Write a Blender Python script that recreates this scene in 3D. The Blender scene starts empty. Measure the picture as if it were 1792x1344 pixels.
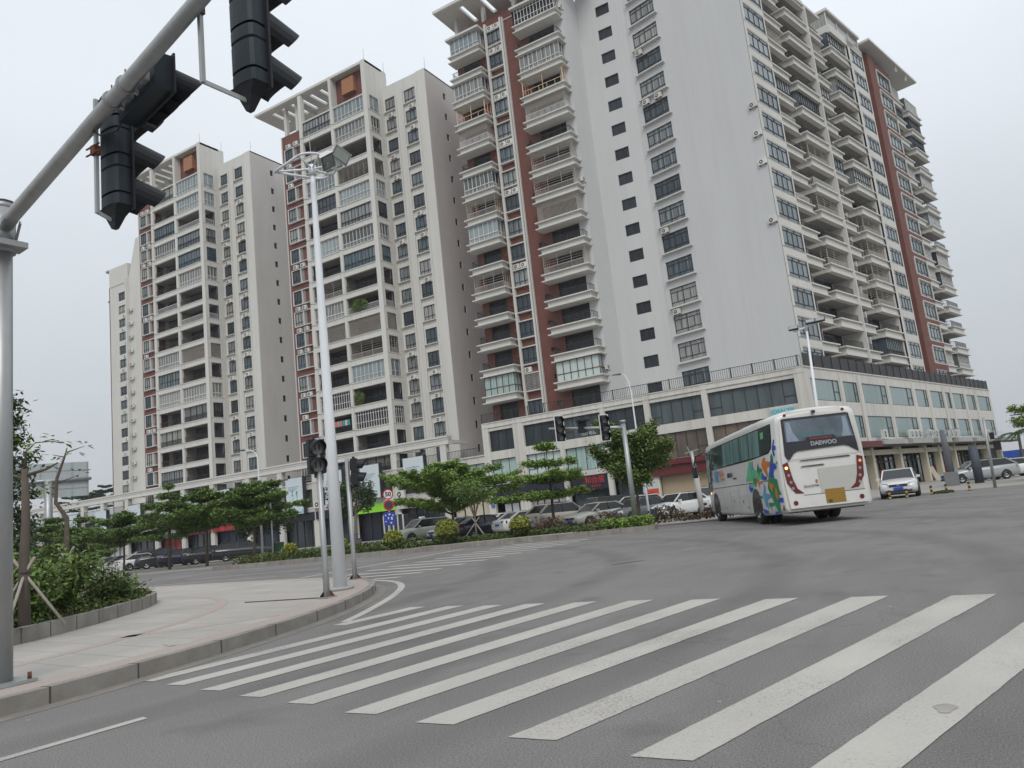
import bpy, bmesh, math, random
from mathutils import Vector, Matrix
random.seed(11)
scn = bpy.context.scene
COL = scn.collection
R = math.radians
# ------------------------------------------------------------------ camera
cam = bpy.data.cameras.new('camera'); camo = bpy.data.objects.new('camera', cam); COL.objects.link(camo)
cr = Vector((0.84815553, 0.51891544, -0.10657846)); cu = Vector((0.17753262, -0.0888746, 0.98009361)); cf = Vector((-0.49911358, 0.85019296, 0.1675039))
camo.matrix_world = Matrix(((cr.x, cu.x, -cf.x, 0), (cr.y, cu.y, -cf.y, 0), (cr.z, cu.z, -cf.z, 1.2), (0, 0, 0, 1)))
cam.sensor_width = 36; cam.lens = 27.09; cam.clip_start = .05; cam.clip_end = 3000
scn.camera = camo
# ------------------------------------------------------------------ world: overcast sky
w = bpy.data.worlds.new('World'); scn.world = w; w.use_nodes = True
nt = w.node_tree; nt.nodes.clear()
N = nt.nodes.new; Lk = nt.links.new
out = N('ShaderNodeOutputWorld'); bg = N('ShaderNodeBackground'); Lk(bg.outputs[0], out.inputs[0])
sky = N('ShaderNodeTexSky'); sky.sky_type = 'NISHITA'; sky.sun_disc = False
SUN_EL, SUN_AZ = 45, 145          # azimuth measured from +Y clockwise
sky.sun_elevation = R(SUN_EL); sky.sun_rotation = R(SUN_AZ); sky.air_density = 1.6; sky.dust_density = 5; sky.ozone_density = 1
tc = N('ShaderNodeTexCoord'); sep = N('ShaderNodeSeparateXYZ'); Lk(tc.outputs['Generated'], sep.inputs[0])
rmp = N('ShaderNodeValToRGB'); Lk(sep.outputs[2], rmp.inputs[0])
e = rmp.color_ramp.elements; e[0].position = 0.0; e[0].color = (5.6, 6.0, 6.45, 1); e[1].position = 1.0; e[1].color = (11.5, 12.2, 13.0, 1)
m_ = rmp.color_ramp.elements.new(.22); m_.color = (7.2, 7.7, 8.2, 1)
m_ = rmp.color_ramp.elements.new(.5); m_.color = (10.0, 10.65, 11.3, 1)
ns = N('ShaderNodeTexNoise'); ns.inputs['Scale'].default_value = 1.7; ns.inputs['Detail'].default_value = 4; Lk(tc.outputs['Generated'], ns.inputs['Vector'])
mr = N('ShaderNodeMapRange'); mr.inputs['From Min'].default_value = .3; mr.inputs['From Max'].default_value = .7; mr.inputs['To Min'].default_value = .93; mr.inputs['To Max'].default_value = 1.06
Lk(ns.outputs[0], mr.inputs[0])
ml = N('ShaderNodeVectorMath'); ml.operation = 'SCALE'; Lk(rmp.outputs[0], ml.inputs[0]); Lk(mr.outputs[0], ml.inputs['Scale'])
mx = N('ShaderNodeMixRGB'); mx.inputs[0].default_value = .9; Lk(sky.outputs[0], mx.inputs[1]); Lk(ml.outputs[0], mx.inputs[2])
Lk(mx.outputs[0], bg.inputs[0]); bg.inputs[1].default_value = .084
sun = bpy.data.lights.new('sun', 'SUN'); sun.energy = 1.25; sun.angle = R(25); sun.color = (1, .97, .93)
so = bpy.data.objects.new('sun', sun); COL.objects.link(so)
az = R(SUN_AZ); el = R(SUN_EL)
sd = Vector((math.sin(az) * math.cos(el), math.cos(az) * math.cos(el), math.sin(el)))
so.rotation_euler = sd.to_track_quat('Z', 'Y').to_euler(); so.location = (0, 0, 90)
vs = scn.view_settings; vs.view_transform = 'Standard'; vs.look = 'None'; vs.exposure = 0.12; vs.gamma = 1
# ------------------------------------------------------------------ materials
MATS = {}
def mat(name, col, rough=.7, metal=0, var=.08, scale=3., stretch=(1, 1, 1), bump=0, bscale=40, spec=.5, col2=None, rnd=0, island=0, emit=None, coat=0, streak=0):
    m = bpy.data.materials.new(name); m.use_nodes = True; MATS[name] = m
    t = m.node_tree; b = t.nodes['Principled BSDF']; n = t.nodes.new; l = t.links.new
    b.inputs['Roughness'].default_value = rough; b.inputs['Metallic'].default_value = metal
    b.inputs['Specular IOR Level'].default_value = spec; b.inputs['Coat Weight'].default_value = coat
    c = tuple(col) + (1,)
    if emit: b.inputs['Emission Color'].default_value = tuple(emit[:3]) + (1,); b.inputs['Emission Strength'].default_value = emit[3]
    if not (var or rnd or island or col2): b.inputs['Base Color'].default_value = c; return m
    tc = n('ShaderNodeTexCoord'); mp = n('ShaderNodeMapping'); mp.inputs['Scale'].default_value = stretch; l(tc.outputs['Object'], mp.inputs[0])
    ns = n('ShaderNodeTexNoise'); ns.inputs['Scale'].default_value = scale; ns.inputs['Detail'].default_value = 6; ns.inputs['Roughness'].default_value = .6
    l(mp.outputs[0], ns.inputs['Vector'])
    r = n('ShaderNodeMapRange'); r.inputs['From Min'].default_value = .3; r.inputs['From Max'].default_value = .7
    l(ns.outputs[0], r.inputs[0])
    mx = n('ShaderNodeMixRGB'); l(r.outputs[0], mx.inputs[0])
    if col2: mx.inputs[1].default_value = c; mx.inputs[2].default_value = tuple(col2) + (1,)
    else:
        mx.inputs[1].default_value = tuple(x * (1 - var) for x in col) + (1,); mx.inputs[2].default_value = tuple(min(1, x * (1 + var)) for x in col) + (1,)
    o = mx.outputs[0]
    if streak:
        m3 = n('ShaderNodeMapping'); m3.inputs['Scale'].default_value = (2.2, 2.2, .045); l(tc.outputs['Object'], m3.inputs[0])
        n3 = n('ShaderNodeTexNoise'); n3.inputs['Scale'].default_value = 1.6; n3.inputs['Detail'].default_value = 5; l(m3.outputs[0], n3.inputs['Vector'])
        m4 = n('ShaderNodeMapping'); m4.inputs['Scale'].default_value = (.12, .12, .1); l(tc.outputs['Object'], m4.inputs[0])
        n4 = n('ShaderNodeTexNoise'); n4.inputs['Scale'].default_value = 1; l(m4.outputs[0], n4.inputs['Vector'])
        r3 = n('ShaderNodeMapRange'); r3.inputs['From Min'].default_value = .48; r3.inputs['From Max'].default_value = .78; r3.inputs['To Min'].default_value = 1; r3.inputs['To Max'].default_value = 1 - streak; l(n3.outputs[0], r3.inputs[0])
        r4 = n('ShaderNodeMapRange'); r4.inputs['From Min'].default_value = .35; r4.inputs['From Max'].default_value = .65; r4.inputs['To Min'].default_value = 1 - streak * .35; r4.inputs['To Max'].default_value = 1.0; l(n4.outputs[0], r4.inputs[0])
        mu = n('ShaderNodeMath'); mu.operation = 'MULTIPLY'; l(r3.outputs[0], mu.inputs[0]); l(r4.outputs[0], mu.inputs[1])
        v3 = n('ShaderNodeVectorMath'); v3.operation = 'SCALE'; l(o, v3.inputs[0]); l(mu.outputs[0], v3.inputs['Scale']); o = v3.outputs[0]
    for amt, src in ((rnd, 'o'), (island, 'i')):
        if amt:
            if src == 'o': q = n('ShaderNodeObjectInfo').outputs['Random']
            else: q = n('ShaderNodeNewGeometry').outputs['Random Per Island']
            r2 = n('ShaderNodeMapRange'); r2.inputs['To Min'].default_value = 1 - amt; r2.inputs['To Max'].default_value = 1 + amt; l(q, r2.inputs[0])
            v = n('ShaderNodeVectorMath'); v.operation = 'SCALE'; l(o, v.inputs[0]); l(r2.outputs[0], v.inputs['Scale']); o = v.outputs[0]
    l(o, b.inputs['Base Color'])
    if bump:
        n2 = n('ShaderNodeTexNoise'); n2.inputs['Scale'].default_value = bscale; n2.inputs['Detail'].default_value = 3; l(tc.outputs['Object'], n2.inputs['Vector'])
        bp = n('ShaderNodeBump'); bp.inputs['Strength'].default_value = bump; bp.inputs['Distance'].default_value = .02; l(n2.outputs[0], bp.inputs['Height']); l(bp.outputs[0], b.inputs['Normal'])
    return m
def glassmat(name, dark, mid, light, seed=0, stripes=6, rough=.12, cw=None):
    """window glass: colour by object (curtain drawn or not), folds of a curtain behind, painted reflections in some"""
    m = bpy.data.materials.new(name); m.use_nodes = True; MATS[name] = m
    t = m.node_tree; b = t.nodes['Principled BSDF']; n = t.nodes.new; l = t.links.new
    b.inputs['Roughness'].default_value = .5; b.inputs['Coat Weight'].default_value = (.3 if name in ('dark_glass', 'podium_glass') else .7); b.inputs['Coat Roughness'].default_value = rough; b.inputs['Specular IOR Level'].default_value = .3
    oi = n('ShaderNodeObjectInfo'); tc = n('ShaderNodeTexCoord')
    mp = n('ShaderNodeMapping'); mp.inputs['Scale'].default_value = (stripes, stripes, .15); l(tc.outputs['Object'], mp.inputs[0])
    ns = n('ShaderNodeTexNoise'); ns.inputs['Scale'].default_value = 1.2; ns.inputs['Detail'].default_value = 2; l(mp.outputs[0], ns.inputs['Vector'])
    vm = n('ShaderNodeMath'); vm.operation = 'MULTIPLY_ADD'; vm.inputs[1].default_value = .9; l(ns.outputs[0], vm.inputs[0])
    sb = n('ShaderNodeMath'); sb.operation = 'MULTIPLY_ADD'; sb.inputs[1].default_value = .62; sb.inputs[2].default_value = -.3; l(oi.outputs['Random'], sb.inputs[0]); l(sb.outputs[0], vm.inputs[2])
    r = n('ShaderNodeValToRGB'); l(vm.outputs[0], r.inputs[0]); e = r.color_ramp.elements
    e[0].position = .18; e[0].color = tuple(dark) + (1,); e[1].position = .75; e[1].color = tuple(light) + (1,)
    q = e.new(.45); q.color = tuple(mid) + (1,)
    l(r.outputs[0], b.inputs['Base Color'])
    return m
WHITE = mat('white_render', (.60, .59, .555), .85, streak=.10, var=.05, scale=.35, stretch=(1, 1, .12), bump=.1, bscale=8)
WHITE2 = mat('pale_grey_render', (.56, .565, .565), .85, streak=.045, var=.035, scale=.25, stretch=(1, 1, .25), bump=.1, bscale=8)
GREYW = mat('grey_side_render', (.53, .51, .495), .9, streak=.05, var=.06, scale=.4, stretch=(1, 1, .3), bump=.15, bscale=10)
PODW = mat('podium_stone', (.585, .57, .53), .8, streak=.22, var=.06, scale=.8, stretch=(1, 1, .2))
CREAM = mat('column_cream', (.52, .48, .37), .8, var=.08, scale=1, stretch=(1, 1, .2))
REDW = mat('red_tile_wall', (.155, .060, .047), .8, var=.1, scale=1.2, bump=.1, bscale=20)
GOLD = mat('ochre_box', (.33, .15, .07), .7)
CONC = mat('concrete', (.36, .355, .34), .85, var=.12, scale=2)
SOFF = mat('soffit', (.25, .235, .22), .9, var=.06)  # slab undersides and bay dividers, recess shade darkened into the colour
DARKIN = mat('recess_shade', (.045, .042, .05), .9, var=.1, scale=.8)  # near-black colour stands in for the shade inside deep openings
BROWNIN = mat('balcony_inside_brown', (.14, .085, .07), .9)
DGLASS = glassmat('dark_glass', (.012, .014, .02), (.02, .025, .034), (.03, .036, .045), stripes=2)
WGLASS = glassmat('window_glass', (.025, .036, .046), (.075, .11, .13), (.34, .335, .315))
GGLASS = glassmat('enclosure_glass', (.03, .035, .036), (.12, .13, .125), (.30, .30, .27))
SGLASS = glassmat('painted_sky_glass', (.12, .15, .16), (.19, .235, .25), (.27, .31, .325), stripes=2)  # pale tones paint the sky's reflection into the glass colour
TGLASS = glassmat('curtained_green_glass', (.22, .33, .31), (.36, .48, .45), (.48, .58, .55), stripes=7)
TEALG = glassmat('teal_glass', (.16, .225, .225), (.20, .275, .27), (.25, .32, .32), stripes=1.5)
BRGLASS = glassmat('brown_backed_glass', (.05, .045, .04), (.13, .095, .07), (.17, .125, .09), stripes=.8, rough=.08)
PGLASS = glassmat('podium_glass', (.02, .028, .034), (.04, .055, .064), (.085, .105, .115), stripes=1, rough=.05)
FDARK = mat('dark_frame', (.025, .03, .036), .5, var=0)
FWHITE = mat('white_frame', (.62, .63, .62), .5, var=.04)
FRED = mat('maroon_frame', (.12, .02, .02), .5, var=0)
FTEAL = mat('teal_frame', (.03, .07, .09), .4, var=0)
RAILM = mat('rail_iron', (.02, .02, .022), .5, var=0)
RAILG = mat('rail_pale', (.42, .38, .34), .5, var=.05)
RAILO = mat('rail_beige', (.60, .42, .28), .5, var=.05)
ACM = mat('ac_casing', (.62, .61, .57), .5, var=.06, rnd=.12)
ACF = mat('ac_grille', (.07, .07, .07), .6, var=0)
STEEL = mat('galvanised_steel', (.36, .37, .37), .45, .55, var=.12, scale=6, stretch=(1, 1, .3))
POLEW = mat('white_pole_paint', (.72, .75, .78), .35, var=.03, scale=3)
RUST = mat('rust', (.12, .04, .025), .9, var=.3, scale=12)
BLKP = mat('black_plastic', (.012, .014, .018), .55, var=.15, scale=4, spec=.35)
BLKG = mat('blue_grey_plastic', (.019, .027, .036), .55, var=.15, scale=4, spec=.35)
LENS = mat('unlit_lens', (.16, .16, .15), .25, var=.15, scale=20)
RUB = mat('tyre_rubber', (.02, .02, .021), .85, var=.15, scale=6)
RIM = mat('alloy_rim', (.34, .34, .35), .35, .7, var=.05)
CHR = mat('chrome', (.5, .5, .5), .2, .9, var=0)
CGL = mat('car_glass', (.012, .015, .017), .08, var=0, spec=.5)
RLAMP = mat('red_lamp', (.12, .012, .012), .25, var=0, coat=.4)
HLAMP = mat('clear_lamp', (.5, .52, .53), .12, var=0, coat=.5)
BLUEP = mat('blue_plate', (.015, .07, .42), .5, var=0)
PWHITE = mat('plate_white', (.7, .7, .7), .5, var=0)
def leafm(name, a, b2, isl=.35): 
    m = mat(name, a, .6, var=.1, scale=.6, col2=b2, island=isl, spec=.25); return m
LEAF1 = leafm('leaf_bright', (.13, .215, .045), (.21, .31, .065))
LEAF2 = leafm('leaf_mid', (.09, .155, .038), (.155, .235, .058))
LEAF3 = leafm('leaf_dark', (.032, .062, .024), (.06, .10, .036))
LEAFY = leafm('leaf_yellow', (.22, .26, .04), (.38, .38, .06))
LEAFG = leafm('leaf_hedge', (.045, .085, .022), (.10, .12, .03))
LEAFR = leafm('leaf_reddish', (.10, .035, .03), (.07, .075, .03))
LEAFN = leafm('leaf_new', (.15, .24, .03), (.28, .34, .06))
BARK = mat('bark', (.10, .08, .065), .9, var=.25, scale=5, stretch=(1, 1, .3), bump=.4, bscale=15)
BARKL = mat('bark_pale', (.20, .17, .14), .9, var=.25, scale=5, stretch=(1, 1, .3))
WOODP = mat('stake_wood', (.30, .27, .235), .9, var=.15, scale=8, stretch=(1, 1, .2))
# ------------------------------------------------------------------ mesh builder
ID = Matrix.Identity(4)
class MB:
    def __init__(s): s.v = []; s.f = []; s.m = []; s.sm = []; s.mats = []; s.M = ID
    def mi(s, m):
        if m not in s.mats: s.mats.append(m)
        return s.mats.index(m)
    def poly(s, pts, m, smooth=False):
        b = len(s.v); s.v += [tuple(s.M @ Vector(p)) for p in pts]; s.f.append(tuple(range(b, b + len(pts)))); s.m.append(s.mi(m)); s.sm.append(smooth)
    def box(s, x0, x1, y0, y1, z0, z1, m, top=None):
        if x1 < x0: x0, x1 = x1, x0
        if y1 < y0: y0, y1 = y1, y0
        if z1 < z0: z0, z1 = z1, z0
        P = [(x0, y0, z0), (x1, y0, z0), (x1, y1, z0), (x0, y1, z0), (x0, y0, z1), (x1, y0, z1), (x1, y1, z1), (x0, y1, z1)]
        s.hexa(P, m, top)
    def hexa(s, P, m, top=None):
        b = len(s.v); s.v += [tuple(s.M @ Vector(p)) for p in P]
        for i, q in enumerate(((3, 2, 1, 0), (4, 5, 6, 7), (0, 1, 5, 4), (1, 2, 6, 5), (2, 3, 7, 6), (3, 0, 4, 7))):
            s.f.append(tuple(b + k for k in q)); s.m.append(s.mi(top if (top and i == 1) else m)); s.sm.append(False)
    def bar(s, p, q, w_, m, h=None, up=(0, 0, 1)):
        p, q = Vector(p), Vector(q); d = (q - p).normalized(); u = Vector(up)
        if abs(d.dot(u)) > .95: u = Vector((1, 0, 0))
        a = d.cross(u).normalized() * w_ / 2; c = a.cross(d).normalized() * (h or w_) / 2
        s.hexa([p - a - c, p + a - c, p + a + c, p - a + c, q - a - c, q + a - c, q + a + c, q - a + c], m)
    def tube(s, pts, rad, m, n=10, cap=True):
        pts = [Vector(p) for p in pts]; rads = rad if isinstance(rad, (list, tuple)) else [rad] * len(pts)
        rings = []; ref = None
        for i, p in enumerate(pts):
            d = (pts[min(i + 1, len(pts) - 1)] - pts[max(i - 1, 0)]).normalized()
            u = ref if ref is not None else (Vector((1, 0, 0)) if abs(d.z) > .8 else Vector((0, 0, 1)))
            a = d.cross(u).normalized(); b2 = a.cross(d).normalized(); ref = b2
            b0 = len(s.v)
            for k in range(n):
                t = 2 * math.pi * k / n; s.v.append(tuple(s.M @ (p + (a * math.cos(t) + b2 * math.sin(t)) * rads[i])))
            rings.append(b0)
        for i in range(len(rings) - 1):
            for k in range(n):
                k2 = (k + 1) % n; s.f.append((rings[i] + k2, rings[i] + k, rings[i + 1] + k, rings[i + 1] + k2)); s.m.append(s.mi(m)); s.sm.append(True)
        if cap:
            s.f.append(tuple(rings[0] + k for k in range(n))); s.m.append(s.mi(m)); s.sm.append(False)
            s.f.append(tuple(rings[-1] + n - 1 - k for k in range(n))); s.m.append(s.mi(m)); s.sm.append(False)
    def prism(s, pts, d, m, side=None):
        """polygon pts (3d) extruded by vector d"""
        d = Vector(d); top = [tuple(Vector(p) + d) for p in pts]; n = len(pts)
        s.poly(pts[::-1], m); s.poly(top, m)
        for i in range(n):
            j = (i + 1) % n; s.poly([pts[i], pts[j], top[j], top[i]], side or m)
    def loft(s, rings, m, closed=True, smooth=True, caps=True, mfun=None):
        b0 = len(s.v); n = len(rings[0])
        for r in rings: s.v += [tuple(s.M @ Vector(p)) for p in r]
        for i in range(len(rings) - 1):
            for k in range(n if closed else n - 1):
                k2 = (k + 1) % n; s.f.append((b0 + i * n + k, b0 + i * n + k2, b0 + (i + 1) * n + k2, b0 + (i + 1) * n + k))
                s.m.append(s.mi(mfun(i, k) if mfun else m)); s.sm.append(smooth)
        if caps:
            s.f.append(tuple(b0 + n - 1 - k for k in range(n))); s.m.append(s.mi(m)); s.sm.append(False)
            s.f.append(tuple(b0 + (len(rings) - 1) * n + k for k in range(n))); s.m.append(s.mi(m)); s.sm.append(False)
    def wall(s, u0, u1, z0, z1, holes, m, depth=.25, rev=None):
        """wall face in plane w=0 of current frame (x=u, y=inward, z) with rectangular holes + reveals"""
        us = sorted({round(x, 4) for x in [u0, u1] + [h[0] for h in holes] + [h[1] for h in holes] if u0 - 1e-6 <= x <= u1 + 1e-6})
        zs = sorted({round(x, 4) for x in [z0, z1] + [h[2] for h in holes] + [h[3] for h in holes] if z0 - 1e-6 <= x <= z1 + 1e-6})
        for i in range(len(us) - 1):
            uc = (us[i] + us[i + 1]) / 2; hs = [h for h in holes if h[0] < uc < h[1]]
            run = None
            for j in range(len(zs) - 1):
                zc = (zs[j] + zs[j + 1]) / 2; hole = any(h[2] < zc < h[3] for h in hs)
                if hole:
                    if run is not None: s.poly([(us[i], 0, run), (us[i + 1], 0, run), (us[i + 1], 0, zs[j]), (us[i], 0, zs[j])], m); run = None
                elif run is None: run = zs[j]
            if run is not None: s.poly([(us[i], 0, run), (us[i + 1], 0, run), (us[i + 1], 0, zs[-1]), (us[i], 0, zs[-1])], m)
        rv = rev or m
        for a, b, c, d in holes:
            s.poly([(a, 0, c), (b, 0, c), (b, depth, c), (a, depth, c)], rv); s.poly([(a, 0, d), (a, depth, d), (b, depth, d), (b, 0, d)], rv)
            s.poly([(a, 0, c), (a, depth, c), (a, depth, d), (a, 0, d)], rv); s.poly([(b, 0, c), (b, 0, d), (b, depth, d), (b, depth, c)], rv)
    def build(s, name, parent=None, loc=None, weld=False):
        me = bpy.data.meshes.new(name); me.from_pydata(s.v, [], s.f)
        for m in s.mats: me.materials.append(m)
        me.polygons.foreach_set('material_index', s.m); me.polygons.foreach_set('use_smooth', s.sm); me.update()
        if weld:
            bm = bmesh.new(); bm.from_mesh(me); bmesh.ops.remove_doubles(bm, verts=bm.verts, dist=1e-4); bm.to_mesh(me); bm.free()
        o = bpy.data.objects.new(name, me); COL.objects.link(o)
        if parent: o.parent = parent
        if loc: o.location = loc
        return o
def tag(o, label=None, cat=None, group=None, kind=None):
    if label: o['label'] = label
    if cat: o['category'] = cat
    if group: o['group'] = group
    if kind: o['kind'] = kind
    return o
def thing(name, label, cat, loc=(0, 0, 0), rz=0, group=None):
    o = bpy.data.objects.new(name, None); COL.objects.link(o); o.location = loc; o.rotation_euler.z = rz; o.empty_display_size = .3
    return tag(o, label, cat, group)
def struct(name, mb): o = mb.build(name); o['kind'] = 'structure'; return o
def frame(o, u, v=None):
    """frame matrix: origin o, u along wall, inward = Z x u"""
    u = Vector(u).normalized(); z = Vector((0, 0, 1)); w_ = z.cross(u)
    return Matrix(((u.x, w_.x, 0, o[0]), (u.y, w_.y, 0, o[1]), (u.z, w_.z, 1, o[2] if len(o) > 2 else 0), (0, 0, 0, 1)))
def inst(src, name, parent=None, loc=(0, 0, 0), rz=0, M=None, scale=None):
    """copy of one mesh object (shares mesh data)"""
    o = bpy.data.objects.new(name, src.data); COL.objects.link(o)
    if parent: o.parent = parent
    if M is not None: o.matrix_basis = M
    else: o.location = loc; o.rotation_euler.z = rz
    if scale: o.scale = scale
    return o
def dup(root, loc, rz, label, scale=None):
    r = root.copy(); COL.objects.link(r); r.location = loc; r.rotation_euler.z = rz; r['label'] = label
    if scale: r.scale = scale
    for ch in list(root.children):
        c = ch.copy(); COL.objects.link(c); c.parent = r
        for g in ch.children:
            d = g.copy(); COL.objects.link(d); d.parent = c
    return r
_protos = []
def proto(mb, name):
    """mesh data only, used by inst()"""
    class P: pass
    me = bpy.data.meshes.new(name); me.from_pydata(mb.v, [], mb.f)
    for m in mb.mats: me.materials.append(m)
    me.polygons.foreach_set('material_index', mb.m); me.polygons.foreach_set('use_smooth', mb.sm); me.update()
    p = P(); p.data = me; return p
def text_mesh(s, size, m, name, parent, M, depth=.004, bold=0):
    c = bpy.data.curves.new(name, 'FONT'); c.body = s; c.size = size; c.align_x = 'CENTER'; c.align_y = 'CENTER'; c.extrude = depth; c.offset = bold; c.resolution_u = 3
    o = bpy.data.objects.new(name, c); COL.objects.link(o); bpy.context.view_layer.update()
    dg = bpy.context.evaluated_depsgraph_get(); me = bpy.data.meshes.new_from_object(o.evaluated_get(dg)); bpy.data.objects.remove(o); bpy.data.curves.remove(c)
    me.materials.clear(); me.materials.append(m)
    ob = bpy.data.objects.new(name, me); COL.objects.link(ob)
    if parent: ob.parent = parent
    ob.matrix_basis = M
    return ob
# ------------------------------------------------------------------ ground
def flatpoly(name, pts, z, m, th=None):
    b = MB(); pts3 = [(p[0], p[1], z) for p in pts]
    if th: b.prism([(p[0], p[1], z - th) for p in pts], (0, 0, th), m)
    else: b.poly(pts3, m)
    return struct(name, b)
def asphalt():
    m = bpy.data.materials.new('asphalt'); m.use_nodes = True; t = m.node_tree; b = t.nodes['Principled BSDF']; n = t.nodes.new; l = t.links.new
    tc = n('ShaderNodeTexCoord')
    def noise(sc, det, st=(1, 1, 1)):
        mp = n('ShaderNodeMapping'); mp.inputs['Scale'].default_value = st; l(tc.outputs['Object'], mp.inputs[0])
        q = n('ShaderNodeTexNoise'); q.inputs['Scale'].default_value = sc; q.inputs['Detail'].default_value = det; l(mp.outputs[0], q.inputs['Vector']); return q.outputs[0]
    def mix(fac, a, b2, f0=.35, f1=.65):
        r = n('ShaderNodeMapRange'); r.inputs['From Min'].default_value = f0; r.inputs['From Max'].default_value = f1; l(fac, r.inputs[0])
        x = n('ShaderNodeMixRGB'); l(r.outputs[0], x.inputs[0])
        for i, c in ((1, a), (2, b2)):
            if isinstance(c, tuple): x.inputs[i].default_value = c + (1,)
            else: l(c, x.inputs[i])
        return x.outputs[0]
    c1 = mix(noise(.25, 5), (.148, .140, .137), (.200, .189, .183))
    c2 = mix(noise(2.2, 6, (1, .35, 1)), c1, (.195, .184, .178), .45, .7)
    grain = noise(90, 2); r = n('ShaderNodeMapRange'); r.inputs['From Min'].default_value = .3; r.inputs['From Max'].default_value = .7; r.inputs['To Min'].default_value = .62; r.inputs['To Max'].default_value = 1.38; l(grain, r.inputs[0])
    v = n('ShaderNodeVectorMath'); v.operation = 'SCALE'; l(c2, v.inputs[0]); l(r.outputs[0], v.inputs['Scale'])
    # wheel rubbed curves
    wv = n('ShaderNodeTexWave'); wv.wave_type = 'RINGS'; wv.rings_direction = 'Z'; wv.inputs['Scale'].default_value = .11; wv.inputs['Distortion'].default_value = 1.2
    mp = n('ShaderNodeMapping'); mp.inputs['Location'].default_value = (24, -8, 0); l(tc.outputs['Object'], mp.inputs[0]); l(mp.outputs[0], wv.inputs[0])
    r2 = n('ShaderNodeMapRange'); r2.inputs['From Min'].default_value = .8; r2.inputs['From Max'].default_value = 1; r2.inputs['To Min'].default_value = 1; r2.inputs['To Max'].default_value = .84; l(wv.outputs['Fac'], r2.inputs[0])
    v2 = n('ShaderNodeVectorMath'); v2.operation = 'SCALE'; l(v.outputs[0], v2.inputs[0]); l(r2.outputs[0], v2.inputs['Scale'])
    st_ = n('ShaderNodeMapRange'); st_.inputs['From Min'].default_value = .60; st_.inputs['From Max'].default_value = .74; st_.inputs['To Min'].default_value = 1; st_.inputs['To Max'].default_value = .72; l(noise(.9, 7), st_.inputs[0])
    cr = n('ShaderNodeTexVoronoi'); cr.feature = 'DISTANCE_TO_EDGE'; cr.inputs['Scale'].default_value = .22; dn = n('ShaderNodeTexNoise'); dn.inputs['Scale'].default_value = 1.3; dn.inputs['Detail'].default_value = 5; l(tc.outputs['Object'], dn.inputs['Vector'])
    dm = n('ShaderNodeVectorMath'); dm.operation = 'MULTIPLY_ADD'; dm.inputs[1].default_value = (1.2, 1.2, 0); l(dn.outputs['Color'], dm.inputs[0]); l(tc.outputs['Object'], dm.inputs[2]); l(dm.outputs[0], cr.inputs['Vector'])
    ck = n('ShaderNodeMapRange'); ck.inputs['From Min'].default_value = .0; ck.inputs['From Max'].default_value = .0035; ck.inputs['To Min'].default_value = .86; ck.inputs['To Max'].default_value = 1; l(cr.outputs['Distance'], ck.inputs[0])
    mm = n('ShaderNodeMath'); mm.operation = 'MULTIPLY'; l(st_.outputs[0], mm.inputs[0]); l(ck.outputs[0], mm.inputs[1])
    v4 = n('ShaderNodeVectorMath'); v4.operation = 'SCALE'; l(v2.outputs[0], v4.inputs[0]); l(mm.outputs[0], v4.inputs['Scale']); v2 = v4
    l(v2.outputs[0], b.inputs['Base Color']); b.inputs['Roughness'].default_value = .82; b.inputs['Specular IOR Level'].default_value = .35
    bp = n('ShaderNodeBump'); bp.inputs['Strength'].default_value = .5; bp.inputs['Distance'].default_value = .01; l(grain, bp.inputs['Height']); l(bp.outputs[0], b.inputs['Normal'])
    return m
ASPH = asphalt()
def worn_paint():
    m = bpy.data.materials.new('worn_road_paint'); m.use_nodes = True; t = m.node_tree; b = t.nodes['Principled BSDF']; n = t.nodes.new; l = t.links.new
    tc = n('ShaderNodeTexCoord')
    def ns(sc, det, ro=.6, st=(1, 1, 1)):
        mp = n('ShaderNodeMapping'); mp.inputs['Scale'].default_value = st; l(tc.outputs['Object'], mp.inputs[0]); a = n('ShaderNodeTexNoise'); a.inputs['Scale'].default_value = sc; a.inputs['Detail'].default_value = det; a.inputs['Roughness'].default_value = ro; l(mp.outputs[0], a.inputs['Vector']); return a.outputs[0]
    # wheel-track wear: large patches decide how much fine speckle shows the asphalt
    big = n('ShaderNodeMapRange'); big.inputs['From Min'].default_value = .38; big.inputs['From Max'].default_value = .68; big.inputs['To Min'].default_value = .0; big.inputs['To Max'].default_value = .16; l(ns(.55, 3), big.inputs[0])
    ad = n('ShaderNodeMath'); ad.operation = 'SUBTRACT'; l(ns(55, 6, .75), ad.inputs[0]); l(big.outputs[0], ad.inputs[1])
    r = n('ShaderNodeValToRGB'); l(ad.outputs[0], r.inputs[0]); e = r.color_ramp.elements
    e[0].position = .27; e[0].color = (.18, .17, .165, 1); e[1].position = .36; e[1].color = (.42, .40, .365, 1); q = e.new(.6); q.color = (.47, .45, .41, 1)
    r2 = n('ShaderNodeMapRange'); r2.inputs['From Min'].default_value = .3; r2.inputs['From Max'].default_value = .7; r2.inputs['To Min'].default_value = .88; r2.inputs['To Max'].default_value = 1.06; l(ns(1.6, 5, .6, (1, .4, 1)), r2.inputs[0])
    v = n('ShaderNodeVectorMath'); v.operation = 'SCALE'; l(r.outputs[0], v.inputs[0]); l(r2.outputs[0], v.inputs['Scale'])
    l(v.outputs[0], b.inputs['Base Color']); b.inputs['Roughness'].default_value = .75
    return m
PAINT = worn_paint()
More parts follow.
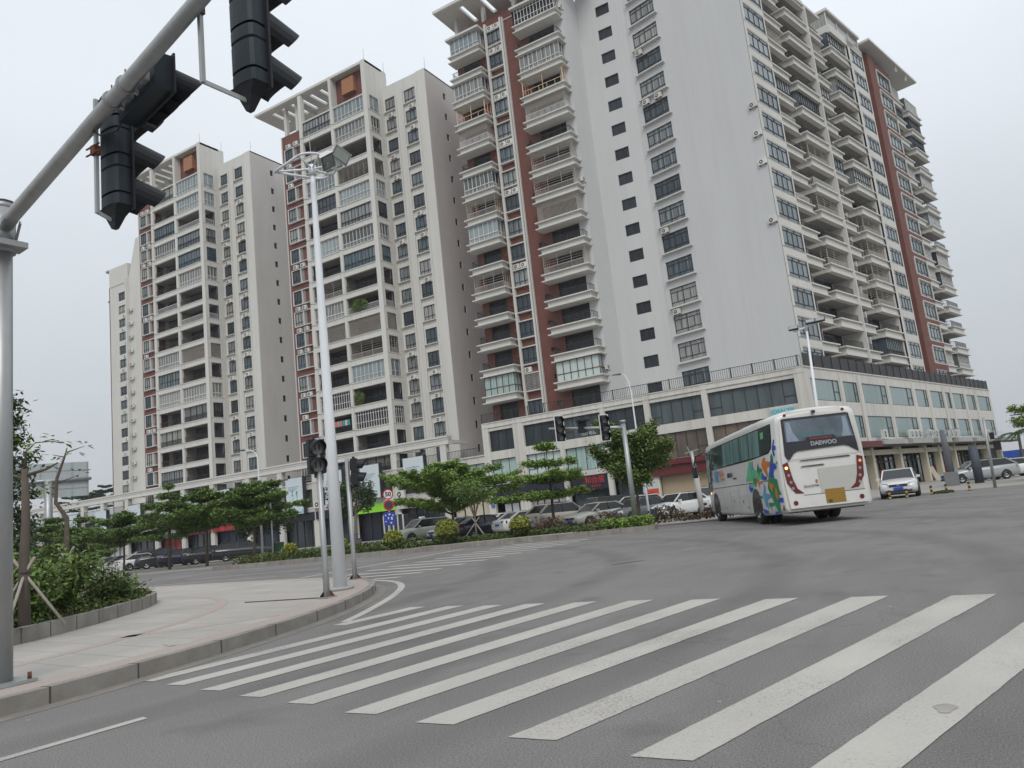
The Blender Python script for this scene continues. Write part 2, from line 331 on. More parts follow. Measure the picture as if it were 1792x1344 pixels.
def paving():
    m = bpy.data.materials.new('granite_paving'); m.use_nodes = True; t = m.node_tree; b = t.nodes['Principled BSDF']; n = t.nodes.new; l = t.links.new
    tc = n('ShaderNodeTexCoord'); mp = n('ShaderNodeMapping'); mp.inputs['Rotation'].default_value = (0, 0, R(8)); l(tc.outputs['Object'], mp.inputs[0])
    bk = n('ShaderNodeTexBrick'); l(mp.outputs[0], bk.inputs['Vector']); bk.inputs['Scale'].default_value = 1.0; bk.inputs['Mortar Size'].default_value = .007; bk.inputs['Brick Width'].default_value = 1.0; bk.inputs['Row Height'].default_value = .5
    bk.inputs['Color1'].default_value = (.345, .325, .298, 1); bk.inputs['Color2'].default_value = (.385, .365, .335, 1); bk.inputs['Mortar'].default_value = (.21, .195, .18, 1)
    ns = n('ShaderNodeTexNoise'); ns.inputs['Scale'].default_value = .8; ns.inputs['Detail'].default_value = 6; l(tc.outputs['Object'], ns.inputs['Vector'])
    mr = n('ShaderNodeMapRange'); mr.inputs['To Min'].default_value = .82; mr.inputs['To Max'].default_value = 1.18; l(ns.outputs[0], mr.inputs[0])
    g = n('ShaderNodeTexNoise'); g.inputs['Scale'].default_value = 60; l(tc.outputs['Object'], g.inputs['Vector'])
    mg = n('ShaderNodeMapRange'); mg.inputs['To Min'].default_value = .8; mg.inputs['To Max'].default_value = 1.2; l(g.outputs[0], mg.inputs[0])
    mm = n('ShaderNodeMath'); mm.operation = 'MULTIPLY'; l(mr.outputs[0], mm.inputs[0]); l(mg.outputs[0], mm.inputs[1])
    v = n('ShaderNodeVectorMath'); v.operation = 'SCALE'; l(bk.outputs[0], v.inputs[0]); l(mm.outputs[0], v.inputs['Scale']); l(v.outputs[0], b.inputs['Base Color']); b.inputs['Roughness'].default_value = .8
    return m
PAVE = paving()
PINK = mat('pink_granite', (.365, .305, .275), .8, var=.1, scale=30)
KERB = mat('kerb_granite', (.30, .285, .26), .85, col2=(.19, .17, .15), scale=2.2, bump=.2, bscale=60)
KERBD = mat('kerb_joint', (.07, .065, .06), .9, var=0)
GUT = mat('gutter_concrete', (.20, .185, .165), .85, var=.15, scale=3)
LOT = mat('lot_concrete', (.29, .27, .245), .85, var=.15, scale=.5)
SOIL = mat('soil', (.09, .07, .05), .95, var=.3, scale=6)
b = MB(); b.poly([(-480, -480, 0), (480, -480, 0), (480, 480, 0), (-480, 480, 0)], ASPH); struct('road', b)
# near pavement with rounded corner
kerbline = [(-7.05, -30), (-7.05, -6), (-7.18, 1.0), (-7.34, 3.9), (-7.55, 5.0), (-7.82, 6.2), (-8.30, 7.74), (-8.95, 9.25), (-9.80, 10.75), (-10.6, 11.9), (-11.4, 12.8), (-12.5, 13.75), (-14.0, 14.6), (-16.4, 15.3), (-20, 15.9), (-25.6, 16.5), (-60, 18.5), (-160, 24)]
def smooth(pts, it=2):
    for _ in range(it):
        o = [pts[0]]
        for a, c in zip(pts, pts[1:]): o += [(a[0] * .75 + c[0] * .25, a[1] * .75 + c[1] * .25), (a[0] * .25 + c[0] * .75, a[1] * .25 + c[1] * .75)]
        pts = o + [pts[-1]]
    return pts
def offset(pts, d):
    o = []
    for i, p in enumerate(pts):
        a = Vector(pts[max(0, i - 1)]); c = Vector(pts[min(len(pts) - 1, i + 1)]); t = (c - a).normalized(); o.append((p[0] - t.y * d, p[1] + t.x * d))
    return o
def dens(pts, step):
    o = [pts[0]]
    for a, c in zip(pts, pts[1:]):
        a, c = Vector(a), Vector(c); n = max(1, int((c - a).length / step))
        for i in range(1, n + 1): o.append(tuple(a.lerp(c, i / n)))
    return o
kl = smooth(kerbline, 2)
b = MB(); b.poly([(p[0], p[1], .146) for p in offset(kl, .12)] + [(-160, -30, .146)], PAVE); struct('pavement', b)
def strip(name, pts, d0, d1, z0, z1, m, joint=None, jm=None, jz=.002):
    """band between two offsets with side faces; joints as dark thin lines"""
    b = MB(); a = offset(pts, d0); c = offset(pts, d1)
    for i in range(len(pts) - 1):
        b.poly([(a[i][0], a[i][1], z1), (a[i + 1][0], a[i + 1][1], z1), (c[i + 1][0], c[i + 1][1], z1), (c[i][0], c[i][1], z1)], m)
        for q in (a, c):
            b.poly([(q[i][0], q[i][1], z0), (q[i + 1][0], q[i + 1][1], z0), (q[i + 1][0], q[i + 1][1], z1), (q[i][0], q[i][1], z1)], m)
    for q, w_ in ((0, 1), (-1, -1)):
        b.poly([(a[q][0], a[q][1], z0), (c[q][0], c[q][1], z0), (c[q][0], c[q][1], z1), (a[q][0], a[q][1], z1)], m)
    if joint:
        acc = 0
        for i in range(1, len(pts) - 1):
            seg = (Vector(pts[i]) - Vector(pts[i - 1])).length; acc += seg
            if acc >= joint:
                acc = 0; t = (Vector(pts[i + 1]) - Vector(pts[i - 1])).normalized(); e_ = .008; s_ = .004 * (1 if d0 < d1 else -1)
                aa = offset(pts, d0 - s_)[i]; cc = offset(pts, d1 + s_)[i]
                p = [(aa[0] - t.x * e_, aa[1] - t.y * e_), (aa[0] + t.x * e_, aa[1] + t.y * e_), (cc[0] + t.x * e_, cc[1] + t.y * e_), (cc[0] - t.x * e_, cc[1] - t.y * e_)]
                b.hexa([(x, y, z0) for x, y in p] + [(x, y, z1 + jz) for x, y in p], jm)
    return b
kd = dens(kl, .25)
o = strip('kerb', kd, 0, .12, 0, .15, KERB, .95, KERBD).build('kerb'); o['kind'] = 'structure'
o = strip('gutter', kl, -.22, 0, 0, .006, GUT).build('gutter'); o['kind'] = 'structure'
o = strip('pink_paving_band', kl, .13, .50, .14, .151, PINK).build('pavement_border'); o['kind'] = 'structure'
# pink ribbons curving over the pavement
for nm, pts, w_ in (('pavement_ribbon', [(-9.2, 2.6), (-9.3, 4.2), (-9.9, 6.2), (-11.2, 8.6), (-13.2, 10.6), (-15.5, 11.8), (-19, 12.2), (-24, 12.6)], .2),
                   ('pavement_ribbon', [(-10.3, 6.3), (-9.6, 6.9), (-9.05, 7.8), (-8.9, 8.3)], .25)):
    o = strip(nm, smooth(pts, 2), 0, w_, .14, .150, PINK).build(nm); o['kind'] = 'structure'
# crosswalk near
def quadmark(name, pts, z=.004): 
    b = MB(); o = []; rr = random.Random(int(pts[0][0] * 97 + pts[0][1] * 13))
    for i, p in enumerate(pts):
        q = Vector(pts[(i + 1) % len(pts)]); p = Vector(p); L_ = (q - p).length; k = max(2, int(L_ / .09)) if L_ > .1 else 1; nn = Vector((-(q - p).y, (q - p).x)).normalized() if L_ > 0 else Vector((0, 0))
        for j in range(k): o.append(p.lerp(q, j / k) + nn * rr.gauss(0, .0018))
    b.poly([(v.x, v.y, z) for v in o], PAINT); return struct(name, b)
nl = [(-7.9 + .05, 7.9)] + [(-7.39, 4.78), (-6.80, 4.67), (-6.12, 4.53), (-5.44, 4.38), (-4.75, 4.25), (-4.0, 4.08), (-3.28, 3.95), (-2.49, 3.78), (-1.69, 3.61), (-.90, 3.45), (-.1, 3.3), (.7, 3.1)]
fr = [(-7.45, 9.44), (-6.71, 9.39), (-5.98, 9.28), (-5.29, 9.27), (-4.51, 9.24), (-3.71, 9.18), (-2.84, 9.05), (-1.93, 8.86), (-1.03, 8.78), (-.10, 8.63), (.8, 8.5), (1.7, 8.35), (2.6, 8.2)]
for i, (a, c) in enumerate(zip(nl, fr)):
    wn = .235 + .009 * i; wf = .30 + .008 * i
    if i == 0: wn = .26
    quadmark('crosswalk_stripe', [a, (a[0] + wn, a[1]), c, (c[0] - wf, c[1])])
quadmark('lane_line', [(-5.86, 1.2), (-5.76, 1.2), (-5.64, 3.72), (-5.74, 3.74)])
quadmark('lane_line', [(-5.9, -4), (-5.8, -4), (-5.8, -1.2), (-5.9, -1.2)])
# curved white line round the corner
cl = smooth([(-7.95, 8.15), (-8.45, 9.15), (-9.35, 10.75), (-10.3, 12.2), (-11.1, 13.2), (-12.0, 14.05), (-12.9, 14.6), (-13.6, 14.85)], 2)
o = strip('corner_line', cl, -.14, 0, 0, .005, PAINT).build('corner_line'); o['kind'] = 'structure'
# far crosswalk over the side street
far = [(15.19, 15.23, -13.6, -12.77), (16.06, 16.29, -15.2, -12.88), (17.25, 17.15, -16.5, -12.92), (18.55, 18.3, -16.8, -12.95), (19.75, 19.4, -16.9, -12.9), (20.95, 20.6, -16.8, -13.05), (22.15, 21.7, -16.9, -13.1), (23.35, 22.8, -16.95, -13.1), (24.55, 23.85, -16.9, -13.1), (25.75, 24.9, -16.9, -13.1), (26.9, 26.0, -17.1, -13.15), (28.0, 27.1, -17.3, -13.3)]
for ya, yb, xa, xb in far: quadmark('crosswalk_stripe', [(xa, ya - .17), (xb, yb - .17), (xb, yb + .17), (xa, ya + .17)])
quadmark('stop_line', [(-18.7, 17.5), (-18.45, 17.5), (-19.7, 28.2), (-19.95, 28.2)])
for x0, x1, y in ((-30, -21.5, 19.2), (-60, -36, 19.6), (-30, -22, 21.7), (-48, -38, 21.9), (-34, -21.5, 26.1), (-60, -44, 26.6), (-40, -33, 24.2)):
    quadmark('lane_line', [(x0, y), (x1, y - .1), (x1, y + .02), (x0, y + .12)])
# far kerb, planting strip and lot
fk = smooth([(-37.0, 29.6), (-36.9, 28.2), (-35.5, 27.7), (-31.3, 27.9), (-25, 28.45), (-21.5, 28.95), (-18.3, 29.3), (-14.4, 29.5), (-12.6, 29.75), (-11.9, 30.4), (-12.0, 31.4), (-13, 32.0)], 1)
fkd = dens(fk, .4)
o = strip('kerb', fkd, 0, .15, 0, .22, KERB, 1.2, KERBD).build('kerb'); o['kind'] = 'structure'
flatpoly('planting_bed', [tuple(p) for p in offset(fk, .14)] + [(-21, 34.2), (-37, 32.5)], .17, SOIL)
flatpoly('bare_strip', [(-24.0, 28.8), (-18.3, 29.5), (-14.6, 29.7), (-14.8, 31.2), (-18.3, 31.0), (-23.5, 30.2)], .2, LOT)
flatpoly('parking_lot', [(-150, 29), (-38, 31.5), (-37, 32.6), (-21, 34.3), (-13, 34.8), (-8, 39.5), (-5.4, 49.0), (-.5, 46.2), (14, 46.4), (60, 47), (60, 160), (-150, 160)], .012, LOT, .012)
# ------------------------------------------------------------------ window and balcony units (local x = width, z = height, y inward)
_wc = {}
def win(w_, h, style, fm, gm):
    key = ('w', round(w_, 2), round(h, 2), style, fm.name, gm.name)
    if key in _wc: return _wc[key]
    b = MB(); t = .055
    b.poly([(0, .06, 0), (w_, .06, 0), (w_, .06, h), (0, .06, h)], gm)
    def v(x, z0=0, z1=h, tt=t): b.box(x - tt / 2, x + tt / 2, 0, .055, z0, z1, fm)
    def hz(z, x0=0, x1=w_, tt=t): b.box(x0, x1, .002, .05, z - tt / 2, z + tt / 2, fm)
    v(t / 2); v(w_ - t / 2); hz(t / 2); hz(h - t / 2)
    if style == 'cas':
        v(w_ * .36); v(w_ * .68); hz(h * .27)
    elif style == 'cas2':
        v(w_ * .5); hz(h * .25); hz(h * .8)
    elif style == 'T4':
        for i in (1, 2, 3): v(w_ * i / 4, h * .18, h * .8)
        hz(h * .18); hz(h * .8); v(w_ * .3, h * .8, h); v(w_ * .62, h * .8, h); v(w_ * .5, 0, h * .18)
    elif style == 'big':
        v(w_ * .47, tt=.07); hz(h * .78); hz(h * .22); v(w_ * .24, h * .22, h * .78); v(w_ * .73, h * .22, h * .78)
    elif style == 'slide': v(w_ * .5)
    elif style == 'shop5':
        n = max(2, round(w_ / 1.15))
        for i in range(1, n): v(w_ * i / n, tt=.045)
        hz(h * .35, 0, w_ / n); hz(h * .35, w_ - w_ / n, w_)
    elif style == 'side': v(w_ * .80, tt=.07); hz(h * .45, w_ * .80, w_)
    elif style == 'door':
        n = max(2, round(w_ / .9))
        for i in range(1, n): v(w_ * i / n)
        hz(h * .78)
    p = proto(b, 'window_unit'); _wc[key] = p; return p
def rail(b, w_, z0, z1, m, x0=0, y=0, step=.13, t=.025):
    b.box(x0, x0 + w_, y, y + .04, z1 - .05, z1, m); b.box(x0, x0 + w_, y + .005, y + .03, z0, z0 + .035, m)
    n = max(1, int(w_ / step))
    for i in range(n + 1):
        x = x0 + w_ * i / n; b.box(x - t / 2, x + t / 2, y + .006, y + .03, z0 + .03, z1 - .04, m)
def infill(w_, h, ty, seed=0):
    """what fills a balcony opening: railing, glazing or grille"""
    key = ('i', round(w_, 2), round(h, 2), ty, seed)
    if key in _wc: return _wc[key]
    rr = random.Random(hash((ty, seed)) % 999 + seed); b = MB()
    if ty == 'open': rail(b, w_, 0, min(.85, h * .42), RAILM, step=.16)
    elif ty == 'openw': rail(b, w_, 0, min(.85, h * .42), FWHITE, step=.16)
    elif ty in ('glaz', 'dglaz', 'wglaz', 'rglaz', 'tglaz'):
        fm = {'glaz': FWHITE, 'dglaz': FDARK, 'wglaz': FWHITE, 'rglaz': FRED, 'tglaz': FTEAL}[ty]
        gm = {'glaz': GGLASS, 'dglaz': WGLASS, 'wglaz': SGLASS, 'rglaz': TGLASS, 'tglaz': WGLASS}[ty]
        b.poly([(0, .06, 0), (w_, .06, 0), (w_, .06, h), (0, .06, h)], gm)
        n = max(2, round(w_ / rr.choice((.7, .85, .6)))); lo = h * rr.choice((.3, .36, .42))
        t = .06
        for i in range(n + 1):
            x = w_ * i / n; b.box(max(0, x - t / 2), min(w_, x + t / 2), 0, .055, 0, h, fm)
        for z in (0, lo, h - t): b.box(0, w_, .002, .05, z, z + t, fm)
        if rr.random() < .5: rail(b, w_, 0, lo, fm, y=-.06, step=.2)
    elif ty == 'bars':
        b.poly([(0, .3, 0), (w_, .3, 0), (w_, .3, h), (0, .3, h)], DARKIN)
        n = int(w_ / .4)
        for i in range(n + 1): x = w_ * i / n; b.box(x - .03, x + .03, 0, .05, 0, h, FWHITE)
        for z in (0, h * .35, h * .8, h - .05): b.box(0, w_, .005, .045, z, z + .05, FWHITE)
    elif ty in ('grille', 'grillef', 'hgrille'):
        gm2 = RAILG if ty != 'hgrille' else RAILG
        nh = int(h / .16); nv = int(w_ / (.14 if ty != 'hgrille' else .9))
        for i in range(nv + 1): x = w_ * i / nv; b.box(x - .013, x + .013, 0, .02, 0, h, gm2)
        for j in range(nh + 1): z = h * j / nh; b.box(0, w_, .004, .018, z - .012, z + .012, gm2)
        if ty == 'grillef': rail(b, w_, 0, h * .38, FWHITE, y=-.05, step=.12)
    elif ty == 'curtain':
        b.poly([(0, .12, 0), (w_, .12, 0), (w_, .12, h), (0, .12, h)], GGLASS); rail(b, w_, 0, h * .38, RAILM)
        for i in range(1, 4): b.box(w_ * i / 4 - .03, w_ * i / 4 + .03, .04, .1, 0, h, FDARK)
    elif ty == 'cage':
        rail(b, w_, 0, .8, RAILO, step=.9, t=.05)
        for i in range(3): b.box(w_ * i / 2 - .035, w_ * i / 2 + .035, 0, .07, 0, h, RAILO)
        b.box(0, w_, .01, .06, h - .06, h, RAILO)
    elif ty == 'cageg':
        rail(b, w_, 0, .75, RAILG, step=.13)
        for i in range(6): z = .75 + (h - .75) * i / 5; b.box(0, w_, .006, .03, z - .012, z + .012, RAILG)
        for i in range(4): b.box(w_ * i / 3 - .02, w_ * i / 3 + .02, 0, .03, 0, h, RAILG)
    p = proto(b, 'balcony_unit'); _wc[key] = p; return p
def ac_proto():
    b = MB(); b.box(0, .82, 0, .3, 0, .56, ACM); c = (.3, -.012, .28)
    pts = [(c[0] + .2 * math.cos(t), c[1], c[2] + .2 * math.sin(t)) for t in [math.pi * 2 * i / 12 for i in range(12)]]
    b.prism(pts, (0, .02, 0), ACF)
    pts = [(c[0] + .09 * math.cos(t), c[1] - .006, c[2] + .07 * math.sin(t)) for t in [math.pi * 2 * i / 8 for i in range(8)]]
    b.prism(pts, (0, .01, 0), ACM)
    b.box(.03, .1, .02, .28, -.08, 0, RUST); b.box(.7, .77, .02, .28, -.08, 0, RUST)
    return proto(b, 'air_conditioner')
AC = ac_proto(); NAC = 0
ORD = ['ground', 'first', 'second', 'third', 'fourth', 'fifth', 'sixth', 'seventh', 'eighth', 'ninth', 'tenth', 'eleventh', 'twelfth', 'thirteenth', 'fourteenth', 'fifteenth', 'sixteenth', 'seventeenth']
def ac(M, where, grp='air conditioners on the tower facades'):
    o = inst(AC, 'air_conditioner', None, M=M); tag(o, 'white air conditioner ' + where, 'air conditioner', grp); return o
def put(src, name, parent, T, x, y, z):
    return inst(src, name, parent, M=T @ Matrix.Translation((x, y, z)))
FR = lambda o, u: frame(o, u)
# ------------------------------------------------------------------ middle and left towers (same design)
def mid_tower(DX, DY, label, rightinf, midinf, acname, seed):
    rd = random.Random(seed)
    T0 = thing('apartment_tower', label, 'building', (-66 + DX, 76 + DY, 0), 0, 'apartment towers behind the shops')
    off = Matrix.Translation((66, -76, 0)); offW = off; off = off @ Matrix.Translation((-.85, 1.0, .1)); X0, X1, X2, XR, XE = -76.45, -72.1, -59.54, -53.14, -66.0
    ks = range(-2, 15)
    # front frame
    b = MB(); b.M = off @ FR((0, 72.3, 0), (1, 0, 0)); holes = []
    for k in ks:
        z = 13.87 + 3 * k
        holes += [(-65.7, -60.25, z, z + 2.2), (-71.5, -66.25, z, z + 2.2)]
    b.wall(X1, X2, 6, 58.25, holes, WHITE, .3)
    b.M = off
    for k in ks:   # string lines over each band, floor slabs
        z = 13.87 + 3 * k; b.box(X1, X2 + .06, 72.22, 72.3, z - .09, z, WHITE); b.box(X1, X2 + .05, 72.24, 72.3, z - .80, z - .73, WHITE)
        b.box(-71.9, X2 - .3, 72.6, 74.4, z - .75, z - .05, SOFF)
    b.box(-66.2, -65.75, 72.22, 72.3, 6, 62.9, WHITE); b.box(-72.1, -71.55, 72.22, 72.3, 6, 62.4, WHITE); b.box(-60.2, X2 + .05, 72.20, 72.3, 6, 62.95, WHITE)
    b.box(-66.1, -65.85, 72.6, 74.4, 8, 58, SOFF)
    b.build('front_frame', T0)
    # side of the projecting bay (faces right)
    b = MB(); b.M = off @ FR((X2, 72.3, 0), (0, 1, 0)); b.wall(0, 3.4, 6, 62.95, [(.5, 2.2, 13.87 + 3 * k, 16.07 + 3 * k) for k in ks], WHITE, .25)
    for k in ks: b.box(0, 2.5, -.05, 0, 13.79 + 3 * k, 13.87 + 3 * k, WHITE)
    b.build('bay_side', T0)
    # core behind the balconies
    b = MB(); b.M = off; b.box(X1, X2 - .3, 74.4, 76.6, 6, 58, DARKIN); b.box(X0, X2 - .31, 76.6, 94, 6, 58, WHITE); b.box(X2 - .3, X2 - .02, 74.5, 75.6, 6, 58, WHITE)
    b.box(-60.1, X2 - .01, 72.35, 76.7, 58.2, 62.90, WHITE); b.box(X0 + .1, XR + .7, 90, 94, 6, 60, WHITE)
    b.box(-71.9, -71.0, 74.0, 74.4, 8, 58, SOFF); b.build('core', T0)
    # set back wall with two window columns
    b = MB(); b.M = offW @ FR((0, 76.7, 0), (1, 0, 0)); h = []
    for k in ks:
        z = 14.55 + 3 * k; h += [(-60.3 + .95, -58.3, z, z + 1.9), (-56.85, -55.05, z + .03, z + 1.93)]
    h = [(-60.15, -58.42, 14.55 + 3 * k, 16.45 + 3 * k) for k in ks if k > -99] + [(-56.85, -55.05, 14.58 + 3 * k, 16.48 + 3 * k) for k in ks]
    b.wall(X2 - .85, XR, 6, 60.3, h, WHITE, .18); b.M = offW
    b.box(-58.32, -58.1, 76.5, 76.7, 6, 58.6, WHITE); b.box(-57.25, -57.0, 76.5, 76.7, 6, 58.9, WHITE); b.box(-54.85, -54.6, 76.5, 76.7, 6, 59.1, WHITE); b.box(-54.6, XR + .001, 76.58, 76.7, 6, 60.3, WHITE)
    for k in ks:
        for xa, xb in ((-60.3, -58.35), (-56.95, -54.9)): b.box(xa, xb, 76.4, 76.7, 14.4 + 3 * k, 14.5 + 3 * k, WHITE)
    b.box(X2 - .8, XR, 76.72, 95, 60.1, 60.3, CONC); b.build('setback_wall', T0)
    b = MB(); b.M = offW @ FR((XR, 76.7, 0), (0, 1, 0)); b.wall(0, 18.3, 6, 60.3, [(3.78, 4.36, 15.5 + 3 * k, 16.45 + 3 * k) for k in ks] + [(11.5, 12.1, 15.5 + 3 * k, 16.45 + 3 * k) for k in ks], GREYW, .2)
    b.build('side_wall', T0)
    sw = win(.58, .95, 'slide', FDARK, DGLASS); Ts = offW @ FR((XR, 76.7, 0), (0, 1, 0))
    for k in ks: put(sw, 'side_window', T0, Ts, 3.78, .12, 15.5 + 3 * k)
    wa = win(1.73, 1.9, 'cas', FDARK, WGLASS); wb = win(1.8, 1.9, 'cas', FDARK, WGLASS); Tw = offW @ FR((0, 76.7, 0), (1, 0, 0))
    for k in ks:
        put(wa, 'window', T0, Tw, -60.15, .1, 14.55 + 3 * k); put(wb, 'window', T0, Tw, -56.85, .1, 14.58 + 3 * k)
    # red bay
    b = MB(); b.M = off; b.box(X0, X1, 73.0, 76.6, 6, 57.9, REDW); b.box(X0 - .02, X0 + .12, 72.9, 73.02, 6, 57.9, WHITE)
    b.build('red_bay', T0)
    fb = MB(); fb.box(.25, 3.5, -.32, 0, 0, .09, FWHITE); fb.box(.25, 3.5, -.32, 0, 2.0, 2.09, FWHITE); fb.box(.25, .35, -.32, 0, .09, 2.0, FWHITE); fb.box(3.40, 3.5, -.32, 0, .09, 2.0, FWHITE); fb.box(1.95, 2.05, -.32, 0, .09, 2.0, FWHITE)
    fb.box(2.05, 2.45, -.1, -.001, .09, 2.0, SOFF); fb.box(.35, 1.95, -.1, -.001, .09, 2.0, SOFF)
    fp = proto(fb, 'window_surround'); wr = win(1.6, 1.91, 'cas', FDARK, WGLASS); Tr = off @ FR((0, 73.0, 0), (1, 0, 0))
    for k in range(-2, 14):
        z = 14.5 + 3 * k; s_ = put(fp, 'window_surround', T0, Tr, -76.0, 0, z)
        inst(wr, 'window', s_, M=Matrix.Translation((.35, -.2, .09)))
        n = rd.choice((0, 0, 1, 2))
        for q in range(n if k > -2 else 0):
            xx = -75.5 + 1.35 * q + rd.random() * .3
            ac(Matrix.Translation((xx + DX - .85, 73.6 + DY, z + 2.27)), 'on red bay of the %s, %s storey up, %s unit' % (acname, ORD[k + 2], ('left', 'right')[q]))
    # balconies
    for k, ty in zip(range(14, -3, -1), rightinf): put(infill(5.45, 2.2, ty, k % 3), 'balcony_front', T0, off @ FR((0, 72.3, 0), (1, 0, 0)), -65.7, .12, 13.87 + 3 * k)
    for k, ty in zip(range(14, -3, -1), midinf): put(infill(5.25, 2.2, ty, k % 3), 'balcony_front', T0, off @ FR((0, 72.3, 0), (1, 0, 0)), -71.5, .12, 13.87 + 3 * k)
    for k, ty in zip(range(14, -3, -1), rightinf): put(infill(1.7, 2.2, ty, k % 3), 'balcony_side', T0, off @ FR((X2, 72.3, 0), (0, 1, 0)), .5, .12, 13.87 + 3 * k)
    dw = win(3.2, 1.9, 'door', FDARK, DGLASS)
    for k in ks:
        put(dw, 'balcony_door', T0, off @ FR((0, 74.34, 0), (1, 0, 0)), -64.2, -.02, 13.9 + 3 * k); put(dw, 'balcony_door', T0, off @ FR((0, 74.34, 0), (1, 0, 0)), -70.3, -.02, 13.9 + 3 * k)
    # roof: red panel with ochre box, pergola slab with slots, posts
    b = MB(); b.M = off; b.box(-65.75, -60.2, 73.35, 73.5, 58.2, 62.6, REDW); b.box(-66.2, X2, 72.3, 76.6, 62.6, 62.95, WHITE)
    b.box(-66.2, -65.75, 72.3, 76.6, 58.2, 62.6, WHITE); b.build('roof_frame', T0)
    b = MB(); b.M = off; b.box(-64.2, -62.1, 72.75, 73.34, 59.7, 61.9, GOLD); b.build('ochre_box', T0)
    b = MB(); b.M = off
    b.box(-80.7, -66.21, 72.3, 73.2, 62.4, 62.75, WHITE, WHITE); b.box(-80.7, -66.21, 76.4, 78.6, 62.4, 62.75, WHITE)
    xs = -80.7; sl = [-78.0, -76.1, -74.2, -72.3, -70.4, -68.5]
    for x in sl + [None]:
        e2 = x - .3 if x else -66.21
        b.box(xs, e2, 73.2, 76.4, 62.4, 62.75, WHITE); xs = (x + .3) if x else 0
    b.box(-80.9, -66.2, 72.18, 72.3, 62.5, 62.85, WHITE)
    for x in (-75.5, -73.2, -70.0, -67.2): b.box(x - .2, x + .2, 76.8, 77.2, 58, 62.4, WHITE)
    for x in (-75.9, -73.6): b.box(x - .25, x + .25, 73.4, 73.9, 57.9, 62.4, WHITE)
    b.box(-71.9, -71.45, 72.35, 72.8, 58.2, 62.4, WHITE)
    b.build('roof_pergola', T0)
    for q, (x, y) in enumerate(((X2 - .1, 72.4), (XR + .8, 75.9), (X2 - .1, 76.4))):
        b = MB(); b.M = off; b.tube([(x, y, 60.3 if q == 1 else 62.9), (x, y, 61.9 if q == 1 else 64.5)], .018, FDARK, 5); b.build('lightning_rod', T0)
    # AC on ledges
    for k in range(-1, 15):
        for col, xa in (('left', -59.8), ('right', -56.3)):
            if rd.random() < (.62 if k < 9 else .4): ac(Matrix.Translation((xa + rd.random() * .3 + DX, 76.42 + DY, 13.52 + 3 * k)), 'below %s window column of the %s, %s storey' % (col, acname, ORD[k + 2]))
    return T0, off
# order: top storey first
mid_tower(0, 0, 'middle apartment tower with white frame, red bay and ochre box on its crown',
          ['wglaz', 'glaz', 'open', 'hgrille', 'wglaz', 'dglaz', 'glaz', 'tglaz', 'open', 'openw', 'grille', 'cageg', 'wglaz', 'open', 'bars', 'open', 'curtain'],
          ['dglaz', 'open', 'glaz', 'wglaz', 'dglaz', 'open', 'wglaz', 'open', 'cageg', 'glaz', 'grille', 'open', 'open', 'bars', 'open', 'open', 'curtain'], 'middle tower', 3)
mid_tower(-33.5, -.35, 'further apartment tower left of the middle one, with red bay and ochre box',
          ['wglaz', 'wglaz', 'openw', 'dglaz', 'tglaz', 'glaz', 'open', 'openw', 'open', 'grille', 'open', 'glaz', 'curtain', 'open', 'open', 'open', 'curtain'],
          ['curtain', 'open', 'dglaz', 'glaz', 'open', 'open', 'openw', 'open', 'open', 'glaz', 'dglaz', 'glaz', 'open', 'curtain', 'open', 'dglaz', 'open'], 'left tower', 5)
# plants hanging in two balconies of the middle tower, washing on a line
def leafball(b, c, r, n, s, m, rd, flat=1):
    for _ in range(n):
        while True:
            p = Vector((rd.uniform(-1, 1), rd.uniform(-1, 1), rd.uniform(-1, 1)))
            if p.length < 1: break
        q = Vector(c) + Vector((p.x * r[0], p.y * r[1], p.z * r[2]))
        d = Vector((rd.gauss(0, 1), rd.gauss(0, 1), rd.gauss(0, .6))).normalized(); e2 = d.cross(Vector((rd.gauss(0, 1), rd.gauss(0, 1), rd.gauss(0, 1)))).normalized()
        ss = s * rd.uniform(.6, 1.3); b.poly([q - d * ss, q - e2 * ss * .5, q + d * ss, q + e2 * ss * .5], m)
rd = random.Random(4)
for nm, k, x, lab in (('balcony_plant', 5, -63.6, 'bushy green plant spilling over an upper balcony of the middle tower'), ('balcony_plant', 1, -64.7, 'green climbing plant in a lower balcony of the middle tower')):
    b = MB(); leafball(b, (x - .8, 73.2, 14.9 + 3 * k), (1.5 if k == 5 else .9, .4, .85), 900, .1, LEAF2, rd); tag(b.build(nm), lab, 'plant', 'plants on the tower balconies')
b = MB(); xx = -69.6
for c in ((.5, .2, .18), (.45, .3, .3), (.5, .2, .18), (.05, .3, .28), (.5, .5, .5), (.05, .32, .28)):
    m = mat('cloth', c, .9, var=.1); b.box(xx - .8, xx - .42, 73.6, 73.63, 14.8, 15.55, m); xx += .45
tag(b.build('laundry'), 'pink and green laundry hung in a balcony of the middle tower', 'laundry')
# ------------------------------------------------------------------ near tower (corner block)
T1 = thing('apartment_tower', 'nearest apartment tower with plain white gable wall, red stripe and stacked balconies', 'building', (-25, 82, 0), 0, 'apartment towers behind the shops')
off = Matrix.Translation((25, -82, 0)); KS = range(-1, 15)
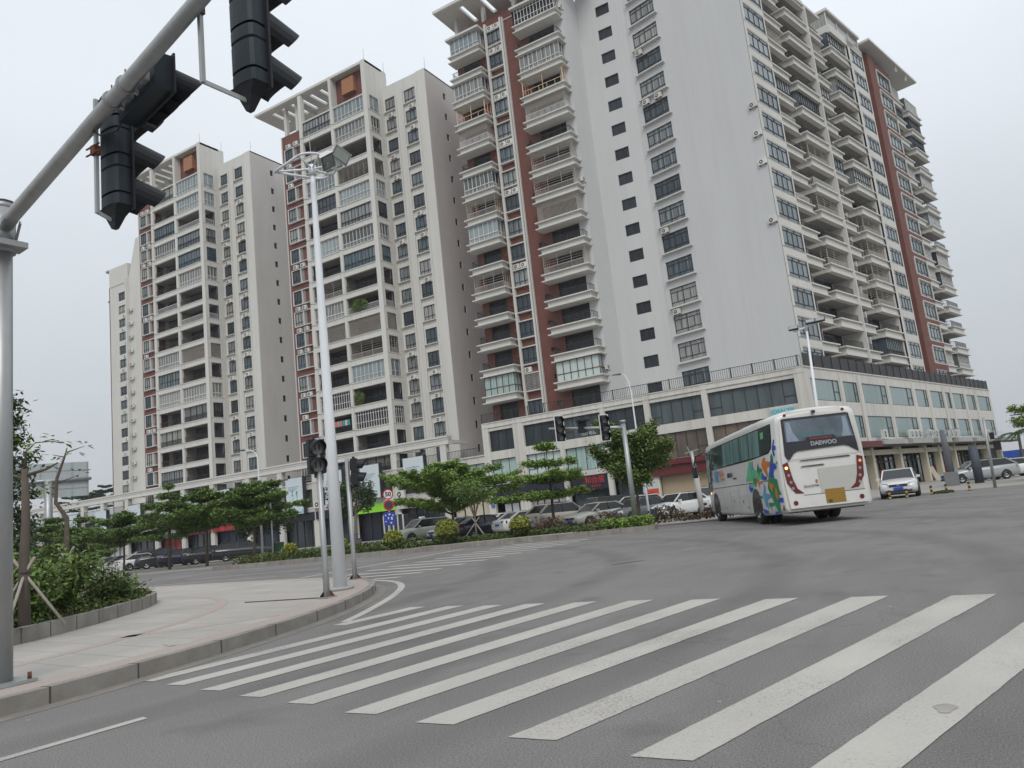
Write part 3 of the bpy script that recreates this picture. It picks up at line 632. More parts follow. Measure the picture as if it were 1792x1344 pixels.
# red wall with balcony doors and small windows
T = off @ FR((0, 73.8, 0), (1, 0, 0)); b = MB(); b.M = T; h = []
for k in range(-1, 14):
    z = 14.6 + 3 * k; h += [(-45.25, -42.85, z, z + 2.15), (-36.07, -32.7, z, z + 2.15)]
    if k % 2 == 1 or k < 3: h.append((-37.85, -37.4, z + .8, z + 1.25))
b.wall(-46.2, -31.6, 8, 60.35, h, REDW, .3); b.M = off
b.box(-46.2, -31.7, 74.15, 93, 8, 59.9, REDW); b.box(-42.5, -37.5, 73.7, 73.8, 59.2, 59.3, WHITE)
b.build('red_wall', T1)
dl = win(2.4, 2.15, 'door', FDARK, DGLASS); dr = win(3.37, 2.15, 'door', FDARK, DGLASS); sm = win(.45, .45, 'slide', FDARK, WGLASS)
for k in range(-1, 14):
    z = 14.6 + 3 * k; put(dl, 'balcony_door', T1, T, -45.25, .2, z); put(dr, 'balcony_door', T1, T, -36.07, .2, z)
    if k % 2 == 1 or k < 3: put(sm, 'bathroom_window', T1, T, -37.85, .15, z + .8)
# white pillar right of balconies, side return and main white wall
b = MB(); b.M = off; b.box(-32.6, -31.4, 73.6, 78.2, 8, 60.4, WHITE2)
b.M = off @ FR((0, 77.9, 0), (1, 0, 0)); b.wall(-31.4, -25.7, 8, 62, [(-29.03, -27.35, 15.2 + 3 * k, 16.5 + 3 * k) for k in range(-1, 15)], WHITE2, .22)
b.build('white_wall', T1)
T = off @ FR((0, 77.9, 0), (1, 0, 0)); sm = win(1.68, 1.3, 'slide', FDARK, DGLASS)
for k in range(-1, 15): put(sm, 'window', T1, T, -29.03, .12, 15.2 + 3 * k)
u2 = (.9686, -.2487, 0); T = off @ FR((-25.7, 77.9, 0), u2)
b = MB(); b.M = T; b.wall(0, 13.66, 8, 62, [(.7, 3.97, 15.1 + 3 * k, 17.05 + 3 * k) for k in range(-1, 15)], WHITE2, .2)
for k in range(-1, 15): b.box(.55, 4.3, -.38, 0, 14.82 + 3 * k, 14.95 + 3 * k, WHITE)
b.box(4.28, 4.42, -.02, 0, 8, 62, WHITE2)
b.build('gable_wall', T1)
bw = win(3.27, 1.95, 'big', FDARK, WGLASS)
for k in range(-1, 15): put(bw, 'window', T1, T, .7, .12, 15.1 + 3 * k)
for k in (9, 4, 1, 11):
    for q in range(2 if k == 9 else 1):
        Tac = FR((-25.7, 77.9, 0), u2) @ Matrix.Translation((1.0 + 1.6 * q, -.4, 17.12 + 3 * k)); ac(Tac, 'over a white gable window, %s storey up, %s unit' % (ORD[k + 1], ('left', 'right')[q]))
# projecting window strip between the balcony stacks
b = MB(); b.M = off
for x0, x1 in ((-41.7, -41.42), (-39.5, -39.28)): b.box(x0, x1, 73.35, 73.8, 8, 59.6, WHITE)
b.box(-39.2, -39.1, 73.5, 73.79, 8, 59.6, FWHITE)
for k in range(-1, 15):
    z = 14.55 + 3 * k; b.box(-41.42, -39.5, 73.4, 73.8, z - .12, z, WHITE); b.box(-41.42, -39.5, 73.4, 73.8, z + 1.85, z + 1.97, WHITE)
b.build('window_strip', T1)
ws = win(1.92, 1.85, 'cas', FDARK, WGLASS); gr = infill(1.92, 1.85, 'grille')
for k in range(-1, 15):
    z = 14.55 + 3 * k; put(ws, 'window', T1, off, -41.42, 73.6, z)
    if k == 0: put(gr, 'security_grille', T1, off, -41.42, 73.42, z)
    if k in (13, 11, 9, 7, 4, 0) or k == 14:
        for q in range(1 if k == 0 else 2): ac(Matrix.Translation((-41.3 + .95 * q, 73.45, z + 2.06)), 'in window strip of the nearest tower, %s storey, %s unit' % (ORD[k + 1], ('left', 'right')[q]))
# balcony slabs with lips
def slab(L_, R_, yf, yb, mwall=WHITE, lt=.3):
    b = MB(); b.box(L_ + lt, R_ - lt, yf + .28, yb, .12, .72, mwall); b.box(L_, R_, yf, yb, .72, .84, mwall); b.box(L_, R_, yf + .02, yb, 0, .12, mwall, None); return b
sl = proto(slab(-46.4, -41.75, 72.05, 73.8), 'balcony_slab'); sr = proto(slab(-37.2, -31.4, 72.05, 73.8), 'balcony_slab')
Li = ['wglaz', 'open', 'glaz', 'cage', 'grillef', 'open', 'glaz', 'cageg', 'wglaz', 'open', 'cageg', 'open', 'open', 'open', 'rglaz', 'open']
Ri = ['bars', 'open', 'glaz', 'cage', 'grillef', 'open', 'cageg', 'cageg', 'grille', 'open', 'cageg', 'open', 'open', 'open', 'rglaz', 'open']
for (L_, R_, pr, lst) in ((-46.4, -41.75, sl, Li), (-37.2, -31.4, sr, Ri)):
    for k, ty in zip(range(14, -2, -1), lst):
        z = 13.75 + 3 * k
        if k < 0: continue
        s_ = inst(pr, 'balcony', T1, M=off @ Matrix.Translation((0, 0, z)))
        x0 = L_ + .35; x1 = R_ - .35; hh = 2.16
        inst(infill(x1 - x0, hh, ty, k % 3), 'balcony_front', s_, M=Matrix.Translation((x0, 72.35, .84)))
        for xx, flip in ((x1, 1), (x0, 0)):
            inst(infill(1.4, hh, ty, k % 3), 'balcony_side', s_, M=FR((xx, 72.38, .84), (0, 1, 0)))
b = MB(); b.M = off; b.box(-46.5, -41.7, 72.0, 73.79, 58.75, 59.0, WHITE); b.box(-37.3, -31.4, 72.0, 73.79, 58.75, 59.0, WHITE); b.build('balcony_canopy', T1)
b = MB(); b.M = off  # roof slab with slots
xs = -47.5
for x in (-44.0, -41.2, -38.4, -35.6, None):
    e2 = x - .3 if x else -28.; b.box(xs, e2, 71.6, 80, 62.6, 62.95, WHITE)
    if x: b.box(x - .3, x + .3, 71.6, 72.5, 62.6, 62.95, WHITE); b.box(x - .3, x + .3, 76.0, 80, 62.6, 62.95, WHITE); xs = x + .3
b.box(-47.6, -28, 71.5, 71.6, 62.7, 63.05, WHITE)
for x in (-45.9, -41.9, -37.6): b.box(x - .2, x + .2, 73.9, 74.4, 59.9, 62.6, WHITE)
b.build('roof_pergola', T1)
for q, k in enumerate((0, 7, 14)): ac(frame((-31.3, 73.0 + .2, 14.6 + 3 * k + .5), (0, 1, 0)), 'on side of right balcony stack, nearest tower, %s storey' % ORD[k + 1])
# --- right facade (street side)
P0 = (-12.45, 74.6, 0); ud = (math.cos(R(75.6)), math.sin(R(75.6)), 0); TF = off @ FR(P0, ud); TFw = FR(P0, ud)
def bandbox(b, s0, s1, z, w1=.12, d=.3, lend=0, rend=0):
    b.box(s0 + lend, s1 - rend, .15, w1 + d, z, z + .86, WHITE); b.box(s0, s1, 0, w1 + d, z + .80, z + .94, WHITE); b.box(s0, s1, .03, w1 + d, z - .05, z + .05, WHITE)
b = MB(); b.M = TF
b.wall(0, 5.05, 8, 57, [(.55, 4.9, 14.8 + 3 * k, 16.9 + 3 * k) for k in KS if k < 14], WHITE, .25)
b.wall(29.2, 34.3, 8, 57, [(30.0, 34.0, 14.8 + 3 * k, 16.9 + 3 * k) for k in KS if k < 14], WHITE, .25)
b.box(34.28, 34.32, 0, 3, 8, 57, WHITE)
b.box(5.05, 56.4, 2.4, 16, 8, 56.6, WHITE); b.box(.3, 5.1, .7, 16, 8, 56.9, WHITE)
b.box(28.95, 29.2, .2, 2.4, 8, 56, WHITE); b.box(43.8, 44.0, .2, 2.4, 8, 57, WHITE)
b.box(16.62, 16.85, -.12, 2.4, 8, 56.4, WHITE); b.box(5.05, 5.25, .05, .3, 8, 56.4, WHITE)
b.box(9.1, 9.35, 1.5, 1.75, 8, 56, WHITE); b.box(22.2, 22.5, 1.5, 2.4, 8, 56, WHITE2); b.box(49.4, 49.7, 1.5, 2.4, 8, 56, WHITE2)
b.box(0, 9.6, -.02, 3, 56.0, 56.9, WHITE); b.box(11, 21, -.02, 3, 56.3, 56.6, WHITE)
b.build('street_wall', T1)
b = MB(); b.M = TF; b.box(35.7, 38.05, -.15, 2.3, 8, 57.3, REDW); b.box(34.33, 35.7, .9, 2.4, 8, 57, REDW)
b.M = TF; b.wall(38.05, 44.0, 8, 57, [(38.75, 43.5, 14.8 + 3 * k, 16.9 + 3 * k) for k in KS if k < 14], REDW, .25); b.build('red_stripe', T1)
w1 = win(4.35, 2.1, 'T4', FDARK, SGLASS); w2 = win(4.0, 2.1, 'T4', FDARK, SGLASS); w3 = win(4.75, 2.1, 'T4', FDARK, SGLASS)
for k in KS:
    if k > 13: continue
    z = 14.8 + 3 * k; put(w1, 'window', T1, TF, .55, .04, z); put(w2, 'window', T1, TF, 30.0, .04, z); put(w3, 'window', T1, TF, 38.75, .04, z)
surr = MB()
for a, c in (((38.6, 0), (38.78, 2.1)), ((43.5, 0), (43.7, 2.1))): surr.box(a[0], c[0], -.1, .05, a[1] - .1, c[1] + .15, WHITE)
surr.box(38.6, 43.7, -.101, .05, 2.1, 2.26, WHITE)
sp = proto(surr, 'window_surround')
protoS = {}
secs = {'a': (-.02, 9.55), 'b': (11.0, 16.62), 'c': (16.85, 21.05), 'd': (23.4, 34.25), 'e': (38.6, 48.3), 'f': (50.4, 56.0)}
for n_, (s0, s1) in secs.items():
    b = MB(); le = .3 if n_ in 'bdf' else .0; re = .3 if n_ in 'acf' else 0
    if n_ == 'e': re = .3
    b.box(s0 + le, s1 - re, .2, .6, .0, .86, WHITE)
    b.box(s0, s1, 0, .6, .80, .94, WHITE); b.box(s0, s1, .03, .6, -.05, .05, WHITE)
    # floor / soffit of the deep part
    d0 = {'a': 5.25, 'b': s0, 'c': s0, 'd': s0, 'e': 44.0, 'f': s0}[n_]; d1 = {'d': 28.95}.get(n_, s1)
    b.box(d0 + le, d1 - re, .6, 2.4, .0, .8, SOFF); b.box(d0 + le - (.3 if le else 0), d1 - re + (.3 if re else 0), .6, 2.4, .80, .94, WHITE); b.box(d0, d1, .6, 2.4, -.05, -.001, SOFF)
    if n_ in 'bdf': b.box(s0 + .29, s0 + .4, .6, 2.4, -.01, .85, WHITE)
    if n_ in 'acf': b.box(s1 - .4, s1 - .29, .6, 2.4, -.01, .85, WHITE)
    protoS[n_] = proto(b, 'balcony_slab')
dA = win(3.0, 2.1, 'door', FDARK, DGLASS)
inf = {'a': ['open', 'open', 'grille', 'open', 'dglaz', 'openw', 'open', 'open', 'openw', 'open', 'open', 'open', 'open'], 'b': ['open', 'open', 'open', 'open', 'dglaz', 'open', 'cageg', 'openw', 'cageg', 'open', 'cageg', 'open', 'open'],
       'c': ['open', 'grille', 'open', 'dglaz', 'open', 'open', 'dglaz', 'open', 'open', 'open', 'open', 'cageg', 'open'], 'd': ['dglaz', 'open', 'dglaz', 'open', 'open', 'open', 'dglaz', 'open', 'cageg', 'cageg', 'cageg', 'cageg', 'open'],
       'e': ['glaz', 'dglaz', 'open', 'open', 'glaz', 'open', 'open', 'open', 'glaz', 'glaz', 'open', 'open', 'open'], 'f': ['glaz', 'dglaz', 'dglaz', 'open', 'glaz', 'open', 'wglaz', 'open', 'glaz', 'glaz', 'open', 'open', 'open']}
opn = {'a': (5.3, 9.25), 'b': (11.35, 16.55), 'c': (16.95, 20.7), 'd': (23.75, 28.9), 'e': (44.05, 48.0), 'f': (50.75, 55.7)}
for n_ in secs:
    s0, s1 = opn[n_]
    for k in range(0, 15 if n_ in 'adb' else 14):
        z = 13.85 + 3 * k
        if n_ == 'd' and k == 14: continue
        s_ = inst(protoS[n_], 'balcony', T1, M=TF @ Matrix.Translation((0, 0, z)))
        if k < 14 and k >= 1 or k == 0:
            ty = inf[n_][(13 - k) % 13] if k < 14 else 'open'
            if k >= 14: continue
            inst(infill(s1 - s0, 2.1, ty, k % 3), 'balcony_front', s_, M=Matrix.Translation((s0, .35, .94)))
            if n_ in 'bdf': inst(infill(1.9, 2.1, ty, k % 3), 'balcony_side', s_, M=FR((s0, .4, .94), (0, 1, 0)))
    for k in KS:
        if k > 13: continue
        put(win(round(s1 - s0 - .5, 1), 2.1, 'door', FDARK, DGLASS), 'balcony_door', T1, TF, s0 + .1, 2.33, 14.8 + 3 * k)
    if n_ == 'e':
        for k in range(0, 14): put(sp, 'window_surround', T1, TF, 0, 0, 14.8 + 3 * k)
for k in range(1, 14, 1):
    if k in (4, 6, 7, 8): ac(frame((-12.52, 74.62, 14.1 + 3 * k), u2) @ Matrix.Translation((-.75, -.35, 0)), 'at the corner edge of the white gable wall, %s storey up' % ORD[k + 1])
b = MB(); b.M = TF   # penthouse and roof slab
b.box(24.0, 34.3, .0, 6, 55.9, 57.0, WHITE); b.box(24.1, 34.3, .3, 6, 57.0, 58.8, GGLASS); b.box(23.9, 34.3, -.05, 6, 58.8, 59.15, WHITE)
for s_ in (24.1, 27.5, 31.0, 34.1): b.box(s_ - .06, s_ + .06, .2, .32, 57, 58.8, WHITE)
b.box(34.3, 52.6, -1.2, 6, 58.1, 58.4, WHITE); b.box(38, 46, 3, 8, 56.6, 58.1, WHITE)
for s_ in (44.5, 48.5): b.box(s_ - .1, s_ + .1, -1.0, -.8, 57.2, 58.1, WHITE)
b.box(.0, 9.6, .0, 9, 56.9, 59.5, WHITE2); b.box(16, 23, 4, 12, 56.6, 58.0, WHITE)
b.build('penthouse', T1)
# ------------------------------------------------------------------ corner podium (shops with offices over)
PD = thing('podium_building', 'pale stone corner podium with two rows of wide windows over shops', 'building', (-25, 75, 0), 0)
off = Matrix.Translation((25, -75, 0)); TA = off @ FR((0, 71.5, 0), (1, 0, 0))
pil = [(-46.47, -45.66), (-42.5, -41.2), (-37.03, -36.5), (-32.07, -31.52), (-27.33, -26.71), (-21.46, -20.88), (-12.9, -11.95)]
bays = [(pil[i][1], pil[i + 1][0]) for i in range(6)]
b = MB(); b.M = TA
b.wall(-46.47, -11.95, 0, 11.45, [(a, c, 8.3, 10.58) for a, c in bays] + [(a, c, 4.95, 7.4) for a, c in bays] + [(a, c, .02, 4.4) for a, c in bays], PODW, .35)
for a, c in pil: b.box(a + .02, c - .02, -.07, 0, .02, 11.4, PODW)
b.box(-46.47, -11.95, -.1, 0, 10.95, 11.05, PODW); b.box(-46.5, -11.9, -.06, .1, 11.45, 11.55, PODW)
b.box(-46.47, -11.95, .36, 3.4, 4.45, 4.9, CONC); b.build('front_wall', PD)
TB = off @ FR((-11.95, 71.5, 0), ud)
wr_ = [(.96, 6.96), (7.8, 11.32), (12.36, 18.98), (19.84, 26.7), (27.65, 31.75), (32.67, 37.4), (38.3, 40.4), (41.07, 46.0), (46.83, 50.9), (51.8, 57.9)]
b = MB(); b.M = TB
b.wall(0, 58.8, 4.3, 11.45, [(a, c, 8.46, 10.47) for a, c in wr_] + [(a, c, 5.0, 7.17) for a, c in wr_], PODW, .12)
prev = 0
for i in range(len(wr_) - 1):
    a, c = wr_[i][1], wr_[i + 1][0]; b.box(a + .1, c - .1, -.12, 0, 4.3, 11.2, PODW)
b.box(0, 58.8, -.08, .05, 11.4, 11.52, PODW); b.build('street_side_wall', PD)
b = MB(); b.M = off
q = TB @ Vector((58.8, 0, 0)); q = (q.x - 25, q.y + 75)
b.prism([(-46.4, 71.9, 11.2), (-12.3, 71.9, 11.2), (q[0] - .4, q[1], 11.2), (q[0] - 30, q[1] + 8, 11.2), (-46.4, 100, 11.2)], (0, 0, .2), CONC)
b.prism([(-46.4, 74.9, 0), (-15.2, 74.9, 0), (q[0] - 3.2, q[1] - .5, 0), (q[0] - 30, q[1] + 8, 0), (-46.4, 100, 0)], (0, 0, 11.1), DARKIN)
b.M = TB; b.poly([(58.8, 0, 0), (58.8, 14, 0), (58.8, 14, 11.4), (58.8, 0, 11.4)], PODW)
b.build('core', PD)
for i, (a, c) in enumerate(bays):
    put(win(c - a, 2.28, 'shop5', FDARK, PGLASS), 'window', PD, TA, a, .25, 8.3)
    put(win(c - a, 2.45, 'shop5', FDARK, TGLASS if i < 3 else BRGLASS), 'window', PD, TA, a, .25, 4.95)
for i, (a, c) in enumerate(wr_):
    for z, h in ((8.46, 2.01), (5.0, 2.17)): put(win(c - a, h, 'side', FDARK, TEALG), 'window', PD, TB, a, .02, z)
# shop fronts, street front
def bx(name, T_, parent, args, m): q = MB(); q.M = T_; q.box(*args, m); return q.build(name, parent)
NAVY = mat('navy_sign', (.012, .014, .028), .4, var=.1); REDS = mat('dark_red_sign', (.11, .012, .014), .5, var=.08); SHUT = mat('beige_shutter', (.36, .29, .19), .6, var=.05); ORS = mat('orange_poster', (.5, .06, .02), .5, var=.5, scale=5)
BLUS = mat('blue_sign', (.03, .14, .45), .5, var=.2); WPAN = mat('pale_panel', (.50, .52, .52), .4, var=.05); REDL = mat('red_letters', (.55, .03, .02), .5, var=0); SHOPG = mat('shop_glass', (.03, .04, .045), .08, var=.3, scale=.6, coat=.5)
bx('shop_sign', TA, PD, (-45.6, -37.05, -.5, .1, 3.3, 4.62), NAVY)
f = MB(); f.M = TA
for x0, x1 in ((-44.9, -42.0), (-41.6, -37.3)):
    f.box(x0, x1, .6, .66, .1, 3.3, SHOPG)
    n = round((x1 - x0) / .95)
    for i in range(n): f.box(x0 + (x1 - x0) * (i + .1) / n, x0 + (x1 - x0) * (i + .9) / n, .55, .6, .1, 2.5, WPAN)
f.box(-42.2, -41.4, .4, .6, 0, 3.3, NAVY); f.build('shopfront', PD)
bx('shop_sign', TA, PD, (-36.2, -31.8, .1, .6, 2.9, 4.4), NAVY); bx('shopfront', TA, PD, (-36.4, -31.6, .8, .85, 0, 2.9), SHOPG)
text_mesh('和合居', .75, REDL, 'sign_lettering', PD, TA @ Matrix.Translation((-33.6, .08, 3.85)) @ Matrix.Rotation(R(90), 4, 'X'))
text_mesh('餐饮文化', .28, REDL, 'sign_lettering', PD, TA @ Matrix.Translation((-33.5, .08, 3.25)) @ Matrix.Rotation(R(90), 4, 'X'))
bx('shopfront', TA, PD, (-31.4, -27.4, .8, .85, 0, 4.3), TGLASS if False else SHOPG)
bx('shop_sign', TA, PD, (-29.3, -12.6, -.6, 0, 4.35, 4.9), REDS); bx('shop_sign', TA, PD, (-29.0, -12.9, -.3, .2, 3.4, 4.35), REDS)
bx('roller_shutter', TA, PD, (-26.7, -21.5, .5, .6, 0, 3.4), SHUT); bx('roller_shutter', TA, PD, (-20.85, -12.95, .5, .6, 0, 3.4), SHUT)
bx('poster', TA, PD, (-28.1, -26.9, -.15, -.1, .9, 2.3), ORS); bx('shop_panel', TA, PD, (-28.0, -26.9, -.12, -.08, 2.3, 3.4), WPAN)
bx('blue_sign', TA, PD, (-46.1, -45.7, -.2, -.1, 2.3, 3.0), BLUS)
text_mesh('LED·电器', .42, mat('faint_letters', (.45, .5, .48), .5, var=0), 'window_lettering', PD, TA @ Matrix.Translation((-33.6, .1, 8.62)) @ Matrix.Rotation(R(90), 4, 'X'))
CYAN = mat('cyan_sign', (.05, .35, .42), .4, var=.2, scale=3)
sg = bx('roof_sign', TA, PD, (-15.3, -13.2, -.2, -.05, 7.45, 8.1), mat('cyan_board', (.32, .52, .55), .4, var=.1))
text_mesh('IDEALTIII', .5, CYAN, 'sign_lettering', PD, TA @ Matrix.Translation((-14.25, -.21, 7.78)) @ Matrix.Rotation(R(90), 4, 'X'), bold=.01)
# street side ground floor
b = MB(); b.M = TB; b.box(.2, 58.6, 2.6, 2.7, 0, 3.9, SHOPG)
for s_ in [x * 1.45 for x in range(1, 40)]: b.box(s_ - .05, s_ + .05, 2.5, 2.6, 0, 3.9, FDARK)
b.box(.2, 58.6, 2.48, 2.6, 2.6, 2.72, FDARK); b.build('shopfront', PD)
for s_ in (.5, 6.2, 12.0, 19.5, 27.4, 32.1, 37.8, 46.4, 52, 58.4):
    b = MB(); b.M = TB; b.box(s_ - .32, s_ + .32, -.1, .55, 0, 4.3, CREAM); b.build('column', PD)
b = MB(); b.M = TB; b.box(0, 58.8, .0, .5, 3.25, 3.75, CREAM); b.build('beam', PD)
b = MB(); b.M = TB; b.box(4, 11.6, -1.3, 0, 3.95, 4.5, REDS); b.build('canopy', PD)
b = MB(); b.M = TB; b.box(11.8, 64.5, -1.1, 0, 4.0, 4.15, FDARK)
for s0, s1 in ((12, 18.5), (20, 26.4), (28, 33), (35.5, 41), (43, 50), (56, 64.5)): b.box(s0, s1, -1.35, -.2, 4.15, 4.62, CONC)
b.build('canopy', PD)
b = MB(); b.M = TB; rail(b, 36, 4.62, 5.35, mat('teal_rail', (.25, .42, .42), .4, var=0), x0=20, y=-1.2, step=1.2, t=.04); b.build('canopy_rail', PD)
TBw = FR((-11.95, 71.5, 0), ud)
for i, s_ in enumerate((13.6, 21.2, 22.4, 23.6, 27.0, 29.2, 34.5, 36.2, 50.0)):
    ac(TBw @ Matrix.Translation((s_, -.9, 4.72)) @ Matrix.Diagonal((1.25, 1, 1.7, 1)), 'standing on the street-side canopy, number %s from the corner' % ORD[i + 1], 'air conditioners on the street-side canopy')
# roof railings
b = MB(); b.M = TA; rail(b, 34.3, 11.56, 12.55, RAILM, x0=-46.4, y=.0, step=.2, t=.03)
for i in range(18): b.box(-46.4 + i * 2.0 - .03, -46.34 + i * 2.0, -.01, .05, 11.55, 12.6, RAILM)
b.build('roof_railing', PD)
b = MB(); b.M = TB; b.box(.3, 58.5, .05, .09, 11.55, 12.75, RAILM)
for i in range(30): b.box(.3 + 2 * i, .38 + 2 * i, 0, .05, 11.55, 12.85, RAILM)
b.build('screened_railing', PD)
for q, (x, z) in enumerate(((-44.0 + .9, 4.75), (-37.9, 4.75), (-31.9, 5.0))): ac(TA @ Matrix.Identity(4) and Matrix.Translation((x, 70.9, z)) @ Matrix.Diagonal((1.5, 1, 1.5, 1)), 'above the dark shop sign of the corner podium, %s from the left' % ORD[q + 1], 'air conditioners on the corner podium front')
# ------------------------------------------------------------------ long podium with roof colonnade
P2 = thing('podium_building', 'long shop podium with a white colonnade and beam along its roof', 'building', (-95, 75, 0), 0)
off = Matrix.Translation((95, -75, 0)); TC = off @ FR((0, 71.5, 0), (1, 0, 0)); XL = -150
cols = [-52.05, -59.4, -66.3, -72.6, -78.9, -85.2, -92.6, -99.0, -105.2, -112.6, -119, -124.5, -131, -137.5, -144]
xb = [-46.5] + cols + [XL]
b = MB(); b.M = TC; wins = [(xb[i + 1] + .45, xb[i] - (.45 if i else .05), 5.0, 7.25) for i in range(len(xb) - 1)]
b.wall(XL, -46.5, 0, 8.1, wins + [(a, c, .02, 4.1) for a, c, _, _ in wins], PODW, .35)
for x in cols: b.box(x - .42, x + .42, -.06, 0, .02, 8.1, PODW)
b.box(XL, -46.5, -.12, 0, 8.0, 8.14, PODW); b.build('front_wall', P2)
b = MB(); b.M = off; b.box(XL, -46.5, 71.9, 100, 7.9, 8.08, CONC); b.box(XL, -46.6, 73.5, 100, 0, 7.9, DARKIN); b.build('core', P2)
for i, (a, c, z0, z1) in enumerate(wins): put(win(round(c - a, 1), 2.25, 'shop5', FDARK, TGLASS if i == 0 else PGLASS), 'window', P2, TC, a, .25, 5.0)
for x in cols:
    b = MB(); b.M = TC; b.box(x - .42, x + .42, 0, .7, 8.1, 10.05, WHITE); b.build('column', P2)
b = MB(); b.M = TC; b.box(XL, -51.25, .0, .75, 10.05, 10.85, WHITE); b.box(XL, -51.2, -.1, .85, 10.8, 11.0, WHITE); b.box(XL, -51.22, -.05, .8, 10.55, 10.62, FDARK if False else WHITE); b.box(XL, -51.2, -.05, .8, 10.0, 10.12, WHITE)
for x in cols: b.box(x - .25, x + .25, .75, 5.0, 10.2, 10.6, WHITE)
b.build('roof_beam', P2)
for i in range(len(xb) - 1):
    x0, x1 = xb[i + 1], xb[i]; b = MB(); b.M = TC; rail(b, x1 - x0 - .9, 8.14, 9.05, RAILM, x0=x0 + .45, y=.1, step=.2); b.build('railing', P2)
GRNS = mat('green_lit_sign', (.25, .6, .04), .5, var=.1, emit=(.25, .7, .05, .03)); PURS = mat('purple_sign', (.035, .02, .16), .5, var=.1); WSGN = mat('white_sign', (.5, .48, .46), .5, var=.2, scale=2)
BRN = mat('brown_wall', (.13, .085, .05), .8, var=.1); REDP = mat('red_poster', (.28, .02, .02), .5, var=.6, scale=1.5); NAV2 = mat('slate_blue_front', (.02, .03, .055), .5, var=.3)
shops = [(-51.6, -46.6, None, CREAM), (-58.9, -52.5, WSGN, SHOPG), (-65.8, -59.9, GRNS, NAVY), (-72.1, -66.8, NAVY, SHOPG), (-78.4, -73.1, NAVY, SHOPG), (-84.7, -79.4, REDP, NAV2), (-92.1, -85.7, REDP, NAV2), (-98.5, -93.1, REDS, SHOPG), (-104.7, -99.5, WSGN, REDP), (-112.1, -105.7, PURS, SHOPG), (-118.5, -113.1, PURS, WPAN), (-124, -119.5, BRN, BRN), (-130.5, -125, BRN, BRN), (-137, -131.5, BRN, BRN), (-144, -138, BRN, BRN)]
for x0, x1, sg_, fr_ in shops:
    if sg_: bx('shop_sign', TC, P2, (x0 - .3, x1 + .3, -.25, .05, 3.35, 4.35), sg_)
    bx('shopfront', TC, P2, (x0, x1, .9, 1.0, 0, 4.1), fr_)
    b = MB(); b.M = TC
    for i in range(1, 4): b.box(x0 + (x1 - x0) * i / 4 - .05, x0 + (x1 - x0) * i / 4 + .05, .8, .9, 0, 3.4, FDARK)
    b.build('shopfront_mullions', P2)
# banners hung along the podium
BANN = mat('banner_cloth', (.55, .62, .65), .6, var=.05, scale=.3); BTXT = mat('banner_print', (.20, .27, .31), .6, var=0); BTEAL = mat('banner_teal', (.10, .40, .46), .6, var=.2)
bl = [(-55.8, 5.8, 9.05), (-62.5, 5.0, 9.0), (-68.5, 5.0, 8.98), (-75.3, 4.3, 8.9), (-82.3, 5, 8.9), (-89.2, 5, 8.9), (-95.8, 5, 8.9), (-102.4, 5, 8.85), (-109.2, 5, 8.8), (-117.9, 5, 8.7), (-125.9, 5, 8.7), (-133.5, 5, 8.7)]
for i, (x, z0, z1) in enumerate(bl):
    t_ = thing('banner', 'pale blue banner on the long podium front, %s counted from the right' % ORD[i + 1], 'banner', (x, 70.6, z0), 0, 'pale banners hung along the podium')
    q = MB(); q.box(-1.5, 1.5, 0, .12, 0, z1 - z0, BANN); q.build('cloth', t_)
    q = MB(); q.box(1.5, 1.62, -.02, .5, -.05, z1 - z0 + .1, FDARK); q.build('bracket', t_)
    for j, (w_, dz) in enumerate(((1.9, 1.2), (1.6, 1.42), (1.2, 1.62))):
        q = MB(); xx = -1.1
        while xx < -1.1 + w_: q.box(xx, xx + .1, -.012, 0, z1 - z0 - dz, z1 - z0 - dz + .12, BTXT); xx += .17
        q.build('print_line', t_)
    if i in (3, 9):
        q = MB(); rr = random.Random(i)
        for j in range(26): x2 = rr.choice((-.45, .35)) + rr.uniform(-.12, .12); z2 = rr.uniform(.9, 2.9); q.box(x2, x2 + .14, -.012, 0, z2, z2 + .2, BTEAL)
        for j in range(10): q.box(-.9 + j * .24, -.75 + j * .24, -.012, 0, .1, .1 + rr.uniform(.2, .6), BTEAL)
        q.build('print_figure', t_)
for q, x in enumerate((-71.4, -69.4, -58.0)): ac(Matrix.Translation((x - 1, 71.0, 4.75 if q < 2 else 4.6)) @ Matrix.Diagonal((1.5, 1, 1.6, 1)), 'on the fascia of the long podium, %s from the left' % ORD[q + 1], 'air conditioners on the long podium front')
# ------------------------------------------------------------------ distant tower at the left
T4 = thing('apartment_tower', 'slim distant tower at far left with one dark window column', 'building', (-152, 97, 0), 0, 'apartment towers behind the shops')
off = Matrix.Translation((152, -97, 0)); b = MB(); b.M = off @ FR((0, 97, 0), (1, 0, 0))
b.wall(-157, -146, 0, 60.5, [(-153.9, -150.5, 14.2 + 3 * k, 16.1 + 3 * k) for k in range(-4, 15)], WHITE, .4)
b.M = off; b.box(-157, -146, 97.4, 112, 0, 60.4, WHITE); b.box(-157, -150.3, 96.9, 104, 60, 64.2, WHITE); b.box(-158.4, -157, 97, 104, 63.9, 64.3, SOFF); b.box(-157.8, -157, 97, 104, 56.9, 57.2, SOFF); b.box(-150.3, -149.9, 96.2, 97, 0, 60.5, WHITE); b.box(-157.2, -157, 96.95, 100, 0, 60, REDW)
b.prism([(-150.2, 97.02, 60.4), (-146, 97.02, 60.4), (-146, 97.02, 69), (-147.3, 97.02, 69)], (0, 8, 0), WHITE)
b.build('walls', T4)
w4 = win(3.4, 1.9, 'cas', FDARK, WGLASS)
for k in range(-4, 15): put(w4, 'window', T4, off, -153.9, 97.2, 14.2 + 3 * k)
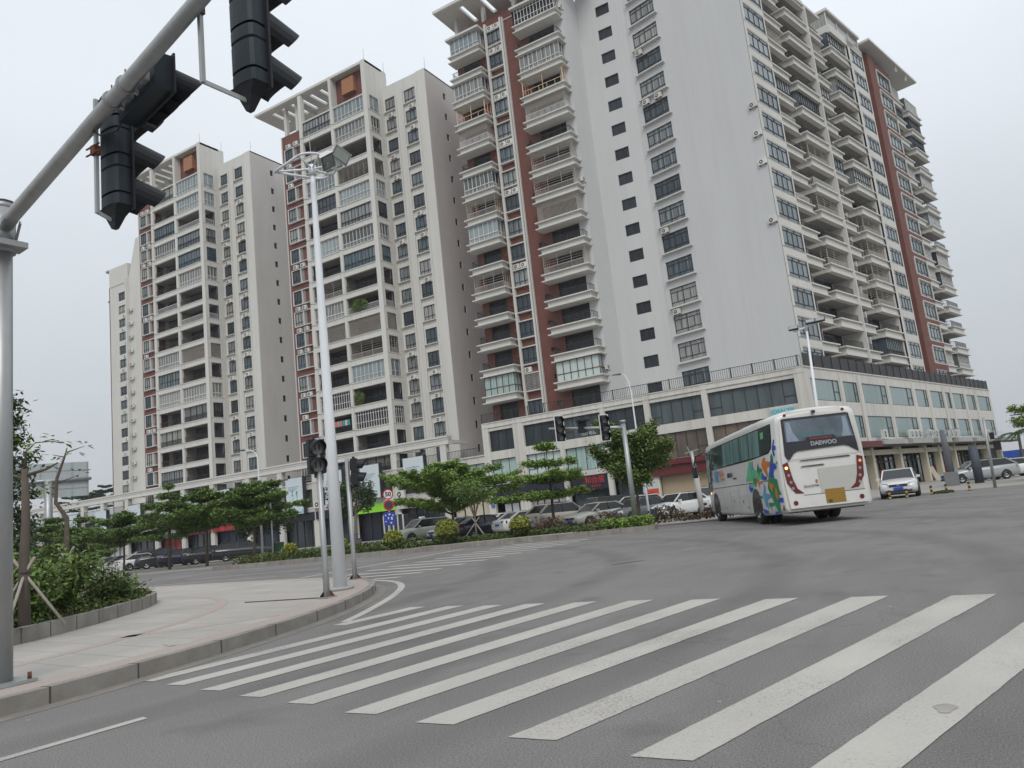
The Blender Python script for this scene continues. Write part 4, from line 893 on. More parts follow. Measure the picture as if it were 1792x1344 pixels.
for k in range(-3, 14):
    ac(Matrix.Translation((-152.9 + (k % 3) * .6, 96.9, 13.4 + 3 * k)), 'between windows of the slim distant tower, %s storey' % ORD[k + 4])
    ac(Matrix.Translation((-149.6, 96.5, 13.9 + 3 * k)) @ Matrix.Diagonal((1.2, 1, 1.3, 1)), 'on blank strip of the slim distant tower, %s storey' % ORD[k + 4])
# ------------------------------------------------------------------ signal gantry in the left foreground
G = 'traffic signal heads'
t_ = thing('signal_pole', 'thick galvanised steel signal pole at left edge with a long arm over the road', 'signal pole', (-8.16, 3.90, .15))
b = MB(); b.tube([(0, 0, 0), (0, 0, 4.72)], [.10, .088], STEEL, 20); b.box(-.22, .22, -.22, .22, 0, .03, STEEL)
for a in range(4): b.tube([(.17 * (1 if a % 2 else -1), .17 * (1 if a > 1 else -1), .03), (.17 * (1 if a % 2 else -1), .17 * (1 if a > 1 else -1), .09)], .02, RUST, 6)
b.build('post', t_)
b = MB(); b.tube([(0, 0, 4.72), (0, 0, 4.80)], [.108, .105], STEEL, 20); b.tube([(0, 0, 4.8), (0, 0, 4.84)], [.12, .04], STEEL, 20); b.build('cap', t_)
ad = Vector((4.42, -.91, 0)).normalized(); sd_ = Vector((-ad.y, ad.x, 0))
b = MB()
b.tube([(0, 0, 4.52), tuple(ad * .35 + Vector((0, 0, 4.54))), tuple(ad * 6.6 + Vector((0, 0, 4.60)))], [.080, .068, .044], STEEL, 12)
b.build('arm', t_)
b = MB(); b.tube([(0, 0, 4.25), (0, 0, 4.72)], .118, STEEL, 20); b.hexa([tuple(Vector(p)) for p in ((-.0, -.16, 4.28), (.2, -.20, 4.28), (.22, .14, 4.28), (0, .16, 4.28), (0, -.16, 4.34), (.2, -.20, 4.34), (.22, .14, 4.34), (0, .16, 4.34))], STEEL)
for q in (-1, 1): b.bar((0, .1 * q, 4.28), tuple(ad * .3 + sd_ * .08 * q + Vector((0, 0, 4.5))), .015, STEEL, .05)
b.build('collar', t_)
for s_ in (2.95, 3.22):
    b = MB(); p = ad * s_; b.tube([tuple(p - ad * .012 + Vector((0, 0, 4.57))), tuple(p + ad * .012 + Vector((0, 0, 4.57)))], .073, STEEL, 14); b.bar(tuple(p + Vector((0, 0, 4.57))), tuple(p + sd_ * .17 + Vector((0, 0, 4.50))), .03, STEEL)
    b.tube([tuple(p + Vector((0, 0, 4.62))), tuple(p + Vector((0, 0, 4.70)))], .006, RUST, 5); b.build('clamp', t_)
b = MB(); b.tube([tuple(ad * 2.5 + Vector((0, 0, 4.52))), tuple(ad * 2.6 + Vector((0, .04, 4.44))), tuple(ad * 2.8 + Vector((0, .1, 4.42))), tuple(ad * 3.0 + Vector((0, .12, 4.52)))], .008, RAILM, 5); b.build('cable', t_)
def visor(b, c, r, ln, m, fwd=(0, 1, 0), n=14, slope=.55):
    """tunnel visor: open tube cut on a slant, hood longer at the top; c = lens centre"""
    f = Vector(fwd).normalized(); z = Vector((0, 0, 1)); x = f.cross(z).normalized(); c = Vector(c); r0 = []; r1 = []; r2 = []
    for i in range(n + 1):
        t = R(-125) + R(250) * i / n + R(90); L_ = ln * (slope + (1 - slope) * max(0, (math.sin(t) + .57) / 1.57))
        r0.append(c + x * math.cos(t) * r + z * math.sin(t) * r); r1.append(c + f * L_ + x * math.cos(t) * r * .96 + z * (math.sin(t) * r * .96 - L_ * .10)); r2.append(c + f * L_ + x * math.cos(t) * r * .9 + z * (math.sin(t) * r * .9 - L_ * .10))
    r3 = [c + (p - c) * .93 for p in r0]
    for i in range(n):
        b.poly([r0[i], r0[i + 1], r1[i + 1], r1[i]], m, True); b.poly([r1[i], r1[i + 1], r2[i + 1], r2[i]], m); b.poly([r2[i], r2[i + 1], r3[i + 1], r3[i]], m, True)
def head3(parent, x0, x1, y0, y1, z0, n, mh, visl, plate=True, dz=.34, skipfirst=False):
    """signal head, lamps facing +y"""
    cx = (x0 + x1) / 2; wd = (x1 - x0) / 2
    b = MB()
    for i in range(n):
        a, c = z0 + dz * i, z0 + dz * (i + 1)
        # housing with rounded back
        ring = []
        for t in range(9):
            an = math.pi * t / 8; ring.append((cx - wd * math.cos(an) * (1 if 0 < t < 8 else 1), y0 + (y1 - y0) * .55 - (y1 - y0) * .55 * math.sin(an) ** .6))
        ring = ring + [(x1, y1), (x0, y1)]
        lo = [(p[0], p[1], a + .012) for p in ring]; hi = [(p[0], p[1], c - .012) for p in ring]
        b.loft([[(cx + (p[0] - cx) * .93, y1 + (p[1] - y1) * .90, a + (.0)) for p in lo], lo, [(p[0], p[1], a + dz * .3) for p in lo]], mh, smooth=False, caps=False)
        b.loft([[(cx + (p[0] - cx) * .90, y1 + (p[1] - y1) * .84, a + dz * .3) for p in lo], [(cx + (p[0] - cx) * .90, y1 + (p[1] - y1) * .84, a + dz * .36) for p in lo]], mh, smooth=False)
        b.loft([[(p[0], p[1], a + dz * .36) for p in lo], hi, [(cx + (p[0] - cx) * .93, y1 + (p[1] - y1) * .90, c) for p in lo]], mh, smooth=False)
    b.build('housing', parent)
    if plate:
        b = MB(); b.box(x0 - .03, x1 + .03, y1, y1 + .018, z0 - .02, z0 + dz * n + .02, BLKP); b.build('backplate', parent)
    for i in range(n):
        c = (cx, y1 + .02, z0 + dz * (i + .5)); q = MB(); q.tube([c, (c[0], c[1] + .015, c[2])], min(wd, dz / 2) * .86, LENS, 18); q.build('lens', parent)
        q = MB(); visor(q, c, max(wd, dz / 2 * .9) * 1.0, visl, BLKP); q.build('visor', parent)
for nm, x0, x1, y0, z0, zt, tx, lab in (('traffic_light', -5.82, -5.55, 3.50, 4.02, 4.9, -5.70, 'dark vertical traffic light seen from behind, hanging under the middle of the steel arm'), ('traffic_light', -3.98, -3.73, 3.35, 4.30, 4.9, -3.93, 'largest dark traffic light seen from behind, hanging at the top of the photo')):
    cxx = (x0 + x1) / 2; T_ = thing(nm, lab, 'traffic light', (cxx, y0, z0), R(0), G)
    w2 = (x1 - x0) / 2; head3(T_, -w2, w2, 0, .13, 0, 3, BLKG, .36)
    b = MB(); b.loft([[(-w2, 0, 0), (w2, 0, 0), (w2, .15, 0), (-w2, .15, 0)], [(-w2 * .5, .03, -.07), (w2 * .5, .03, -.07), (w2 * .5, .12, -.07), (-w2 * .5, .12, -.07)], [(-.02, .05, -.17), (.02, .05, -.17), (.02, .09, -.17), (-.02, .09, -.17)]], BLKP, smooth=False); b.build('bottom_cap', T_)
    b = MB(); ya = {-5.70: 3.43, -3.93: 3.10}[tx] - y0; xa = tx - cxx
    b.bar((xa, ya, -.07), (xa, ya, .93), .028, STEEL); b.bar((xa, ya, -.06), (0, .04, -.10), .014, STEEL, .03); b.bar((xa, ya, .90), (0, .05, 1.0), .02, RAILM); b.build('bracket', T_)
    b = MB(); b.box(xa - .03, xa + .03, ya - .035, ya + .02, .43, .51, RUST); b.tube([(xa - .09, ya - .03, .5), (xa + .09, ya - .03, .5)], .008, RUST, 5); b.tube([(xa - .09, ya - .03, .44), (xa + .09, ya - .03, .44)], .008, RUST, 5); b.build('bracket_clamp', T_)
# horizontal head behind the arm
T_ = thing('traffic_light', 'dark horizontal traffic light clamped behind the steel arm, seen edge-on', 'traffic light', (-4.95, 3.33, 4.58), math.atan2(ad.y, ad.x), G)
b = MB(); b.hexa([(-.42, 0, .03), (.24, 0, .03), (.24, .13, .03), (-.42, .13, .03), (-.38, 0, .30), (.28, 0, .30), (.28, .13, .30), (-.38, .13, .30)], BLKG); b.box(-.44, .30, .13, .145, 0, .32, BLKP)
b.box(-.2, -.12, -.05, 0, .1, .3, STEEL); b.box(.1, .18, -.05, 0, .1, .3, STEEL); b.build('housing', T_)
for i in range(3):
    c = (-.30 + .22 * i, .15, .16); q = MB(); q.tube([c, (c[0], c[1] + .012, c[2])], .10, LENS, 16); q.build('lens', T_)
    q = MB(); visor(q, c, .115, .27, BLKP); q.build('visor', T_)
# ------------------------------------------------------------------ pedestrian signals
def ped(lab, x, y, hx, hy, fx, ang):
    T_ = thing('pedestrian_signal', lab, 'traffic light', (x, y, .15), 0, G)
    b = MB(); b.tube([(0, 0, 0), (0, 0, .5), (0, 0, 2.78)], [.058, .052, .048], STEEL, 14); b.build('pole', T_)
    b = MB(); b.box(-.12, .12, -.12, .12, 0, .02, STEEL)
    for q in range(4):
        a = R(45 + 90 * q); b.prism([(0, 0, .02), (math.cos(a) * .13, math.sin(a) * .13, .02), (math.cos(a) * .05, math.sin(a) * .05, .12)], (.008, .008, 0), RUST)
    b.build('base_flange', T_)
    H_ = MB(); F = Matrix.Translation((hx, hy, 2.14)) @ Matrix.Rotation(ang, 4, 'Z'); H_.M = F
    w2 = .145
    for i in range(2): H_.box(-w2, w2, -.10, .05, .01 + .31 * i, .31 + .31 * i, BLKP)
    H_.box(-.04, .04, -.06, .0, .62, .67, BLKP); H_.box(-w2 * .8, w2 * .8, -.12, -.1, .05, .25, BLKP); H_.box(-w2 * .8, w2 * .8, -.12, -.1, .36, .56, BLKP); H_.box(-.04, .04, -.06, .02, -.06, .01, BLKP); hb = H_.build('housing', T_)
    for i in range(2):
        c = Vector((0, .05, .16 + .31 * i)); q = MB(); q.M = F; q.tube([c, c + Vector((0, .012, 0))], .125, LENS, 20)
        o_ = q.build('lens', T_)
        q = MB(); q.M = F
        for sx in (-.04, .04): q.box(c.x + sx - .012, c.x + sx + .012, .062, .066, c.z - .05, c.z + .05, BLKG)
        q.build('symbol', T_)
        q = MB(); q.M = F; visor(q, c, .138, .20, BLKP, slope=.5); q.build('visor', T_)
    q = MB(); q.bar((0, 0, 2.2), (hx, hy, 2.2), .04, STEEL); q.bar((0, 0, 2.7), (hx, hy, 2.7), .04, STEEL); q.build('bracket', T_)
ped('black two-lamp pedestrian light facing the camera on the kerb, left of the tall white mast', -10.02, 10.0, -.02, -.02, 0, R(-116))
ped('black pedestrian light seen from behind on a thin pole right of the tall white mast', -12.67, 13.56, .16, .1, 0, R(-58 + 5))
b = MB(); b.bar((-12.0, 9.9, .158), (-10.1, 10.0, .158), .035, RUST, .012); tag(b.build('rusty_strip'), 'rusty red metal strip lying on the pavement by the pedestrian light', 'metal strip')
# ------------------------------------------------------------------ tall white floodlight mast
T_ = thing('floodlight_mast', 'tall white tapered mast with a truss ring and floodlights, standing on the pavement corner', 'lamp mast', (-10.96, 11.31, .15))
b = MB(); b.tube([(0, 0, 0), (0, 0, .06)], .26, CONC, 20); b.tube([(0, 0, .06), (0, 0, 3.5), (0, 0, 6.6), (0, 0, 8.35), (.0, 0, 8.72)], [.135, .100, .072, .052, .052], POLEW, 22); b.build('shaft', T_)
rt = Vector((.85, .52, 0)); aw = Vector((-.52, .85, 0)); zc = 8.72; hub = Vector((0, 0, zc)); ap = hub - rt * .80 + Vector((0, 0, .02)); b = MB()
b.tube([hub - Vector((0, 0, .15)), hub + Vector((0, 0, .08))], .08, POLEW, 16)
ring = [];
for i in range(21):
    a = R(-118 + 236 * i / 20); ring.append(hub + rt * (.05 + .44 * math.cos(a)) + aw * (.60 * math.sin(a)) + Vector((0, 0, .06)))
b.tube(ring, .026, POLEW, 8); b.tube([ring[0], ap], .028, POLEW, 8); b.tube([ring[-1], ap], .028, POLEW, 8)
for q in (0, 5, 10, 15, 20): b.tube([hub, ring[q]], .022, POLEW, 6)
b.tube([hub, ap], .026, POLEW, 8); b.tube([hub + Vector((0, 0, 0)), hub + Vector((-.03, 0, .85))], .006, STEEL, 5); b.build('truss_ring', T_)
FLG = mat('floodlight_lens', (.22, .26, .23), .1, var=.1, coat=.4)
for p, yaw, pitch, rl_ in ((ring[13] + Vector((-.05, 0, .20)), -62, 14, -14), (ring[9] + Vector((.22, .0, .06)), -20, 12, 24), (ring[6] + Vector((.10, 0, -.16)), 10, 55, 30)):
    q = MB(); q.M = Matrix.Translation(p) @ Matrix.Rotation(R(yaw + 90), 4, 'Z') @ Matrix.Rotation(R(pitch), 4, 'X') @ Matrix.Rotation(R(rl_), 4, 'Y')
    q.box(-.2, .2, -.03, .0, -.15, .15, STEEL); q.hexa([(-.2, 0, -.15), (.2, 0, -.15), (.12, .14, -.08), (-.12, .14, -.08), (-.2, 0, .15), (.2, 0, .15), (.12, .14, .08), (-.12, .14, .08)], ACM); q.box(-.18, .18, -.034, -.03, -.13, .13, FDARK); q.box(-.165, .165, -.038, -.034, -.115, .115, FLG)
    q.build('floodlight', T_)
    q = MB(); q.tube([p, p - Vector((0, 0, .12)), hub + (p - hub) * .7], .014, POLEW, 6); q.build('lamp_bracket', T_)
# ------------------------------------------------------------------ far signal gantry on the planter tip
T_ = thing('signal_pole', 'grey signal pole with a short arm rising from the planting strip tip', 'signal pole', (-13.04, 31.4, .17))
b = MB(); b.tube([(0, 0, 0), (0, 0, 4.5)], [.125, .095], STEEL, 16); b.tube([(0, 0, 4.5), (0, 0, 4.62)], .12, STEEL, 16); b.build('post', T_)
A0 = Vector((0, 0, 4.3)); A1 = Vector((-2.95, -1.4, 4.62)); b = MB(); b.tube([A0, A0 + (A1 - A0) * .12, A1], [.085, .075, .055], STEEL, 12); b.build('arm', T_)
da = (A1 - A0).normalized(); fy = Vector((0, 0, 1)).cross(da).normalized()   # points toward camera side or away
for fr_, lab, hz_ in ((.26, 'black three-lamp traffic light with white border beside the far grey pole', 3), (.86, 'black three-lamp traffic light with white border at the end of the far arm', 3), (.55, 'small black camera-like signal box in the middle of the far arm', 1)):
    p = A0 + (A1 - A0) * fr_ + Vector((-13.04, 31.4, .17)); Hh = thing('traffic_light', lab, 'traffic light', tuple(p + Vector((0, 0, -.55 if hz_ == 3 else -.2))), R(-128), G)
    if hz_ == 3:
        head3(Hh, -.17, .17, -.1, .06, 0, 3, BLKP, .26, True, .36); q = MB(); q.box(-.235, -.20, .06, .08, -.05, 1.13, PWHITE); q.box(.20, .235, .06, .08, -.05, 1.13, PWHITE); q.box(-.235, .235, .06, .08, 1.1, 1.13, PWHITE); q.box(-.235, .235, .06, .08, -.06, -.03, PWHITE); q.build('border', Hh)
    else:
        q = MB(); q.box(-.18, .18, -.1, .1, 0, .5, BLKP); q.build('housing', Hh); q = MB(); q.box(-.26, .26, -.05, .30, .48, .56, BLKP); q.build('hood', Hh)
# ------------------------------------------------------------------ street lamps and posts
def lamp(lab, base, h, tip, col=POLEW, r=.07):
    T_ = thing('street_lamp', lab, 'street lamp', base, 0, 'street lamps')
    b = MB(); tx, ty, tz = tip[0] - base[0], tip[1] - base[1], tip[2] - base[2]
    b.tube([(0, 0, 0), (0, 0, h * .5), (0, 0, h), (tx * .12, ty * .12, h + (tz - h) * .6), (tx * .4, ty * .4, tz - .05), (tx * .85, ty * .85, tz)], [r * 1.3, r, r * .7, r * .6, r * .5, r * .45], col, 10); b.build('pole', T_)
    b = MB(); d = Vector((tx, ty, 0)).normalized(); s_ = Vector((-d.y, d.x, 0)); p = Vector((tx, ty, tz))
    b.hexa([p - d * .35 - s_ * .12 - Vector((0, 0, .05)), p + d * .35 - s_ * .09 - Vector((0, 0, .02)), p + d * .35 + s_ * .09 - Vector((0, 0, .02)), p - d * .35 + s_ * .12 - Vector((0, 0, .05)), p - d * .35 - s_ * .10 + Vector((0, 0, .06)), p + d * .35 - s_ * .06 + Vector((0, 0, .03)), p + d * .35 + s_ * .06 + Vector((0, 0, .03)), p - d * .35 + s_ * .10 + Vector((0, 0, .06))], FDARK); b.build('lamp_head', T_)
    return T_
lamp('tall white curved street lamp in front of the corner podium', (-21.4, 53.9, 0), 9.4, (-22.25, 53.55, 10.8))
lamp('white curved street lamp standing before the further tower at left', (-45.4, 39.2, 0), 7.4, (-46.3, 38.4, 8.05))
lamp('short white double street lamp behind the tree by the grey signal pole', (-16.9, 42.8, 0), 4.3, (-16.5, 43.0, 4.75), r=.06)
lamp('short white street lamp leaning among the trees at left', (-44.3, 39.2, 0), 4.9, (-43.4, 39.7, 5.5), r=.05)
T_ = thing('street_lamp', 'white street lamp with flat lamps on a cross arm, rising behind the bus', 'street lamp', (-10.5, 65.15, 0), 0, 'street lamps')
b = MB(); b.tube([(0, 0, 0), (0.1, 0, 7), (.35, 0, 13.3)], [.16, .13, .08], POLEW, 10); b.bar((-.7, -.1, 13.5), (1.5, .2, 13.9), .09, POLEW); b.bar((-.7, .3, 13.5), (1.5, .2, 13.9), .07, POLEW); b.build('pole', T_)
for x, z in ((-.6, 13.75), (.75, 14.0), (1.5, 14.0)):
    q = MB(); q.M = Matrix.Translation((x, -.1, z)) @ Matrix.Rotation(R(-40), 4, 'X'); q.box(-.38, .38, -.1, .05, -.22, .22, FDARK); q.box(-.33, .33, -.12, -.1, -.18, .18, STEEL); q.build('lamp_head', T_)
lamp('thin lamp post at the far right edge beside the palm-like tree', (3.4, 60, 0), 4.0, (2.45, 59.9, 4.15), STEEL, .05)
T_ = thing('utility_pole', 'leaning dark grey utility post with fittings in front of the beige shutter', 'pole', (-15.3, 47.6, 0), 0, 'grey utility poles')
b = MB(); b.tube([(0, 0, 0), (-.05, 0, 2.4)], .17, STEEL if False else CONC, 10); b.tube([(-.05, 0, 2.4), (-.12, 0, 4.0)], .10, STEEL, 10); b.bar((-.55, 0, 3.9), (.35, 0, 4.05), .06, STEEL); b.bar((-.12, 0, 3.4), (-.35, 0, 4.3), .05, STEEL); b.build('post', T_)
T_ = thing('utility_pole', 'dark grey utility post on a grey base box beside the silver estate car', 'pole', (-1.9, 60, 0), 0, 'grey utility poles')
b = MB(); b.tube([(0, 0, 0), (0, 0, 2.6), (-.05, 0, 3.8)], [.27, .24, .12], mat('dark_grey_paint', (.10, .105, .115), .6, var=.1), 10); b.bar((-1.2, 0, 3.6), (1.0, 0, 3.75), .07, STEEL); b.build('post', T_)
b = MB(); b.box(-.42, .42, -.6, .1, 0, .95, mat('cabinet_grey', (.17, .175, .18), .6)); b.build('base_box', T_)
T_ = thing('signal_pole', 'thin grey signal pole by the right kerb with a black signal on its side', 'signal pole', (.35, 46.1, 0))
b = MB(); b.tube([(0, 0, 0), (.06, 0, 1.9), (.12, 0, 3.55)], [.075, .065, .055], STEEL, 12); b.build('post', T_)
b = MB(); b.box(.3, .62, .0, .2, 1.85, 2.3, BLKP); b.box(.22, .42, -.12, .2, 2.4, 2.75, BLKP); b.bar((.1, 0, 2.3), (.4, .05, 2.35), .04, STEEL); b.build('signal_housing', T_)
T_ = thing('utility_pole', 'broad dark blue-grey post standing behind the thin signal pole', 'pole', (-.35, 60.5, 0), 0, 'grey utility poles'); b = MB(); b.tube([(0, 0, 0), (0, 0, 2.5)], [.3, .27], mat('slate_post', (.05, .06, .085), .6), 10); b.build('post', T_)
# speed limit sign
T_ = thing('road_sign', 'round 50 speed limit sign over a red ring and a blue sign on one post', 'road sign', (-29.1, 34.3, .2))
b = MB(); b.tube([(0, 0, 0), (0, 0, 3.1)], .035, STEEL, 8); b.build('post', T_)
SF = Matrix.Rotation(R(-40) + math.atan2(-29.1, 34.3) + R(60), 4, 'Z')
def disc(c, r, m, dy): q = MB(); q.M = SF; q.tube([(c[0], c[1] + dy, c[2]), (c[0], c[1] + dy - .012, c[2])], r, m, 24); return q
SF = Matrix.Rotation(math.atan2(29.1, 34.3), 4, 'Z')
REDR = mat('sign_red', (.45, .02, .02), .4, var=0); SWH = mat('sign_white', (.65, .65, .65), .4, var=0); SBL = mat('sign_blue', (.02, .05, .30), .4, var=0)
disc((0, -.04, 2.95), .30, REDR, 0).build('sign_face', T_); disc((0, -.04, 2.95), .235, SWH, -.008).build('sign_face', T_); text_mesh('50', .34, RAILM, 'sign_lettering', T_, SF @ Matrix.Translation((0, -.066, 2.95)) @ Matrix.Rotation(R(90), 4, 'X'), bold=.012)
disc((0, -.04, 2.33), .30, REDR, 0).build('sign_face', T_); disc((0, -.04, 2.33), .225, mat('sign_dark', (.05, .03, .05), .5, var=0), -.008).build('sign_face', T_)
q = MB(); q.M = SF; q.box(-.33, .33, -.06, -.04, 1.2, 1.95, SBL); q.build('sign_plate', T_)
q = MB(); q.M = SF
for x, z, w_, h in ((-.26, 1.75, .08, .06), (-.05, 1.78, .1, .08), (.15, 1.72, .08, .06), (-.1, 1.55, .06, .12), (.08, 1.5, .08, .16), (-.25, 1.4, .06, .06), (.02, 1.3, .1, .08)): q.box(x, x + w_, -.066, -.06, z, z + h, SWH)
q.build('sign_symbols', T_)
# ------------------------------------------------------------------ coach
BW = mat('coach_white', (.62, .615, .59), .35, var=.05, scale=1.5, coat=.25); BG = glassmat('coach_glass', (.018, .035, .037), (.05, .115, .12), (.17, .28, .28), stripes=2.2, rough=.03)  # coach side glass: teal variation is reflection painted into the colour
BRG = mat('coach_rear_glass', (.075, .10, .125), .1, var=.45, scale=1.3, stretch=(2.5, 1, .6), coat=.6); BBLK = mat('coach_black', (.014, .014, .022), .25, var=0, coat=.3)
LV = {'blue': mat('livery_blue', (.01, .07, .45), .4, var=.1), 'dgreen': mat('livery_green', (.008, .20, .07), .4, var=.1), 'lgreen': mat('livery_mint', (.12, .46, .22), .4, var=.1), 'orange': mat('livery_orange', (.62, .17, .015), .4, var=.1), 'sky': mat('livery_sky', (.09, .29, .48), .4, var=.1), 'red': mat('livery_brick', (.26, .06, .04), .4, var=.1)}
hdg = R(117.4); T_ = thing('coach', 'white coach seen from behind with blue, green and orange livery, turning in the road', 'coach', (-6.75, 27.27, 0), hdg)
XR_, XF_ = -3.35, 9.35; YL, YR = .04, -2.56; YC = (YL + YR) / 2; HW = (YL - YR) / 2
def csec(x, z0, z1, hw, rr=.28, tumble=.12):
    P = []; 
    def s(z): return hw - tumble * max(0, (z - 2.0) / 1.5)
    left = [(s(z0) - .06, z0), (s(z0), z0 + .12), (s(1.2), 1.2), (s(2.2), 2.2)]
    top = []
    for i in range(7): a = R(90 * i / 6); top.append((s(z1 - rr) - rr + rr * math.cos(a), z1 - rr * .8 + rr * .8 * math.sin(a)))
    top += [(hw * .35, z1 + .05), (0, z1 + .065)]
    half = left + top
    return [(x, YC + y, z) for y, z in half] + [(x, YC - y, z) for y, z in half[-2::-1]]
b = MB(); secs_ = [(XR_ + .10, .48, 3.05, HW - .22), (XR_ + .02, .44, 3.25, HW - .06), (XR_ + .10, .40, 3.42, HW), (-1.0, .30, 3.46, HW), (3, .30, 3.46, HW), (7.5, .30, 3.44, HW), (8.7, .32, 3.38, HW - .02), (9.15, .36, 3.2, HW - .12), (XF_, .42, 2.9, HW - .25)]
b.loft([csec(*q) for q in secs_], BW); b.build('body', T_)
def yside(z): return YL + .006 - .12 * max(0, (z - 2.0) / 1.5)
def sidepoly(b, pts, m, off=0): b.poly([(x, yside(z) + off, z) for x, z in pts], m)
q = MB(); q.poly([(x, yside(z), z) for x, z in ((-2.85, 3.16), (-2.82, 2.6), (-2.7, 2.38), (-2.35, 2.26), (.0, 2.2), (7.5, 2.2), (7.45, 3.16))], BBLK)
q.poly([(x, YR + YL - yside(z), z) for x, z in ((7.45, 3.16), (7.5, 2.2), (-2.2, 2.2), (-2.8, 3.16))], BBLK); q.build('window_surround', T_)
xs_ = [-2.76, -1.30, .20, 1.75, 3.3, 4.85, 6.35, 7.42]
for i in range(7):
    q = MB(); a, c = xs_[i] + .03, xs_[i + 1] - .03; zb = 2.26 if i else 2.36
    sidepoly(q, [(a, 3.12), (a, zb + (.25 if i == 0 else 0)), (a + .3, zb), (c, 2.25), (c, 3.12)], BG, .006); q.build('side_window', T_)
q = MB(); sidepoly(q, [(-1.9, 2.99), (-1.9, 2.78), (-1.52, 2.78), (-1.52, 2.99)], LV['lgreen'], .01); q.build('window_sticker', T_)
q = MB(); sidepoly(q, [(7.5, 3.1), (7.55, 2.2), (7.75, 1.35), (8.6, 1.2), (8.75, 3.05)], BBLK, .001); sidepoly(q, [(7.62, 3.0), (7.68, 2.15), (7.95, 1.7), (8.5, 1.6), (8.6, 2.95)], BG, .006); q.build('driver_window', T_)
q = MB(); sidepoly(q, [(-2.9, 1.44), (-2.9, 1.415), (7.7, 1.395), (7.7, 1.42)], BBLK, .002)
for x in (-2.2, 1.15, 2.6, 4.1, 5.6): sidepoly(q, [(x, 1.39), (x, .42), (x + .018, .42), (x + .018, 1.39)], ACF, .001)
for x, z in ((2.0, .85), (3.6, .88), (1.3, .62), (5.2, .6)): sidepoly(q, [(x, z), (x, z - .1), (x + .07, z - .1), (x + .07, z)], BBLK, .004)
q.build('panel_lines', T_)
livery = {'blue':[[(-3.51,2.65),(-3.67,2.62),(-3.5,2.48),(-3.8,2.42),(-3.77,2.31),(-3.4,2.33),(-3.57,2.18),(-3.44,2.12),(-3.33,2.14),(-3.12,2.37),(-3.2,2.46)],[(-2.77,2.09),(-3.03,1.93),(-3.45,1.92),(-3.59,1.84),(-3.53,1.76),(-2.99,1.73),(-2.83,1.61),(-2.92,1.47),(-2.15,1.55),(-2.2,1.69),(-2.49,1.87)],[(-3.11,0.86),(-3.82,0.86),(-3.82,0.72),(-3.02,0.72),(-2.94,0.76)],[(-1.34,1.71),(-1.42,1.6),(-1.78,1.56),(-1.72,1.46),(-1.23,1.46),(-1.17,1.56)],[(0.68,1.42),(0.6,1.28),(0.22,1.26),(0.33,1.17),(0.67,1.09),(0.86,1.24)],[(-0.74,0.53),(-1.38,0.46),(-1.28,0.37),(-0.73,0.37)],[(-2.21,0.46),(-2.88,0.41),(-2.76,0.36),(-2.15,0.35)]],'dgreen':[[(-2.92,2.26),(-3.13,2.16),(-3.1,1.97),(-2.9,1.94),(-2.76,2.07),(-2.71,2.14)],[(-2.15,1.69),(-2.42,1.53),(-3.32,1.42),(-3.42,1.1),(-3.7,0.96),(-3.29,0.95),(-3.07,0.37),(-2.64,0.44),(-2.26,0.67),(-1.7,1.19),(-1.88,1.41)],[(-0.92,2.06),(-0.91,1.88),(-1.3,1.85),(-1.23,1.74),(-0.96,1.75),(-0.97,1.56),(-0.64,1.82)],[(-0.17,1.76),(-0.1,1.58),(-0.51,1.55),(-0.4,1.46),(-0.23,1.44),(-0.24,1.25),(0.09,1.46)],[(-1.6,0.73),(-2.23,0.71),(-2.17,0.62),(-1.79,0.59),(-1.9,0.42),(-1.52,0.66)],[(-0.5,0.96),(-0.85,0.95),(-0.8,0.86),(-0.49,0.87)],[(-3.75,1.99),(-3.8,1.86),(-3.58,1.92)]],'lgreen':[[(0.37,2.16),(-0.21,2.15),(0.01,1.9),(-1.24,1.71),(-1.08,1.5),(-0.47,1.49),(1.16,1.49),(0.71,1.88)],[(0.56,1.42),(-0.38,1.43),(-0.12,1.28),(0.49,1.28)]],'orange':[[(-1.63,2.17),(-1.88,2.17),(-1.81,2.06),(-2.49,2.01),(-2.56,1.94),(-2.38,1.84),(-1.85,1.84),(-1.97,1.55),(-1.82,1.55),(-1.34,1.91),(-1.4,2.0)],[(-2.02,1.4),(-2.16,1.33),(-2.6,1.3),(-2.57,1.22),(-2.25,1.18),(-2.23,1.05),(-1.91,1.24)],[(-0.62,1.64),(-0.65,1.44),(-1.12,1.41),(-1.08,1.35),(-0.7,1.35),(-0.72,1.17),(-0.44,1.44)],[(-2.78,1.16),(-2.93,1.21),(-3.09,0.97),(-3.04,0.81),(-2.78,0.81),(-2.66,0.98)]],'sky':[[(0.22,2.02),(-0.23,1.94),(-0.18,1.85),(0.11,1.84),(0.03,1.72),(0.25,1.81)],[(-1.31,1.36),(-1.43,1.23),(-1.32,1.02),(-1.99,0.99),(-1.97,0.88),(-1.41,0.82),(-1.5,0.51),(-1.1,0.63),(-0.94,0.94)]],'red':[[(-3.76,0.65),(-3.88,0.51),(-3.49,0.46)]]}
zz = 0
for cname, L_ in livery.items():
    for P_ in L_:
        q = MB(); pts = [((-2.2 + (x + 2.2) * .66) if x < -2.2 else x, z) for x, z in P_]
        sidepoly(q, pts, LV[cname], .0015 + .0012 * {'lgreen': 0, 'sky': 1, 'dgreen': 2, 'orange': 3, 'blue': 4, 'red': 5}[cname])
        q.build('livery_shape', T_)
MS = lambda x, z, off=.012: Matrix.Translation((x, yside(z) + off, z)) @ Matrix.Rotation(R(180), 4, 'Z') @ Matrix.Rotation(R(90), 4, 'X')
text_mesh('国旅', .52, LV['sky'], 'side_lettering', T_, MS(6.35, 1.87), bold=.01); text_mesh('巴士', .46, LV['orange'], 'side_lettering', T_, MS(5.25, 1.87), bold=.008)
